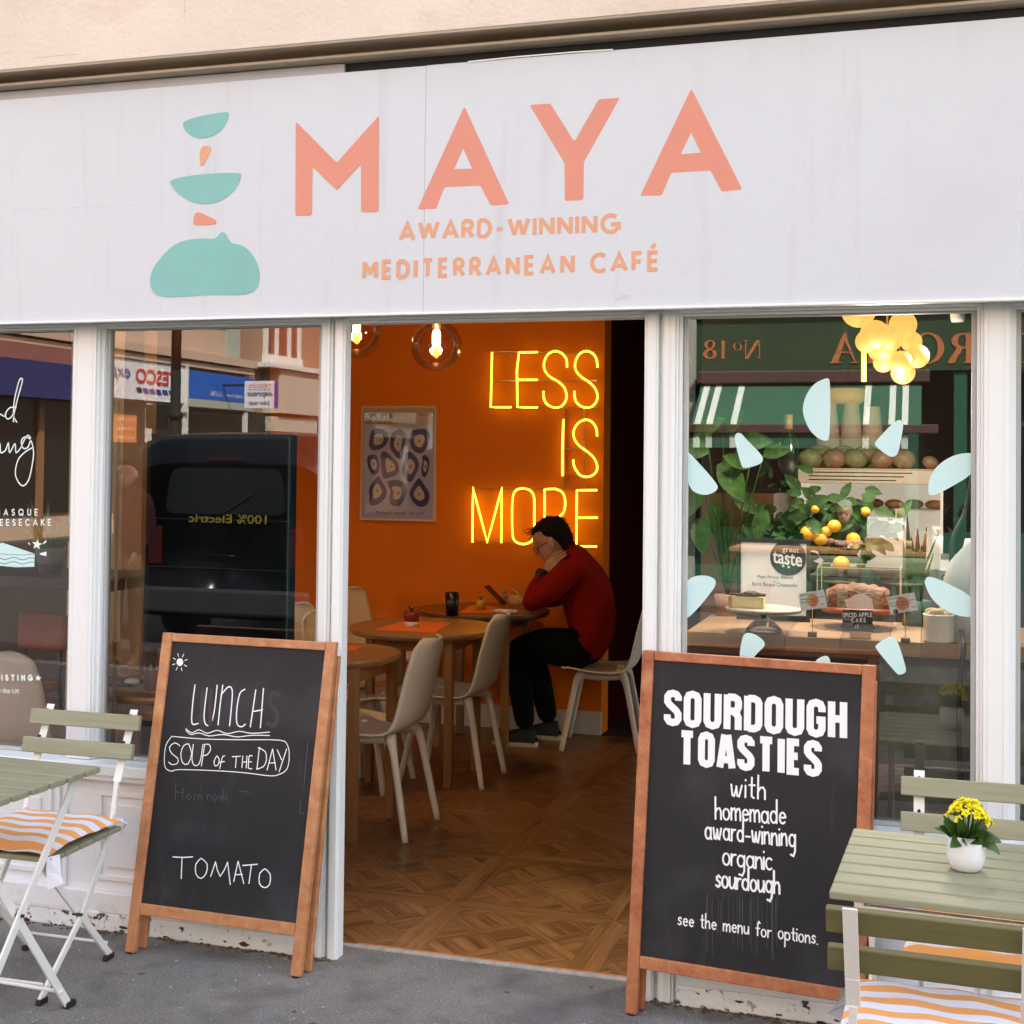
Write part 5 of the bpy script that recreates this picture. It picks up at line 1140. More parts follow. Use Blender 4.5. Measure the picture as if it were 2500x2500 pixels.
a = P(258, 1362, .40); b = P(340, 1332, .40); t = thing('window_bar', 'dark brown bar counter behind the pane left of the display screen', 'counter', (a.x, .4, 0))
dkb = mat('dark_brown_bar', (.085, .03, .018), .35, nz=(9, .2, (1, .1, 1)))
f = MB(); f.box(-2.70, -2.39, .40, .75, a.z, b.z); f.build('counter_top', dkb, t, True, bevel=.004)
f = MB(); f.box(-2.70, -2.39, .43, .47, a.z-.035, a.z-.0165); f.build('steel_rail', mat('brushed_rail', (.5, .48, .45), .35, .8), t, True); f = MB(); f.box(-2.70, -2.39, .45, .50, a.z-.075, a.z-.0352); f.build('rear_rail', dkb, t, True)
for x in (-2.67, -2.43): f = MB(); f.box(x-.015, x+.015, .66, .70, 0, a.z-.001); f.build('leg', black, t, True)
# front-left tables
c = G(335, 1704, .76); round_table((c.x-.02, c.y+.30), .30, 'round wooden table behind the pane left of the LUNCH board, with drink and earbud case')
tc_ = Vector((c.x-.02, c.y+.30, .7605))
c = G(300, 1606, .76); round_table((c.x-.05, c.y+.30), .30, 'small wooden table further back behind the pane left of the display screen')
c = G(322, 1672, .7605); t = thing('earbud_case', 'small white earbud case on the table behind the left pane', 'earbud case', c); f = MB(); f.ball((0, 0, .0125), .030, 20, 10, 1, .75, .42); f.build('case', mat('white_plastic', (.85, .85, .85), .3), t)
c = G(372, 1686, .7605); t = thing('iced_drink', 'tall glass of amber iced drink on the table behind the left pane', 'drink', c)
f = MB(); f.lathe([(0, 0), (.028, 0), (.038, .13), (.036, .13), (.026, .006)], (0, 0, 0), 24); f.build('glass', glass_lit, t); f = MB(); f.lathe([(0, .007), (.0255, .007), (.031, .07), (0, .07)], (0, 0, 0), 24); f.build('drink', mat('amber_tea', (.45, .17, .04), .2), t)
c = G(285, 1650, .7605); t = thing('eyeglasses', 'thin framed eyeglasses lying on the table behind the left pane', 'glasses', c); f = MB()
for e in (-.032, .032): f.tube([(e+.026*math.cos(i*PI/8), .0, .022+.02*math.sin(i*PI/8)) for i in range(17)], .0015, 5); f.tube([(e*1.8, 0, .025), (e*1.7, .12, .006)], .0015, 5)
f.build('frame', mat('pale_metal', (.6, .55, .4), .3, .8), t)
c = G(285, 1672, .7605); t = thing('tablet', 'black tablet lying on the table behind the left pane', 'tablet', c); f = MB(); f.box(-.09, .06, -.03, .10, 0, .010, rt('Z', .1)); f.build('case', black, t, bevel=.003)
pmat([], 0, '') if False else None
f = MB(); cc = tc_; f.box(cc.x-.02, cc.x+.22, cc.y-.20, cc.y-.02, .7602, .7618); tag(f.build('placemat', mato), 'orange placemat under the iced drink behind the left pane', 'placemat', 'orange paper placemats')
p = G(757, 1500, .825); chair((p.x+.277, p.y, 0), -W_, 'beige shell chair glimpsed right of the display screen')
# window 1: shelf, stool, plant, chair
dk2 = mat('grey_dark_counter', (.07, .06, .055), .4)
a = P(0, 1434, .30); b = P(150, 1406, .30); t = thing('window_shelf', 'dark counter behind the far left pane carrying the grey plant pot', 'counter', (-3.4, .3, 0))
f = MB(); f.box(-4.6, -2.86, .30, .72, a.z, a.z+.045); f.build('counter_top', dk2, t, True, bevel=.004)
for x in (-4.5, -3.7, -2.90): f = MB(); f.box(x-.02, x+.02, .62, .66, 0, a.z-.001); f.build('leg', black, t, True)
st = a.z+.045
c = P(122, 1400, .46); c.z = st+.0005; t = thing('potted_plant', 'spiky leafed plant in a grey pot behind the far left pane', 'potted plant', c)
f = MB(); f.lathe([(0, 0), (.040, 0), (.058, .10), (.053, .10), (.045, .02)], (0, 0, 0), 24); f.build('pot', mat('grey_pot', (.14, .16, .155), .6), t); f = MB(); f.lathe([(0, .092), (.053, .092)], (0, 0, 0), 18); f.build('soil', grout, t)
rr = random.Random(8); lf = mat('sage_spiky_leaf', (.10, .15, .035), .5, nz=(20, .4))
for k in range(26):
    f = MB(); a_ = rr.uniform(0, 2*PI); e = math.radians(rr.uniform(35, 85)); leaf(f, (.02*math.cos(a_), .02*math.sin(a_), .09), (math.cos(a_)*math.cos(e), math.sin(a_)*math.cos(e), math.sin(e)), rr.uniform(.10, .20), .014, rr.uniform(.1, .9), up=(.1, -1, .4)); f.build('leaf', lf, t)
lth = mat('brown_leather', (.33, .085, .028), .4, nz=(12, .3))
a = P(40, 1585, .95); b = P(160, 1500, .95); t = thing('bar_stool', 'bar stool with brown leather back behind the far left pane', 'stool', ((a.x+b.x)/2, .85, 0)); cx = (a.x+b.x)/2; hw = (b.x-a.x)/2
f = MB(); f.box(a.x, b.x, .95, .98, a.z, b.z); f.build('backrest', lth, t, True, bevel=.02); f = MB(); f.box(a.x+.01, b.x-.01, .66, .94, a.z-.16, a.z-.12); f.build('seat', lth, t, True, bevel=.015)
for sx in (-1, 1):
    f = MB(); f.tube([(cx+sx*hw*.7, .965, b.z-.03), (cx+sx*hw*.75, .96, a.z-.14), (cx+sx*hw*1.05, .98, 0)], .009, 8); f.build('leg', black, t, True); f = MB(); f.tube([(cx+sx*hw*.75, .68, a.z-.165), (cx+sx*hw*1.05, .62, 0)], .009, 8); f.build('leg', black, t, True)
f = MB(); f.tube([(cx+hw*math.cos(i*PI/10)*.98, .80+.17*math.sin(i*PI/10), .22) for i in range(20)], .008, 6, closed=True); f.build('foot_ring', black, t, True)
c = G(15, 1600, .83); chair((c.x-.08, c.y+.277, 0), PI, 'beige shell chair close behind the far left pane, only its back showing')
pillar2 = setting('white_column', mat('cream_paint', (.55, .50, .42), .6), (-3.75, -3.52, 1.3, 1.45, 0, 2.79))
# ================================================================== RIGHT WINDOW DISPLAY
ledw = mat('ledge_wood', (.27, .155, .075), .4, wood=(9, (.16, .085, .04), 0))
LY = .115; za = P(1668, 1541, LY).z; zb_ = P(1668, 1576, LY).z
led = thing('display_ledge', 'wooden display ledge along the right window over a grey green panel', 'counter', (-.3, LY, 0))
ws = [-.699, -.52, -.40, -.24, -.10, -.01, .09, .1365]
for i in range(len(ws)-1): f = MB(); f.box(ws[i], ws[i+1]-.0008, LY, .62, zb_, za-.0006*(i % 2)); f.build('board', ledw if i % 2 else mat('ledge_wood_pale', (.36, .22, .11), .4, wood=(9, (.22, .125, .06), 0)), led, True, bevel=.001)
f = MB(); f.box(.137, .9, LY, .62, zb_, za); f.build('board', ledw, led, True)
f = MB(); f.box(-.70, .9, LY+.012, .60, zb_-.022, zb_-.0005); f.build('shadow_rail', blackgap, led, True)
f = MB(); f.box(-.70, .9, LY+.03, .14+.03, .0, zb_-.0225); f.build('panel', mat('grey_green_panel', (.12, .135, .12), .75, nz=(4, .25), dirt=[(22, .5, .8, (.20, .215, .20))]), led, True)
def LZ(px, py, dz=0):      # a spot on the ledge top
    return G(px, py, za+dz)
# framed certificate
cy_ = .50; a = P(1798, 1532, cy_); b = P(1978, 1319, cy_); a.z = za+.0006; t = thing('framed_certificate', 'black framed great taste award certificate standing on the window ledge', 'certificate', (a.x, cy_, a.z)); fw = .012
f = MB()
for q in ((a.x, b.x, b.z-fw, b.z), (a.x, b.x, a.z, a.z+fw*1.6), (a.x, a.x+fw, a.z+fw*1.6, b.z-fw), (b.x-fw, b.x, a.z+fw*1.6, b.z-fw)): f.box(q[0], q[1], cy_, cy_+.018, q[2], q[3])
f.build('frame', mat('black_frame', (.012, .014, .018), .35), t, True); f = MB(); f.box(a.x+fw, b.x-fw, cy_+.006, cy_+.012, a.z+fw*1.6, b.z-fw); f.build('paper', mat('certificate_paper', (.80, .84, .88), .5), t, True)
CFr = frame((0, cy_+.0052, 0), (1, 0, 0), (0, 0, 1)); zc = lambda x, y: (1660+x/4.6, 1150+y/4.6)
f = MB(); c0 = onframe(*zc(1215, 975), CFr); f.flat([[(min(c0[0]+.0585*math.cos(i*PI/20), b.x-fw-.002), c0[1]+.0585*math.sin(i*PI/20)) for i in range(40)]], CFr, 0, 0); f.build('seal', mat('slate_seal', (.03, .045, .06), .6), t, True)
f = MB(); fitbox(f, 'great', P(*zc(1150, 925), cy_+.0045), P(*zc(1340, 860), cy_+.0045), (1, 0, -.05), (0, 0, 1)); fitbox(f, 'taste', P(*zc(1040, 1030), cy_+.0045), P(*zc(1395, 905), cy_+.0045), (1, 0, -.12), (0, 0, 1), bold=.02)
for sx in (1160, 1222): ss = [onframe(*zc(*p), CFr) for p in star(sx, 1065+(sx-1160)*.2, 22, 9)]; f.flat([ss], CFr, 0, .0012)
f.build('seal_lettering', mat('white_print', (.85, .87, .9), .6), t, True)
f = MB()
for s_, q in (('Maya Artisan Bakery', (868, 1212, 1272, 1180)), ('for', (1050, 1252, 1085, 1228)), ('Burnt Basque Cheesecake', (812, 1300, 1320, 1262))): fitbox(f, s_, P(*zc(q[0], q[1]), cy_+.0045), P(*zc(q[2], q[3]), cy_+.0045), (1, 0, 0), (0, 0, 1))
f.build('certificate_lettering', navy, t, True)
# cake stand and cheesecake
zz5 = lambda x, y: (1660+x/2.542, 1440+y/2.542)
c = LZ(*zz5(520, 262)); zt = P(*zz5(520, 112), c.y).z; t = thing('cake_stand', 'glass pedestal cake stand carrying the cheesecake slice', 'cake stand', c); R0 = (P(*zz5(765, 112), c.y)-P(*zz5(290, 112), c.y)).length/2; h = zt-c.z
gl2 = mat('bubbly_glass', (.55, .53, .50), .12, spec=.9, coat=.5); f = MB(); f.lathe([(R0*.50, 0), (R0*.46, .012), (R0*.30, .03), (R0*.12, .045), (R0*.07, h*.6), (R0*.10, h-.012)], (0, 0, 0), 32); f.build('foot', glassmat('foot_glass', .12, (.8, .8, .78)), t)
f = MB(); f.lathe([(0, h-.012), (R0*.97, h-.010), (R0, h-.004), (R0, h), (0, h)], (0, 0, 0), 40); f.build('plate', mat('stone_plate', (.42, .38, .30), .5, nz=(22, .3)), t)
cs_ = Vector(c); a = P(*zz5(315, 92), c.y-.02); b = P(*zz5(525, 10), c.y-.02); zt2 = c.z+h+.0005; t = thing('cheesecake_slice', 'slice of burnt cheesecake on the glass cake stand', 'cake', (a.x, c.y-.02, zt2))
hh = (b.z-a.z)*.80; f = MB(); L_ = b.x-a.x; y0 = c.y-.02
f.flat([[(a.x+L_*.04, y0-.01), (b.x, y0-.02), (b.x-.004, y0+.05), (a.x+.02, y0+.03)]], frame((0, 0, zt2+hh), (1, 0, 0), (0, 1, 0)), hh); f.build('filling', mat('cheesecake', (.72, .60, .28), .6, nz=(18, .12)), t, True, bevel=.002)
f = MB(); f.flat([[(a.x-.008, y0-.006), (a.x+L_*.04-.0008, y0-.0105), (a.x+.018, y0+.030), (a.x, y0+.032)]], frame((0, 0, zt2+hh), (1, 0, 0), (0, 1, 0)), hh); f.build('crust', mat('golden_crust', (.48, .24, .06), .7, nz=(50, .5)), t, True, bevel=.003)
f = MB(); vs = []; f.flat([smoothloop([(a.x-.008, y0-.008), (b.x+.002, y0-.022), (b.x, y0+.052), (a.x+.01, y0+.036)], 1)], frame((0, 0, zt2+hh+.006), (1, 0, 0), (0, 1, 0)), .0055); f.ball((a.x+L_*.62, y0+.005, zt2+hh+.005), .022, 14, 8, 1.3, .8, .55); f.build('burnt_top', mat('burnt_top', (.035, .014, .008), .5, bump=(60, .6)), t, True)
def card(pxs, stick, base, label, blackdot=False):
    bx = LZ(*base); t = thing('price_card', label, 'price card', bx, 0, 'white price cards on sticks'); y = bx.y-.004; q = [P(*zz5(*p), y) for p in pxs]
    f = MB(); n_ = Vector((0, .0012, 0)); f.add(q+[v+n_ for v in q], [(3, 2, 1, 0), (4, 5, 6, 7), (0, 1, 5, 4), (1, 2, 6, 5), (2, 3, 7, 6), (3, 0, 4, 7)]); f.build('card', mat('card_white', (.80, .80, .84), .6), t, True)
    U = (q[1]-q[0]).normalized(); V = (q[0]-q[3]).normalized(); cc = (q[0]+q[1]+q[2]+q[3])/4; W_2 = (q[1]-q[0]).length; H_ = (q[0]-q[3]).length; fr = frame(cc-Vector((0, .0006, 0)), U, V)
    f = MB(); f.flat([[(W_2*.0+H_*.36*math.cos(i*PI/14), H_*.36*math.sin(i*PI/14)) for i in range(28)]], fr, 0, .0003); f.build('printed_disc', mat('salmon_print', (.72, .26, .14), .6), t, True)
    f = MB()
    for k, (u0, v0, l) in enumerate(((-.46, .36, .5), (-.46, .12, .22), (-.46, -.05, .22), (.26, .12, .2), (.28, -.28, .16), (-.2, .08, .4), (-.16, -.06, .34))): ribbon(f, [(W_2*u0, H_*v0), (W_2*(u0+l), H_*v0)], H_*.035, fr, .0006+.0001*(k % 3), cap=False)
    f.build('printed_lines', navy, t, True)
    if blackdot: f = MB(); f.flat([[(-W_2*.30+H_*.14*math.cos(i*PI/8), -H_*.38+H_*.14*math.sin(i*PI/8)) for i in range(16)]], fr, 0, .0009); f.build('dark_dot', black, t, True)
    top = P(*zz5(*stick), y+.002); f = MB(); f.tube([(bx.x, y+.003, bx.z+.006), (top.x, y+.003, top.z)], .0012, 6); f.build('stick', brass, t, True); f = MB(); f.box(bx.x-.013, bx.x+.013, bx.y-.012, bx.y+.012, bx.z, bx.z+.014); f.build('base', black, t, True, bevel=.002)
card([(735, 22), (893, 0), (915, 110), (752, 130)], (822, 100), zz5(822, 290), 'white price card on a thin stick beside the cake stand')
card([(1283, 45), (1455, 17), (1478, 125), (1308, 153)], (1392, 90), zz5(1400, 325), 'white price card on a thin stick left of the white crock', True)
a = LZ(*zz5(1055, 296)); b = LZ(*zz5(1190, 296)); t = thing('cake_label', 'small black chalk card reading SPICED APPLE CAKE in a wooden block', 'price card', a); f = MB(); f.box(a.x, b.x, a.y-.012, a.y+.012, a.z, a.z+.020); f.build('block', mat('pale_block', (.52, .30, .15), .5), t, True, bevel=.002)
a1 = P(*zz5(1008, 254), a.y); b1_ = P(*zz5(1196, 128), a.y); f = MB(); f.box(a1.x, b1_.x, a.y-.0015, a.y+.0015, a.z+.0201, b1_.z); f.build('chalk_card', chalkb, t, True); f = MB(); FR_ = frame((0, a.y-.0022, 0), (1, 0, 0), (0, 0, 1)); kx = (b1_.x-a1.x)/188
for s_, x0, x1, yb in (('SPICED', 1012, 1096, 168), ('APPLE', 1112, 1192, 166), ('CAKE', 1066, 1152, 200)): strokes(f, s_, CAP, onframe(*zz5(x0, yb), FR_), onframe(*zz5(x1, yb), FR_), 24*kx, 5*kx, FR_, 0, xs=.7)
textmesh(f, '\u00a35', P(*zz5(1080, 236), a.y-.0022), (1, 0, 0), (0, 0, 1), 30*kx); f.build('chalk_lettering', chalk, t, True)
c = LZ(*zz5(1605, 322)); r = (P(*zz5(1700, 250), c.y)-P(*zz5(1510, 250), c.y)).length/2; h = P(*zz5(1600, 150), c.y).z-c.z; t = thing('crock', 'plain white ceramic crock on the window ledge', 'crock', c); f = MB(); f.lathe([(0, 0), (r*.96, 0), (r, .006), (r, h*.93), (r*1.05, h*.95), (r*1.05, h), (r*.9, h), (r*.9, .01), (0, .008)], (0, 0, 0), 36); f.build('crock_body', mat('cream_crock', (.66, .63, .56), .3), t)
f = MB()
for k in range(7): a_ = k*.9; f.ball((r*.45*math.cos(a_), r*.45*math.sin(a_), h*.96+.008*(k % 2)), .022, 8, 6, 1, .7, .6)
f.build('rolls', mat('pastry_roll', (.34, .25, .12), .8, nz=(40, .4)), t)
c = LZ(2370, 1565); c.y += .03; t = thing('round_vase', 'big pale grey rounded vase at the right end of the ledge', 'vase', c); f = MB(); f.lathe([(0, 0), (.06, 0), (.085, .07), (.088, .14), (.06, .23), (.022, .275), (.016, .30), (.014, .30)], (0, 0, 0), 32); f.build('vase_body', mat('pale_grey_glaze', (.40, .41, .42), .4), t)
# loaf on terracotta stand with green bowl
q = P(2025, 1480, .42); q2 = P(2165, 1480, .42); cx = (q.x+q2.x)/2; t = thing('cake_board', 'terracotta plate on a green pedestal carrying a loaf cake', 'cake stand', (cx, .42, za+.0005)); zp = q.z
f = MB(); f.lathe([(0, 0), (.055, 0), (.04, .02), (.03, zp-za-.03), (.06, zp-za-.022)], (0, 0, 0), 28); f.build('pedestal', mat('green_glaze', (.05, .13, .02), .25), t); f = MB(); f.lathe([(0, zp-za-.020), (.11, zp-za-.014), (.125, zp-za), (0, zp-za)], (0, 0, 0), 40); f.build('plate', mat('terracotta', (.33, .09, .04), .45, nz=(20, .3)), t)
t = thing('loaf_cake', 'brown spiced loaf cake in white paper on the terracotta plate', 'cake', (cx, .42, zp+.001)); f = MB(); vs = []; n_ = 12
for i in range(n_+1):
    u = i/n_*2-1; hh = .075*(1-.25*abs(u)**3)+random.uniform(-.004, .004)
    for k in range(9):
        a_ = PI*k/8; vs.append((u*.098, .038*math.cos(a_)*(1-.15*abs(u)**4), hh*abs(math.sin(a_))**.55))
f.add(vs, [(i*9+j, i*9+j+1, (i+1)*9+j+1, (i+1)*9+j) for i in range(n_) for j in range(8)]+[tuple(range(9)), tuple(n_*9+8-j for j in range(9))], True); f.build('loaf', mat('baked_loaf', (.17, .05, .012), .6, nz=(14, .6), bump=(70, .9)), t)
f = MB(); f.add([(-.03, -.041, .0), (.05, -.042, .0), (.045, -.043, .03), (.02, -.043, .048), (-.005, -.043, .044), (-.025, -.043, .03), (-.04, -.043, .025)], [(0, 1, 2, 3, 4, 5, 6)]); f.build('paper', mat('baking_paper', (.6, .58, .56), .7), t)
# glass bell / box frame over the loaf
f = MB(); x0, x1, y0, y1 = cx-.12, cx+.13, .33, .52
for a_, b_ in (((x0, y0), (x1, y0)), ((x1, y0), (x1, y1)), ((x1, y1), (x0, y1)), ((x0, y1), (x0, y0))):
    f.bar((*a_, zp+.13), (*b_, zp+.13), .003, .003); f.bar((*a_, zp+.001), (*a_, zp+.13), .003, .003)
tag(f.build('cake_cloche', mat('pale_metal', (.6, .55, .4), .3, .8)), 'thin metal framed glass box around the loaf cake', 'cake cover')
# plants
lm = mat('lemon_leaf', (.022, .065, .008), .65, spec=.25, nz=(24, .5)); lem = mat('lemon_skin', (.85, .42, .02), .45, bump=(90, .3)); bigl = mat('broad_green_leaf', (.022, .062, .004), .6, spec=.2, nz=(40, .6), bump=(30, .5))
base = P(2060, 1420, .80); base.z = .9; t = thing('lemon_tree', 'small lemon tree with ripe lemons behind the certificate', 'potted plant', base); rr = random.Random(21); f = MB(); crown = P(2060, 1290, .80)
f.tube([base, base.lerp(crown, .5)+Vector((.01, 0, 0)), crown], .007, 8); f.build('trunk', mat('bark', (.10, .07, .04), .8), t, True); f = MB(); f.lathe([(0, -.9), (.10, -.9), (.12, -.02), (.10, -.02)], base, 24); f.build('pot', mat('clay_pot', (.25, .13, .08), .8), t, True)
for k in range(230):
    px, py = rr.gauss(2030, 70), rr.gauss(1292, 42); p = P(px, py, .80+rr.uniform(-.10, .12)); a_ = rr.uniform(0, 2*PI); e = rr.uniform(-.6, .9); f = MB(); leaf(f, p, (math.cos(a_)*math.cos(e), math.sin(a_)*math.cos(e)*.5, math.sin(e)), rr.uniform(.05, .085), rr.uniform(.020, .030), rr.uniform(.2, .9), up=(.2, -1, .5), seg=4); f.build('leaf', lm, t, True)
for px, py, r_ in ((1975, 1302, 20), (2003, 1315, 17), (2018, 1298, 13), (2037, 1285, 16), (2083, 1316, 16), (2054, 1376, 19), (1990, 1243, 10), (2112, 1250, 12)):
    p = P(px, py, .70); r = r_*4.85/3285; f = MB(); f.ball(p, r, 18, 12, 1, 1, .92, None); f.build('lemon', lem, t, True)
base = P(1790, 1500, .75); base.z = za+.001; base.y = .60; t = thing('broad_leaf_plant', 'tall plant with broad heart shaped leaves at the left of the right window', 'potted plant', base)
f = MB(); f.lathe([(0, 0), (.035, 0), (.045, .07), (.04, .07)], base, 20); f.build('pot', mat('clay_pot', (.25, .13, .08), .8), t, True)
for px, py, s_, e in ((1868, 1245, .11, -1.3), (1760, 1130, .16, -.9), (1712, 1170, .17, -1.1), (1800, 1085, .13, .2), (1740, 1230, .15, -1.2), (1708, 1265, .13, -1.4), (1790, 1200, .12, -.6), (1830, 1140, .10, .5), (1765, 1060, .12, .9), (1822, 1260, .10, -1.2), (1730, 1100, .14, .1), (1865, 1110, .10, .3), (1700, 1060, .12, .6), (1780, 1290, .10, -1.3)):
    p = P(px, py, .62+rr.uniform(-.05, .12)); a_ = rr.uniform(-.4, .4)+(PI if rr.random() < .5 else 0); f = MB(); leaf(f, p, (math.cos(a_)*math.cos(e), -.25, math.sin(e)), s_, s_*.34, .3, up=(0, -1, .3)); f.build('leaf', bigl, t, True); f = MB(); f.tube(resamp([base+Vector((0, 0, .06)), base.lerp(p, .5)+Vector((0, 0, .05)), p], 3), .0022, 5); f.build('stem', bigl, t, True)
base = P(2235, 1440, .55); base.z = za+.001; t = thing('snake_plant', 'upright sword leafed plant right of the lemon tree', 'potted plant', base); f = MB(); f.lathe([(0, 0), (.04, 0), (.05, .08), (.045, .08)], base, 20); f.build('pot', mat('dark_green_pot', (.02, .07, .04), .4), t, True)
for px, py, s_, w_ in ((2215, 1255, .012, .012), (2240, 1290, .01, .015), (2262, 1285, .01, .012), (2225, 1310, .01, .018), (2250, 1330, .01, .016), (2290, 1300, .03, .006), (2278, 1350, .02, .007), (2205, 1320, .01, .014)):
    top = P(px, py, .52+rr.uniform(-.03, .05)); b0 = base+Vector((rr.uniform(-.02, .02), rr.uniform(-.02, .02), .07)); d = top-b0; f = MB(); leaf(f, b0, d, d.length, w_, .05, up=(0, -1, 0.01), seg=8); f.build('leaf', mat('striped_sword_leaf', (.04, .12, .03), .4, nz=(12, .6)), t, True)
# pastry fridge, cups, fruit
fy = 1.25; a = P(1948, 1262, fy); b = P(2300, 1184, fy); sl_ = P(2300, 1146, fy); t = thing('pastry_fridge', 'cream topped glass display fridge behind the right window', 'display fridge', ((a.x+b.x)/2, fy, 0)); crm = mat('cream_enamel', (.62, .52, .40), .35)
f = MB(); f.box(a.x+.015, b.x-.01, fy+.05, fy+.62, b.z+.052, b.z+.058); f.box(a.x-.01, b.x+.01, fy, fy+.65, b.z, b.z+.052); f.build('top_slab', crm, t, True, bevel=.006)
for k in range(3): f = MB(); f.box(a.x+.04, a.x+.36+.03*k, fy-.0015, fy-.0002, b.z+.012+k*.014, b.z+.016+k*.014); f.build('vent_slot', black, t, True)
zlow = a.z-.22; f = MB(); f.add([(a.x+.005, fy+.01, zlow), (b.x-.005, fy+.01, zlow), (b.x-.005, fy+.01, b.z-.001), (a.x+.005, fy+.01, b.z-.001)], [(0, 1, 2, 3)]); f.build('front_glass', glassmat('fridge_glass', .10), t, True)
f = MB(); f.box(a.x+.005, b.x-.005, fy+.50, fy+.52, zlow, b.z-.001); f.box(a.x-.004, a.x+.0045, fy+.012, fy+.50, zlow, b.z-.001); f.box(b.x-.0045, b.x+.004, fy+.012, fy+.50, zlow, b.z-.001); f.build('liner', mat('fridge_liner', (.55, .52, .48), .3, emit=((1, .86, .68), .10)), t, True)
f = MB(); f.box(a.x+.006, b.x-.006, fy+.03, fy+.49, a.z+.03, a.z+.036); f.build('shelf', mat('shelf_steel', (.6, .58, .55), .3, .6), t, True); f = MB(); f.box(a.x, b.x, fy, fy+.6, 0, zlow-.001); f.build('cabinet', mat('fridge_base', (.10, .09, .08), .5), t, True)
for k in range(7):
    f = MB(); f.ball((a.x+.05+k*.075, fy+.18+.05*(k % 2), a.z+.052), .026, 12, 8, 1.4, .9, .7); f.build('pastry', mat('pastry_brown', (.45, .2, .06), .6, nz=(30, .4)), t, True)
zs = b.z+.0585; kf = mat('kraft_paper_cup', (.50, .40, .27), .7)
for px, pt in ((2023, 984), (2078, 984), (2130, 993)):
    c = P(px, 1140, fy+.34); c.z = zs; top = P(px, pt, fy+.34).z; R1 = 25*5.45/3285; hgt = top-zs; prof = []; n_ = 12; body_h = .13
    prof = [(R1*1.12, 0)]
    for k in range(n_): z0 = k*(hgt-body_h)/n_; prof += [(R1*1.16, z0+.002), (R1*1.16, z0+.006), (R1*1.06, z0+.0065)]
    prof += [(R1*1.02, hgt-body_h), (R1*.70, hgt), (0, hgt)]
    tag(MB().lathe(prof, c, 28, smooth=False).build('cup_stack', kf, None), {2023: 'left stack of upturned kraft paper cups on the display fridge', 2078: 'middle stack of upturned kraft paper cups under the beige bowl', 2130: 'shorter right stack of upturned kraft paper cups on the display fridge'}[px], 'paper cups', 'stacks of paper cups')
p = P(2066, 986, fy+.34); t = thing('bowl_lamp', 'beige bowl shaped shade above the paper cup stacks', 'lamp', p); R1 = 46*5.5/3285; f = MB(); f.lathe([(0, .001), (R1*.75, .001), (R1*.97, .02), (R1, .06), (R1*.96, .06), (R1*.7, .012)], (0, 0, 0), 36); f.build('shade', mat('beige_shade', (.62, .36, .13), .6, emit=((1, .5, .15), .03)), t); f = MB(); f.tube([(0, 0, .01), (0, 0, 2.78-p.z)], .004, 6); f.build('cord', black, t)
mg = mat('mango_skin', (.25, .18, .10), .5, dirt=[(22, .4, .65, (.33, .13, .08)), (90, .6, .7, (.38, .33, .2))]); mg2 = mat('green_mango_skin', (.20, .21, .10), .5, dirt=[(20, .5, .8, (.26, .17, .09)), (90, .6, .7, (.33, .34, .2))]); rr = random.Random(33)
desc = ['leftmost', 'second', 'third', 'fourth', 'fifth', 'sixth']
for k, (px, py, r_) in enumerate(((1978, 1124, 27), (2037, 1124, 27), (2088, 1126, 27), (2155, 1126, 27), (2206, 1126, 27), (2272, 1136, 18))):
    c = P(px, py, fy+.09); r = r_*5.1/3285; c.z = zs+r*.86; f = MB(); f.ball((0, 0, 0), r, 18, 12, 1.12, .9, .9, rt('Y', rr.uniform(-.5, .5)))
    tag(f.xf(Matrix.Translation(c)).build('mango', (mg, mg2)[(k+1) % 2 if k != 4 else 0]), f'{desc[k]} mango from the left in the front row on the display fridge', 'mango', 'mangoes on the display fridge')
for k, (px, py) in enumerate(((2004, 1100), (2115, 1100), (2060, 1102))):
    c = P(px, py, fy+.20); f = MB(); r = .042; c.z = zs+.055; f.ball((0, 0, 0), r, 18, 12, 1.2, .9, .85); tag(f.xf(Matrix.Translation(c)).build('mango', mg2), ('mango in the back row behind the leftmost ones', 'mango in the back row before the shorter cup stack', 'mango in the back row before the middle cup stack')[k], 'mango', 'mangoes on the display fridge')
c = P(1924, 1190, fy-.15); t = thing('wine_bottle', 'dark green wine bottle left of the display fridge', 'bottle', c); top = P(1924, 1012, fy-.15).z-c.z; f = MB(); f.lathe([(0, -.02), (.036, -.02), (.037, top*.55), (.030, top*.66), (.014, top*.76), (.013, top*.92)], (0, 0, 0), 24); f.build('bottle', mat('dark_green_glass', (.008, .03, .012), .1, spec=.7), t)
f = MB(); f.lathe([(.0155, top*.80), (.0155, top), (0, top)], (0, 0, 0), 18); f.build('foil', mat('tan_foil', (.35, .22, .10), .4), t); f = MB(); f.lathe([(.0375, .02), (.0375, .12)], (0, 0, 0), 24); f.build('label', mat('black_label', (.02, .02, .02), .5), t)
f = MB(); f.box(c.x-.3, a.x-.06, fy-.30, fy+.5, 0, c.z-.021); tag(f.build('back_counter', darkw), 'dark counter under the wine bottle behind the right window', 'counter')
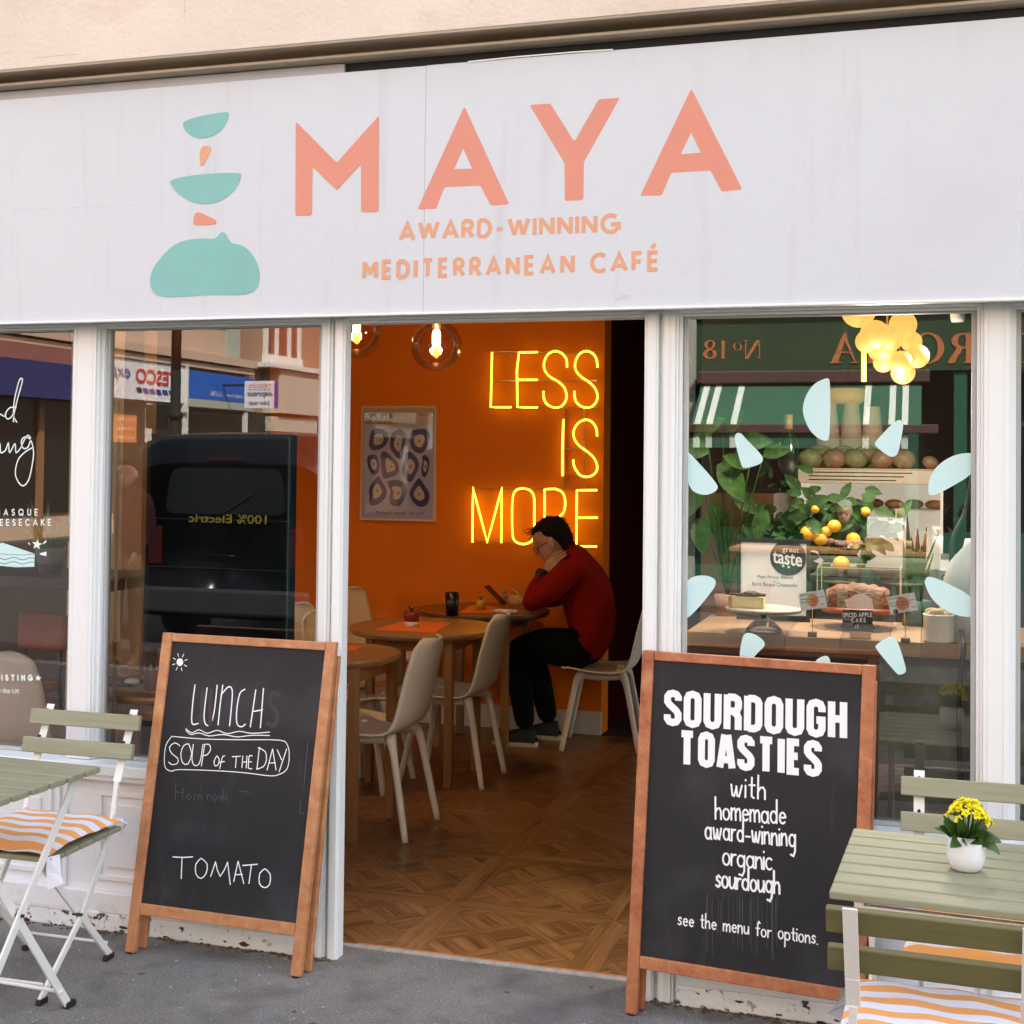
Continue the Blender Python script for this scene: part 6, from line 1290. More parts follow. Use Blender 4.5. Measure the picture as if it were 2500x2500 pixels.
# milk carton, cable
c = LZ(2320, 1520); c.y = .40; c = P(2322, 1470, .40); c.z = za+.0006; kx = 4.4/3285; t = thing('milk_carton', 'grey carton lettered Q&Q beside the pale vase', 'carton', c); w2 = 26*kx; hh = P(2322, 1392, .40).z-c.z; gc = mat('grey_carton', (.30, .29, .28), .6)
f = MB(); f.box(-w2, w2, -w2*.8, w2*.8, 0, hh); f.add([(-w2, -w2*.8, hh), (w2, -w2*.8, hh), (w2, w2*.8, hh), (-w2, w2*.8, hh), (-w2*.9, 0, hh+.035), (w2*.9, 0, hh+.035)], [(0, 1, 5, 4), (2, 3, 4, 5), (1, 2, 5), (3, 0, 4)]); f.build('box', gc, t); f = MB(); f.box(-w2*.9, w2*.9, -.002, .002, hh+.034, hh+.05); f.build('crimp', gc, t)
f = MB(); fitbox(f, 'Q&Q', Vector((-w2*.85, -w2*.81, hh-.035)), Vector((w2*.85, -w2*.81, hh-.012)), (1, 0, 0), (0, 0, 1), .0004, bold=.01); f.build('carton_lettering', black, t)
pts = [P(*z8(1660, 960), .30), P(*z8(1625, 1138), .30), P(*z9(1560, 250), .28), P(*z9(1555, 430), .27), P(*z9(1590, 660), .22), P(*z9(1615, 800), .112), P(*z9(1600, 960), .10), P(*z9(1590, 1180), .10), P(2345, 1900, .10), P(2350, 2010, .10)]
tag(MB().tube(resamp([P(2385, 1100, .3)]+pts, 5), .0072, 8).build('cable', mat('black_cable', (.012, .014, .013), .6)), 'black cable hanging down behind the right pane over the ledge', 'cable')
# ceiling spotlights whose white bodies show at the head of the right pane
for k, (px, py, yy, tx) in enumerate(((1795, 772, .42, 1840), (2252, 762, .42, 2180), (2338, 786, .75, 2100))):
    p = P(px, py, yy); t = thing('ceiling_spotlight', ('small white ceiling spotlight near the top left corner of the right pane', 'small white ceiling spotlight right of the glowing globe cluster', 'tiny lit ceiling spotlight near the top right corner of the right pane')[k], 'spotlight', p, 0, 'ceiling spotlights behind the right window')
    f = MB(); f.lathe([(.020, 0), (.024, .012), (.024, .07), (.016, .08), (0, .08)], (0, 0, 0), 16); f.build('body', white, t); f = MB(); f.tube([(0, 0, .08), (0, 0, 2.78-p.z)], .006, 6); f.build('stem', white, t)
    f = MB(); f.lathe([(0, .0015), (.018, .0015)], (0, 0, 0), 14); f.build('lens', mat('lit_lens', (1, 1, 1), .4, emit=((1, .93, .8), 1.5)), t)
    l_ = bpy.data.lights.new('spot', 'SPOT'); l_.energy = 12; l_.color = (1, .92, .80); l_.spot_size = math.radians(95); l_.spot_blend = .9; l_.shadow_soft_size = .03; lo_ = bpy.data.objects.new('spot', l_); COL.objects.link(lo_); q_ = P(tx, 1480, .30)-p; lo_.rotation_euler = q_.to_track_quat('-Z', 'Y').to_euler(); lo_.parent = t; lo_.location = (0, 0, -.004)
t = thing('globe_cluster_lamp', 'cluster of glowing yellow glass globes hanging behind the right window', 'pendant lamp', P(2180, 800, .75)); opal = mat('glowing_opal_glass', (.22, .12, .04), .5, emit=((1.0, .46, .085), .27)); cl = lambda x, y: (2000+x/3.864, 740+y/3.864); kx = 4.95/3285
for k, (x, y, r) in enumerate(((372, 70, 148), (525, 300, 128), (452, 362, 102), (665, 330, 115), (790, 205, 120), (870, 365, 92), (925, 500, 104), (775, 560, 100), (790, 655, 104), (610, 430, 110), (605, 560, 88), (560, 450, 90))):
    p = P(*cl(x, y), .75+(-.05, -.07, .0, -.03, .02, .04, -.02, -.06, .02, .0, .02, .05)[k]); f = MB(); f.ball(p, r/3.864*kx, 26, 18); f.build('globe', opal, t, True)
f = MB(); p = P(*cl(420, 150), .75); q = P(*cl(420, 740), .75); f.tube([p, q], .0085, 10); f.build('glowing_rod', mat('glowing_yellow_rod', (1, .7, .1), .3, emit=((1, .62, .04), .3)), t, True); f = MB(); l_ = bpy.data.lights.new('globe_light', 'POINT'); l_.energy = 3.0; l_.color = (1, .86, .68); l_.shadow_soft_size = .10; lo_ = bpy.data.objects.new('globe_light', l_); COL.objects.link(lo_); lo_.location = P(2170, 985, .66); f.tube([P(*cl(640, 300), .77), Vector((P(*cl(640, 300), .77).x, .77, 2.78))], .004, 6); f.build('stem', brass, t, True)
# ================================================================== ACROSS THE STREET (seen mirrored in the panes)
pinkr = mat('sunlit_beige_render', (.60, .42, .30), .9, nz=(.6, .1)); brick = None
def brickmat():
    M = mat('red_brick', (.45, .12, .035), .85); n = M.node_tree.nodes; L = M.node_tree.links; b = n['Principled BSDF']; t = n.new('ShaderNodeTexCoord'); mp = n.new('ShaderNodeMapping'); mp.inputs['Rotation'].default_value = (PI/2, 0, PI/2)
    L.new(t.outputs['Object'], mp.inputs[0]); k = n.new('ShaderNodeTexBrick'); k.inputs['Scale'].default_value = 4.4; k.inputs['Color1'].default_value = (.58, .135, .02, 1); k.inputs['Color2'].default_value = (.46, .10, .02, 1); k.inputs['Mortar'].default_value = (.36, .2, .12, 1); k.inputs['Mortar Size'].default_value = .012
    L.new(mp.outputs[0], k.inputs[0]); L.new(k.outputs[0], b.inputs['Base Color']); return M
brick = brickmat(); wht = mat('white_sunlit_trim', (.72, .70, .64), .6); blu = mat('blue_fascia', (.0, .11, .52), .7); redl = mat('red_sign_letter', (.62, .02, .03), .5); bluel = mat('blue_sign_letter', (.03, .03, .30), .5); winm = mat('dark_window_glass', (.010, .013, .015), .2, spec=.25); wpan = mat('sign_white', (.78, .78, .80), .4); louv = mat('dark_louvre', (.010, .016, .013), .7, spec=.15); stone = mat('pale_stone', (.50, .48, .38), .8, nz=(1.5, .1)); gstone = mat('grey_green_stone', (.40, .42, .35), .8)
# shop with white and blue fascias, on the side street, facing +x
B3 = lambda x, y: (240+x/3.45, 780+y/3.45)
sx_ = -16.75
def yat(px, x=sx_):      # where the mirrored ray through this pixel meets the wall x
    d = ray(*B3(px, 550)); s_ = (x-CAM.x)/d.x; return 2*GLY-(CAM.y+d.y*s_)
def zat(px, py, x=sx_): d = ray(*B3(px, py)); return CAM.z+d.z*(x-CAM.x)/d.x
yE = yat(1175); yF_ = yat(1265)
t = thing('corner_shop', 'beige rendered corner shop with white and blue fascias, mirrored in the left pane', 'building', (sx_, -24, 0))
f = MB(); f.box(sx_-9, sx_, yE, -16.5, 0, 13); f.build('wall', pinkr, t, True); f = MB(); f.box(sx_, sx_+.06, yat(1172), yat(1060), 4.16, 13); f.build('grey_pilaster', gstone, t, True)
f = MB(); f.box(sx_+.0, sx_+.25, yF_, -16.5, 3.95, 4.15); f.box(sx_, sx_+.18, yF_, -16.5, 3.78, 3.9); f.build('cornice', pinkr, t, True)
yV = yat(-178); f = MB(); f.box(sx_, sx_+.14, -23.75, yV, 2.9, 3.76); f.build('white_fascia', wpan, t, True); f = MB(); f.box(sx_, sx_+.5, yV+.02, -16.6, 2.75, 3.45); f.build('violet_awning_front', mat('violet_canvas', (.045, .045, .15), .95, spec=.05), t, True); f = MB(); f.box(sx_, sx_+.4, yV+.02, -16.6, 3.451, 3.77); f.build('pink_awning_top', mat('dusty_pink_canvas', (.30, .12, .10), .95, spec=.05), t, True); f = MB(); f.box(sx_, sx_+.15, yF_, -23.85, 3.05, 3.70); f.build('blue_fascia', blu, t, True); f = MB(); f.box(sx_, sx_+.15, yF_, -23.85, 2.85, 3.04); f.build('grey_band', gstone, t, True)
f = MB(); f.box(sx_, sx_+.2, -23.85, -23.76, 2.7, 3.8); f.build('fascia_end', wht, t, True)
def side(u0, u1, z0, z1, s_, m_, bold=0, shear=0, off=.16, name='lettering', par=None, sxx=None):
    f = MB(); fitbox(f, s_, Vector(((sxx if sxx is not None else sx_)+off, u0, z0)), Vector(((sxx if sxx is not None else sx_)+off, u1, z1)), (0, 1, 0), (0, 0, 1), 0, bold, shear); return f.build(name, m_, par or t, True)
def ymg(px, z): return mir(G(*B3(*px), z)).y
def yat(px, x=sx_):      # where the mirrored ray through this pixel meets the wall x
    d = ray(*B3(px, 550)); s_ = (x-CAM.x)/d.x; return 2*GLY-(CAM.y+d.y*s_)
yT, yO = yat(612), yat(262); side(yT, yO, 3.27, 3.60, 'TESCO', redl, .02); side(yat(215), yat(-160), 3.27, 3.56, 'express', bluel, 0, .25)
for k in range(6):
    a, b = yat(600-55*k), yat(560-55*k); f = MB(); f.flat([[(a, 3.06), (b, 3.06), (b+.08, 3.17), (a+.08, 3.17)]], frame((sx_+.155, 0, 0), (0, 1, 0), (0, 0, 1))); f.build('blue_stripe', bluel if k < 5 else louv, t, True)
side(yat(1195), yat(1035), 3.13, 3.25, 'Goodge Street', wpan, off=.165); side(yat(990), yat(895), 3.14, 3.26, 'Est.1986', wpan, off=.165)
f = MB(); f.box(sx_+.0, sx_+.05, -28.0, -16.6, .5, 2.84); f.build('shopfront_glass', winm, t, True)
for k in range(9): f = MB(); f.box(sx_+.05, sx_+.09, yat(1180), yat(700), 1.95+k*.1, 2.0+k*.1); f.build('louvre', louv, t, True)
for y_ in (yat(710), yat(1215), yat(400), yat(50), -18.5): f = MB(); f.box(sx_+.05, sx_+.12, y_-.08, y_+.08, 0, 2.84); f.build('shopfront_post', wht if y_ < -20 else pill, t, True)
f = MB(); f.box(sx_+.09, sx_+.12, yat(290), yat(85), 1.95, 2.55); f.build('orange_poster', mat('orange_poster', (.75, .22, .03), .6), t, True)
for k, s_ in enumerate(('Our tables', 'are made', 'with 50%')): side(yat(275), yat(120), 2.42-.2*k, 2.50-.2*k, s_, wpan, off=.122)
for y_ in (-26.5, -23.4, -20.2): # upper windows
    for z0 in (6.2, 9.4):
        f = MB(); f.box(sx_, sx_+.08, y_, y_+1.2, z0, z0+1.9); w_ = f.build('window', wht, t, True); f = MB(); f.box(sx_+.081, sx_+.09, y_+.08, y_+1.12, z0+.08, z0+1.82); f.build('pane', winm, w_, True)
f = MB(); f.box(sx_+.01, sx_+.3, yat(1075), yat(795), 5.3, 5.55); f.build('window_sill', pinkr, t, True)
# projecting sign: panel hangs out from the wall, facing the main street side
hp = mir(G(*B3(1355, 745), 2.75)); hp = Vector((-15.9, yat(1290), 0)); q0 = MP(*B3(1230, 745), -25.5); q1 = MP(*B3(1487, 517), -25.5)
hs = thing('hanging_sign', 'square white shop sign with red and blue lettering projecting from the corner shop', 'sign', (q0.x, -25.5, q0.z)); f = MB(); f.box(min(q0.x, q1.x), max(q0.x, q1.x), -25.58, -25.5, q0.z, q1.z); f.build('panel', wpan, hs, True)
X1, X0 = max(q0.x, q1.x), min(q0.x, q1.x); f = MB(); f.box(X1+.002, X1+.05, -25.6, -25.48, q0.z, q1.z); f.build('blue_edge', bluel, hs, True); H_ = q1.z-q0.z; Wd_ = X1-X0
for s_, a, b, c_, d_, m_, sh in (('TESCO', .14, .92, .74, .88, redl, 0), ('express', .10, .92, .36, .58, louv, .2), ('24hr cash', .14, .86, .10, .26, louv, 0)):
    f = MB(); fitbox(f, s_, Vector((X1-Wd_*(1-b), -25.497, q0.z+H_*c_)), Vector((X0+Wd_*a, -25.497, q0.z+H_*d_)), (-1, 0, 0), (0, 0, 1), 0, .02, sh); f.build('lettering', m_, hs, True)
for k in range(5): f = MB(); u = X1-Wd_*(.12+.16*k); f.flat([[(0, 0), (Wd_*.1, 0), (Wd_*.12, H_*.035), (Wd_*.02, H_*.035)]], frame((u, -25.497, q0.z+H_*.66), (-1, 0, 0), (0, 0, 1))); f.build('blue_stripe', bluel, hs, True)
f = MB(); f.bar((X0, -25.54, q1.z-.1), (sx_, -25.54, q1.z-.1), .05, .05); f.build('bracket', louv, hs, True)
# brick building beyond
bx = sx_-.12; t = thing('brick_building', 'red brick building with white sash windows and a pale arch, mirrored in the left pane', 'building', (bx, -34, 0))
f = MB(); f.box(bx-8, bx, -46, yE-.02, 0, 14); f.build('wall', brick, t, True)
def yb(px, x=bx): d = ray(*B3(px, 550)); s_ = (x-CAM.x)/d.x; return 2*GLY-(CAM.y+d.y*s_)
def sash(y0, y1, z0, z1):
    f = MB(); f.box(bx-.02, bx+.12, y0, y1, z0-.28, z0); f.box(bx-.0, bx+.08, y0+.05, y0+.2, z0+.001, z1); f.box(bx, bx+.08, y1-.2, y1-.05, z0+.001, z1)
    for k in (1, 2): yy = y0+(y1-y0)*k/3; f.box(bx, bx+.08, yy-.07, yy+.07, z0+.001, z1)
    w_ = f.build('window', wht, t, True); f = MB(); f.box(bx+.001, bx+.02, y0+.2, y1-.2, z0+.002, z1); f.build('pane', mat('brown_window_glass', (.20, .05, .03), .2), w_, True)
y0, y1 = yb(1690), yb(1375); zw = zat(1530, 310, bx); sash(y0, y1, zw, zw+2.5); sash(y0-5.5, y1-6.3, zw, zw+2.5); sash(y0, y1, zw+4.3, zw+6.8)
f = MB(); f.box(bx, bx+.5, yb(1745), yb(1390), zat(1560, 800, bx), zat(1560, 440, bx)); f.build('shop_fascia', stone, t, True); f = MB(); f.box(bx, bx+.6, yb(1780), yb(1290), zat(1560, 440, bx)+.002, zat(1560, 400, bx)); f.build('cornice', wht, t, True); f = MB(); f.box(bx, bx+.4, yb(1740), yb(1370), zat(1560, 950, bx), zat(1560, 830, bx)); f.build('lower_panel', stone, t, True)
yc = yb(1895); f = MB(); pts = [(bx+.1, yc+1.3*math.cos(a_), 2.2+2.0*math.sin(a_)) for a_ in [PI*i/16 for i in range(17)]]; f.tube([(bx+.1, yc+1.3, 0)]+pts+[(bx+.1, yc-1.3, 0)], .18, 8); f.build('arch', wht, t, True); f = MB(); f.flat([[(yc-1.2, 0), (yc+1.2, 0)]+[(yc+1.2*math.cos(PI*i/16), 2.2+1.9*math.sin(PI*i/16)) for i in range(17)]], frame((bx+.03, 0, 0), (0, 1, 0), (0, 0, 1)), .02); f.build('arch_glass', winm, t, True)
t = thing('cross_street_building', 'plain rendered building closing the view down the side street', 'building', (-10, -50, 0)); f = MB(); f.box(-40, 10, -56, -50, 0, 11); f.build('wall', pinkr, t, True)
t = thing('long_terrace', 'beige building on the main street left of the corner shop', 'building', (-26, -12, 0)); f = MB(); f.box(-45, sx_-.0, -16.4, -12.2, 0, 12); f.build('wall', pinkr, t, True); f = MB(); f.box(-45, sx_-.3, -12.2, -12.0, 2.7, 3.6); f.build('fascia', mat('violet_fascia', (.07, .06, .20), .95, spec=.1), t, True); f = MB(); f.box(-45, sx_-.3, -12.2, -12.1, .4, 2.6); f.build('shop_glass', winm, t, True)
for k in range(5):
    f = MB(); f.box(-44+k*5, -42.4+k*5, -12.2, -12.12, 5, 7.2); w_ = f.build('window', wht, t, True); f = MB(); f.box(-43.9+k*5, -42.5+k*5, -12.119, -12.11, 5.1, 7.1); f.build('pane', winm, w_, True)
# green restaurant, facing +y
grn = mat('dark_green_paint', (.035, .075, .035), .45); grn2 = mat('mid_green_paint', (.02, .12, .075), .45); awn = mat('green_awning', (.035, .13, .075), .8, nz=(4, .1)); awnw = mat('awning_stripe', (.70, .78, .70), .8); copper = mat('copper_letter', (.55, .20, .07), .5); brn = mat('brown_awning_box', (.10, .055, .05), .5)
ry = -14.2; t = thing('green_restaurant', 'dark green restaurant front with copper lettering, mirrored in the right pane', 'building', (0, ry, 0))
zb_0, zt_0 = P(2000, 905, -ry+.1).z, P(2000, 780, -ry+.1).z
f = MB(); f.box(-3.3, 12, ry-6, ry-.3, 3.7, 12); f.box(-3.3, 12, ry-6, ry-1.5, 0, 3.7); f.build('upper_wall', mat('cream_far_render', (.5, .4, .3), .9), t, True)
for k in range(4):
    f = MB(); f.box(-2.4+k*3.2, -1.1+k*3.2, ry-.3, ry-.24, 5.2, 7.4); w_ = f.build('window', wht, t, True); f = MB(); f.box(-2.3+k*3.2, -1.2+k*3.2, ry-.239, ry-.23, 5.3, 7.3); f.build('pane', winm, w_, True)
f = MB(); f.box(-3.0, 12, ry-.3, ry, 2.86, 3.68); f.build('fascia', grn, t, True); f = MB(); f.box(-3.35, 12, ry-.3, ry+.12, 3.69, 3.85); f.build('cornice', brn, t, True); f = MB(); f.box(-3.35, -3.0, ry-.3, ry+.05, 0, 3.68); f.build('corner_pilaster', gstone, t, True)
Qz = lambda x, y: (1650+x/4.493, 740+y/4.493); Wz = lambda x, y: (2000+x/3.864, 740+y/3.864)
def xr(px, py=800): return P(px, py, 2*GLY-ry).x
def rtxt(s_, pxl, pxr, pyt, pyb, bold=0.03):     # pixel span as seen mirrored; text runs toward -x
    a = P(pxr, pyb, 2*GLY-ry); b = P(pxl, pyt, 2*GLY-ry); f = MB(); fitbox(f, s_, Vector((a.x, ry+.012, a.z)), Vector((b.x, ry+.012, b.z)), (-1, 0, 0), (0, 0, 1), 0, bold); return f.build('letter', copper, t, True)
def serif(polys, pxl, pxr, pyt, pyb):            # letter drawn in a unit square, thick and thin strokes, reading toward -x
    a = P(pxr, pyb, 2*GLY-ry); b = P(pxl, pyt, 2*GLY-ry); W__, H__ = a.x-b.x, b.z-a.z; fr = frame((a.x, ry+.012, a.z), (-1, 0, 0), (0, 0, 1)); f = MB()
    for k, lp in enumerate(polys): f.flat([[(u*W__, v*H__) for u, v in l] for l in lp], fr, .01, .001*k)
    return f.build('letter', copper, t, True)
ell = lambda cx, cy, rx, ry_, n=24: [(cx+rx*math.cos(2*PI*i/n), cy+ry_*math.sin(2*PI*i/n)) for i in range(n)]
bar_ = lambda x0, x1, y0, y1: [(x0, y0), (x1, y0), (x1, y1), (x0, y1)]
LET = {'O': [[ell(.5, .5, .5, .52), ell(.5, .5, .30, .46)]],
 'A': [[[(.38, 1), (.52, 1), (.97, .03), (.72, .03)]], [[(.44, .95), (.50, .80), (.13, .03), (.06, .03)]], [bar_(.24, .72, .33, .38)], [bar_(-.02, .26, 0, .04)], [bar_(.6, 1.04, 0, .04)]],
 'R': [[bar_(.1, .32, 0, 1)], [ell(.45, .74, .42, .26), ell(.42, .74, .20, .20)], [[(.42, .5), (.66, .5), (1.04, 0), (.76, 0)]], [bar_(0, .42, 0, .04)], [bar_(0, .42, .96, 1)]],
 'M': [[bar_(.06, .12, 0, 1)], [[(.06, 1), (.26, 1), (.54, .2), (.44, .0)]], [[(.46, 0), (.52, 0), (.86, 1), (.80, 1)]], [bar_(.76, .94, 0, 1)], [bar_(0, .2, 0, .04)], [bar_(.7, 1, 0, .04)]],
 'T': [[bar_(.38, .60, 0, .96)], [bar_(0, 1, .95, 1)], [bar_(.26, .72, 0, .04)], [[(0, .96), (.05, .96), (.02, .72), (0, .72)]]],
 'N': [[bar_(.05, .11, 0, 1)], [bar_(.87, .93, 0, 1)], [[(.05, 1), (.28, 1), (.93, 0), (.72, 0)]], [bar_(-.03, .2, 0, .04)], [bar_(.78, 1.03, .96, 1)]],
 '1': [[bar_(.35, .75, 0, 1)]], '8': [[ell(.5, .26, .5, .28), ell(.5, .26, .22, .20)], [ell(.5, .77, .42, .25), ell(.5, .77, .20, .18)]]}
for c_, l_, r_, t_, b_ in (('8', 302, 450, 412, 610), ('1', 480, 565, 412, 610), ('O', 630, 725, 435, 525), ('N', 748, 930, 412, 610)): serif(LET[c_], *[Qz(x, 0)[0] for x in (l_, r_)], *[Qz(0, y)[1] for y in (t_, b_)])
for c_, l_, r_ in (('A', 105, 365), ('M', 440, 790), ('O', 870, 1180), ('R', 1215, 1460), ('T', 1850, 2060)): serif(LET[c_], *[Wz(x, 0)[0] for x in (l_, r_)], *[Wz(0, y)[1] for y in (285, 565)])
# shopfront below
f = MB(); f.box(-3.0, 12, ry-.5, ry-.45, .1, 2.84); f.build('shop_glass', winm, t, True); f = MB(); f.box(-3.0, 12, ry-.45, ry-.02, 0, .75); f.build('stall_riser', grn2, t, True)
for x_ in (-2.95, -.25, .35, 1.9, 3.5, 5.5): f = MB(); f.box(x_, x_+.16, ry-.45, ry-.04, .751, 2.85); f.build('pilaster', grn2, t, True)
for x_ in [-2.6+i*.42 for i in range(6)]: f = MB(); f.box(x_, x_+.04, ry-.45, ry-.41, .76, 2.4); f.build('glazing_bar', grn2, t, True)
for z_ in (1.25, 1.65, 2.05): f = MB(); f.box(-2.79, -.26, ry-.449, ry-.42, z_, z_+.04); f.build('glazing_bar', grn2, t, True)
f = MB(); f.box(.6, 1.9, ry-.44, ry-.42, 2.15, 2.2); f.build('transom', grn2, t, True)
# awning
xl, xrr = P(*Qz(260, 1000), 14.0).x, P(*Wz(965, 1000), 14.0).x; zA, zF = P(1900, 938, 14.3).z, P(1900, 1040, 13.3).z; yF = -13.2
aw = thing('striped_awning', 'green awning with groups of white stripes over the restaurant window', 'awning', ((xl+xrr)/2, yF, zF))
f = MB(); f.box(xl-.05, xrr+.1, ry, ry+.22, zA, zA+.17); f.build('cassette', brn, aw, True, bevel=.02)
f = MB(); f.add([(xl, ry+.1, zA), (xrr, ry+.1, zA), (xrr, yF, zF), (xl, yF, zF), (xl, ry+.1, zA+.012), (xrr, ry+.1, zA+.012), (xrr, yF, zF+.012), (xl, yF, zF+.012)], [(0, 1, 2, 3), (4, 7, 6, 5), (0, 3, 7, 4), (1, 5, 6, 2)]); f.build('canvas', awn, aw, True)
f = MB(); f.box(xl-.04, xrr+.2, yF-.03, yF+.08, zF-.09, zF+.02); f.build('front_bar', brn, aw, True, bevel=.01); f = MB(); f.box(xl, xrr-.2, yF+.02, yF+.03, zF-.28, zF-.091); f.build('valance', awn, aw, True)
stp = [Qz(320, 0)[0], Qz(447, 0)[0], Qz(700, 0)[0], Wz(440, 0)[0], Wz(672, 0)[0], Wz(790, 0)[0]]
for px in stp:
    a = P(px, 950, 2*GLY-ry-.1).x; b = P(px+15, 950, 2*GLY-ry-.1).x; f = MB()
    f.add([(a, ry+.1, zA+.016), (b, ry+.1, zA+.016), (b, yF, zF+.016), (a, yF, zF+.016)], [(0, 3, 2, 1)]); f.build('white_stripe', awnw, aw, True); f = MB(); f.box(a, b, yF+.031, yF+.034, zF-.28, zF-.091); f.build('valance_stripe', awnw, aw, True)
for s_ in (xl+.2, xrr-.2): f = MB(); f.bar((s_, ry+.1, zA-.15), (s_, yF, zF-.04), .04, .04); f.build('folding_arm', brn, aw, True)
# lamp post with sign box; sunlight on its upper part is put into the brown
p = mir(G(*B3(655, 940), 1.9)); lx = P(*B3(650, 700), 15).x; zsp = MP(*B3(650, 430), -14.9).z; t = thing('lamp_post', 'dark lamp post with a small sign box, mirrored in the left pane', 'lamp post', (lx, -14.9, 0)); f = MB(); f.tube([(lx, -14.9, 0), (lx, -14.9, 1.2), (lx, -14.9, 1.21), (lx, -14.9, 7)], [.13, .12, .085, .078], 14); f.v = [v if v.z < 6.9 else Vector((v.x, v.y, zsp)) for v in f.v]; f.build('post', louv, t, True); f = MB(); f.tube([(lx, -14.9, zsp+.002), (lx, -14.9, 7)], .078, 14); f.build('upper_post', mat('sunlit_brown_post', (.22, .065, .015), .6), t, True)
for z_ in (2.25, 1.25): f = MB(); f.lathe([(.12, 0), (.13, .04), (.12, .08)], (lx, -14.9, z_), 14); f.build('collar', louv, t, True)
a = MP(*B3(450, 920), -14.8); b = MP(*B3(600, 720), -14.8); f = MB(); f.box(min(a.x, b.x), max(a.x, b.x), -14.78, -14.6, a.z, b.z); f.build('sign_box', louv, t, True, bevel=.02)
# black cab
cabm = mat('black_cab_paint', (.003, .004, .006), .22, spec=.22); tyre = mat('tyre_rubber', (.02, .02, .02), .8); chrome = mat('chrome', (.6, .6, .62), .15, 1)
yc = -6.9; xl_, xr_ = P(345, 1100, 7.0).x, P(800, 1100, 7.0).x; cx = (xl_+xr_)/2; cab = thing('black_cab', 'black taxi lettered 100% Electric, its tail mirrored in the left pane', 'taxi', (cx, yc-2.3, -.13)); hw = 1.08; cx -= .06
rows = [(0, .30, .80, .84), (-.04, .55, .90, .90), (-.08, .80, .92, .92), (-.12, 1.05, .93, .93), (-.2, 1.45, .90, .90), (-.30, 1.72, .84, .84), (-.45, 1.88, .74, .74), (-.6, 1.93, .60, .60)]
def ring(y_, zmax, sc_=1.0):
    pts = []
    for z_, w_ in ((.28, .86), (.45, .90), (.80, .93), (1.02, .93), (1.12, .91), (1.45, .90), (1.70, .875), (1.84, .82), (1.905, .66), (1.925, .3)): pts.append((w_*hw/.93*sc_, .28+(z_-.28)*(zmax-.28)/(1.925-.28)))
    return [(cx+w_, y_, z_-.13) for w_, z_ in pts]+[(cx-w_, y_, z_-.13) for w_, z_ in reversed(pts)]
prof_y = [(0, 1.70, .93), (-.03, 1.86, .97), (-.12, 1.96, 1), (-.5, 1.99, 1), (-1.6, 2.0, 1), (-2.6, 1.97, 1), (-3.1, 1.80, .98), (-3.6, 1.30, .97), (-4.3, 1.12, .96), (-4.55, .95, .93), (-4.62, .70, .88)]
f = MB(); vs = [v for y_, zm, s_ in prof_y for v in ring(yc+y_, zm, s_)]; n = 20; f.add(vs, [(i*n+j, i*n+(j+1) % n, (i+1)*n+(j+1) % n, (i+1)*n+j) for i in range(len(prof_y)-1) for j in range(n)]+[tuple(range(n)), tuple(reversed(range((len(prof_y)-1)*n, len(prof_y)*n)))], True)
f.build('body', cabm, cab, True)
RF = frame((cx, yc+.012, 0), (-1, 0, 0), (0, 0, 1))
f = MB(); f.flat([roundpoly([(-.62, 1.10), (.62, 1.10), (.56, 1.52), (-.56, 1.52)], .1)], RF, .01, 0); f.build('rear_window', winm, cab, True)
f = MB(); fitbox(f, '100% Electric', Vector((P(653, 1250, 7.0).x, yc+.014, 1.02)), Vector((P(463, 1250, 7.0).x, yc+.014, 1.10)), (-1, 0, 0), (0, 0, 1), 0, .01); f.build('lettering', mat('olive_yellow_letter', (.24, .20, .012), .6), cab, True)
for e in (-1, 1):
    f = MB(); f.box(cx+e*.72-.07, cx+e*.72+.07, yc-.02, yc+.012, .62, .98); f.build('tail_light', mat('dark_red_lens', (.045, .004, .004), .15), cab, True, bevel=.02)
    for y_ in (yc-.75, yc-3.75):
        f = MB(); f.tube([(cx+e*.70, y_, .19), (cx+e*.93, y_, .19)], .325, 28); w_ = f.build('wheel', tyre, cab, True); f = MB(); f.tube([(cx+e*.925, y_, .19), (cx+e*.94, y_, .19)], .20, 20); f.build('hub', chrome, w_, True)
    f = MB(); f.ball((cx+e*1.08, yc-2.9, .98), .10, 14, 10, .8, .6, 1.1); f.build('wing_mirror', cabm, cab, True); f = MB(); f.bar((cx+e*.9, yc-2.9, .92), (cx+e*1.05, yc-2.9, .95), .04, .04); f.build('mirror_arm', cabm, cab, True)
f = MB(); f.box(cx-.86, cx+.86, yc-.06, yc+.05, .18, .42); f.build('bumper', mat('black_bumper', (.03, .03, .032), .5), cab, True, bevel=.03); 
f = MB(); f.box(cx-.18, cx+.18, yc+.0, yc+.02, 1.60, 1.625); f.build('brake_light', mat('dark_red_lens', (.045, .004, .004), .15), cab, True); f = MB(); f.bar((cx, yc+.03, 1.12), (cx+.3, yc+.03, 1.30), .015, .012); f.build('wiper', cap_m, cab, True)
for z_ in (.60, 1.045):
    f = MB(); f.box(cx-.80, cx+.80, yc+.006, yc+.0125, z_, z_+.008); f.build('panel_seam', cap_m, cab, True)
f = MB(); f.tube([(cx-.12, yc+.02, .72), (cx+.12, yc+.02, .72)], .012, 8); f.build('door_handle', cabm, cab, True)
for k in range(2):
    f = MB(); f.flat([roundpoly([(yc-1.1-k*1.1, 1.08), (yc-.25-k*1.1, 1.08), (yc-.35-k*1.1, 1.55), (yc-1.1-k*1.1, 1.58)], .06)], frame((cx+.925, 0, 0), (0, 1, 0), (0, 0, 1)), .01, 0); f.build('side_window', winm, cab, True)
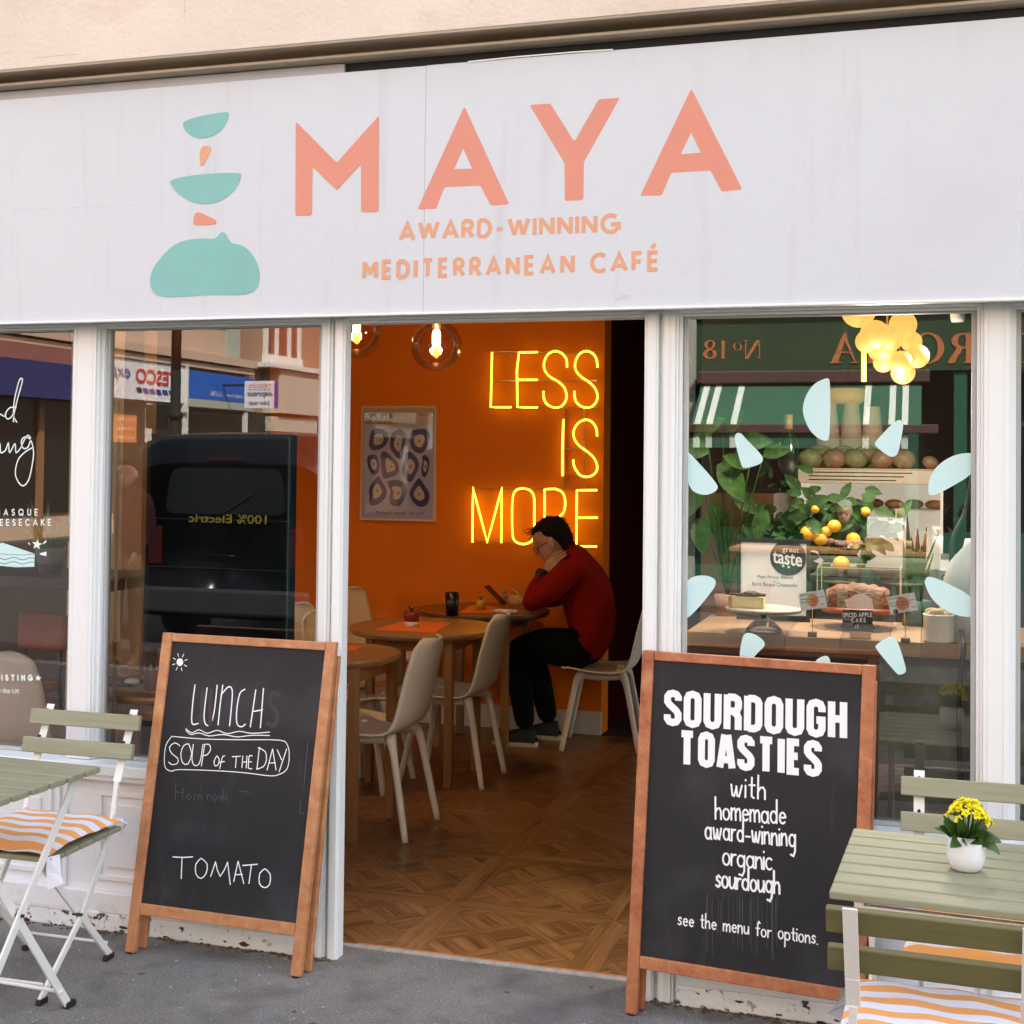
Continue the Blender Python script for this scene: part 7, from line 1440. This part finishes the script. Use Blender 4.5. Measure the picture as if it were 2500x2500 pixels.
# diners on the terrace
ty = -10.1; wtab = mat('terrace_wood', (.42, .21, .09), .6, nz=(6, .2, (.1, 1, 1))); TTx = lambda x, y: (1600+x/2.147, 1200+y/2.147)
tl, tr = MP(*TTx(385, 285), ty), MP(*TTx(1440, 345), ty); zt = (P(*TTx(830, 305), 2*GLY-ty).z)
x0, x1 = tl.x, tr.x; t = thing('terrace_table', 'long wooden terrace table with food where two people sit, mirrored in the right pane', 'table', ((x0+x1)/2, ty, 0)); n_ = 6
for k in range(n_): f = MB(); f.box(x0, x1, ty-.65+k*.11, ty-.65+k*.11+.104, zt-.04, zt-.001); f.build('plank', wtab, t, True, bevel=.004)
for x_ in (x0+.35, x1-.3): f = MB(); f.box(x_-.03, x_+.03, ty-.6, ty-.54, 0, zt-.041); f.build('leg', louv, t, True); f = MB(); f.box(x_-.03, x_+.03, ty-.12, ty-.06, 0, zt-.041); f.build('leg', louv, t, True)
cheese = mat('pale_food', (.72, .55, .25), .7, nz=(20, .3)); p = MP(*TTx(1045, 290), ty-.2); t = thing('plate_of_food', 'plate of pale food in front of the smiling woman', 'plate', (p.x, ty-.25, zt)); f = MB(); f.lathe([(0, 0), (.10, .002), (.14, .015), (.10, .008)], (0, 0, 0), 28); f.build('plate', wht, t); f = MB(); [f.ball((.05*math.cos(i*1.3), .05*math.sin(i*1.3), .02+.01*(i % 3)), .03, 8, 6) for i in range(8)]; f.build('food', cheese, t)
p = MP(*TTx(1200, 320), ty); t = thing('wire_basket', 'basket holding bottles, menu card and wooden box on the terrace table', 'basket', (p.x, ty-.2, zt)); f = MB(); f.box(-.20, .20, -.09, .09, 0, .13); f.build('box', wtab, t, bevel=.006); f = MB(); f.box(-.18, .18, -.01, -.004, .10, .34, rt('X', .1)); f.build('menu', wpan, t)
for k, (dx, m_) in enumerate(((.30, mat('red_sauce', (.3, .02, .02), .3)), (.40, mat('amber_sauce', (.5, .2, .03), .3)))): tag(MB().lathe([(0, 0), (.035, 0), (.035, .12), (.014, .16), (.016, .21), (0, .21)], (p.x+dx, ty-.2, zt), 16).build('sauce_bottle', m_), ('red sauce bottle on the terrace table', 'amber sauce bottle on the terrace table')[k], 'bottle')
tag(MB().lathe([(0, 0), (.04, 0), (.055, .16), (.05, .16), (.035, .01)], (p.x+.52, ty-.2, zt), 20).build('paper_cup', wht), 'white paper cup standing at the right end of the terrace table', 'cup')
sage = mat('sage_chair', (.16, .19, .11), .6)
for k, px in enumerate((930, 1290)):
    p = MP(*TTx(px, 370), ty+.35); t = thing('terrace_chair', ('round backed green chair with its back to the road, nearer the woman', 'round backed green chair with its back to the road, nearer the man')[k], 'chair', (p.x, ty+.15, 0), 0, 'round backed chairs at the terrace table')
    f = MB(); N2 = 14; vs = [(.30*math.sin(u), .16+.10*math.cos(u)-.1, z_) for z_ in (.52, .58, .64, .70) for u in [(-1.25+2.5*i/N2)*(1.0 if z_ < .69 else .8) for i in range(N2+1)]]; f.add(vs, [(r_*(N2+1)+i, r_*(N2+1)+i+1, (r_+1)*(N2+1)+i+1, (r_+1)*(N2+1)+i) for r_ in range(3) for i in range(N2)], True); o = f.build('backrest', sage, t); s_ = o.modifiers.new('t', 'SOLIDIFY'); s_.thickness = .02
    f = MB(); f.lathe([(0, .42), (.24, .42), (.25, .45), (0, .46)], (0, -.02, 0), 24); f.build('seat', sage, t)
    for sx in (-.18, .18):
        for sy in (-.18, .15): f = MB(); f.tube([(sx, sy, .43), (sx*1.2, sy*1.25, 0)], .014, 8); f.build('leg', louv, t)
        f = MB(); f.tube([(sx*1.35, .12, .44), (sx*1.5, .13, .56)], .012, 8); f.build('back_post', louv, t)
def sitter(p, label, top, hair, rows=None, yaw=PI/2, pitch=.25, s=1.0):
    """seated behind the table, facing +y (the cafe); p is the chin point on the ground plane"""
    x, y = p; t = thing('person', label, 'person', (x, y, 0), 0); hz = 1.02
    pts = [(x, y-.16, .50, .14, .17), (x, y-.15, .66, .12, .16), (x, y-.12, .84, .13, .18), (x, y-.08, .97, .09, .15), (x, y-.05, 1.05, .05, .05), (x-.17, y-.08, .95, .055), (x-.25, y+.0, .76, .045), (x-.10, y+.16, .80, .036), (x+.17, y-.08, .95, .055), (x+.25, y+.0, .76, .045), (x+.08, y+.17, .80, .036),
           (x-.09, y-.1, .48, .09), (x-.10, y+.22, .48, .07), (x-.10, y+.24, .05, .04), (x+.09, y-.1, .48, .09), (x+.10, y+.22, .48, .07), (x+.10, y+.24, .05, .04)]
    ed = [(0, 1), (1, 2), (2, 3), (3, 4), (3, 5), (5, 6), (6, 7), (3, 8), (8, 9), (9, 10), (0, 11), (11, 12), (12, 13), (0, 14), (14, 15), (15, 16)]
    pkk = lambda c: 0 if (c.z > 1.03 or (c.y > y+.10 and .72 < c.z < .9)) else (2 if c.z < .56 else 1)
    def ex2(mb):
        M = head(mb, (x, y-.03, 1.03), yaw, pitch, s=s, mi=0); hand(mb, (x-.09, y+.17, .80), (.5, 1, 0), (0, 0, -1), 1, .4); hand(mb, (x+.07, y+.18, .80), (-.5, 1, 0), (0, 0, -1), -1, .4); return M
    o, M = body(t, pts, ed, pkk, [mat('fair_skin', (.62, .36, .27), .5), top, trous], 2, ex2); hairmesh(M, t, hair, rows, seed=5)
    f = MB()
    for e in (-1, 1): f.ball(M @ Vector((.086, e*.032, .108)), .009, 8, 6)
    f.build('eyes', mat('dark_eye', (.03, .02, .02), .3), t, True); f = MB(); f.tube([M @ Vector((.094, -.022, .045)), M @ Vector((.099, 0, .040)), M @ Vector((.094, .022, .045))], .004, 6); f.build('mouth', mat('lip', (.45, .12, .10), .5), t, True)
    return t, M
grey = mat('grey_hair', (.33, .31, .29), .7, bump=(90, .5)); w_p = MP(*TTx(990, 240), ty-.75); m_p = MP(*TTx(1265, 240), ty-.75)
sitter((w_p.x, w_p.y), 'smiling person with grey hair in a dark green top behind the terrace table', mat('dark_green_top', (.02, .035, .012), .8), grey)
tm, Mm = sitter((m_p.x, m_p.y), 'person in sunglasses and a dark top behind the basket at the terrace table', mat('dark_brown_top', (.035, .02, .015), .8), hair_d)
f = MB()
for e in (-1, 1): f.ball(Mm @ Vector((.092, e*.034, .108)), .026, 12, 8, 1, 1, .75)
f.build('sunglasses', black, tm, True)
for k in range(46):
    pass
t = thing('terrace_shrub', 'leafy lemon green shrub behind the seated pair on the terrace', 'shrub', (w_p.x-.1, ty-1.9, 0)); f = MB(); rr = random.Random(77)
for k in range(700): leaf(f, (w_p.x-.1+rr.gauss(0, .55), ty-1.9+rr.uniform(-.3, .3), rr.uniform(.5, 1.75)), (rr.uniform(-1, 1), rr.uniform(-1, 1), rr.uniform(-.5, 1)), .14, .035, .5, seg=3)
f.build('foliage', lm, t, True); f = MB(); f.box(w_p.x-.8, w_p.x+.6, ty-2.15, ty-1.65, 0, .5); f.build('planter', grn2, t, True)
# passer-by beyond the pavement edge (mirrored beside the pillar)
px_ = P(312, 1200, 5.6).x; py__ = -5.5; t = thing('person', 'person in a dark maroon top and khaki trousers standing by the kerb', 'person', (px_, py__, -.13)); o_ = Vector((px_, py__, -.13))
pts = [(0, 0, .95, .12, .16), (0, 0, 1.12, .11, .15), (0, 0, 1.32, .12, .18), (0, 0, 1.45, .07, .12), (0, 0, 1.55, .05, .05), (.19, 0, 1.40, .05), (.25, .03, 1.14, .042), (.20, .18, .98, .034), (-.19, 0, 1.40, .05), (-.25, .02, 1.12, .042), (-.22, .15, .93, .034), (.09, 0, .85, .085), (.10, .02, .48, .06), (.10, 0, .09, .042), (.10, .13, .04, .035), (-.09, 0, .85, .085), (-.11, -.02, .48, .06), (-.12, -.05, .09, .042), (-.12, .09, .04, .035)]
ed = [(0, 1), (1, 2), (2, 3), (3, 4), (3, 5), (5, 6), (6, 7), (3, 8), (8, 9), (9, 10), (0, 11), (11, 12), (12, 13), (13, 14), (0, 15), (15, 16), (16, 17), (17, 18)]
def ex3(mb):
    M = head(mb, o_+Vector((0, 0, 1.53)), PI/2, .1, mi=0); hand(mb, o_+Vector((.20, .19, .97)), (0, .6, -1), (-1, 0, 0), 1, .4); hand(mb, o_+Vector((-.22, .16, .92)), (0, .4, -1), (1, 0, 0), -1, .4); return M
bo3, M3 = body(t, [(p[0]+px_, p[1]+py__, p[2]-.13, *p[3:]) for p in pts], ed, lambda c: 0 if c.z > 1.40 else (1 if c.z > .83 else 2), [mat('fair_skin', (.62, .36, .27), .5), mat('maroon_top', (.09, .015, .02), .8), mat('khaki', (.33, .24, .12), .8)], 2, ex3); hairmesh(M3, t, hair_d)
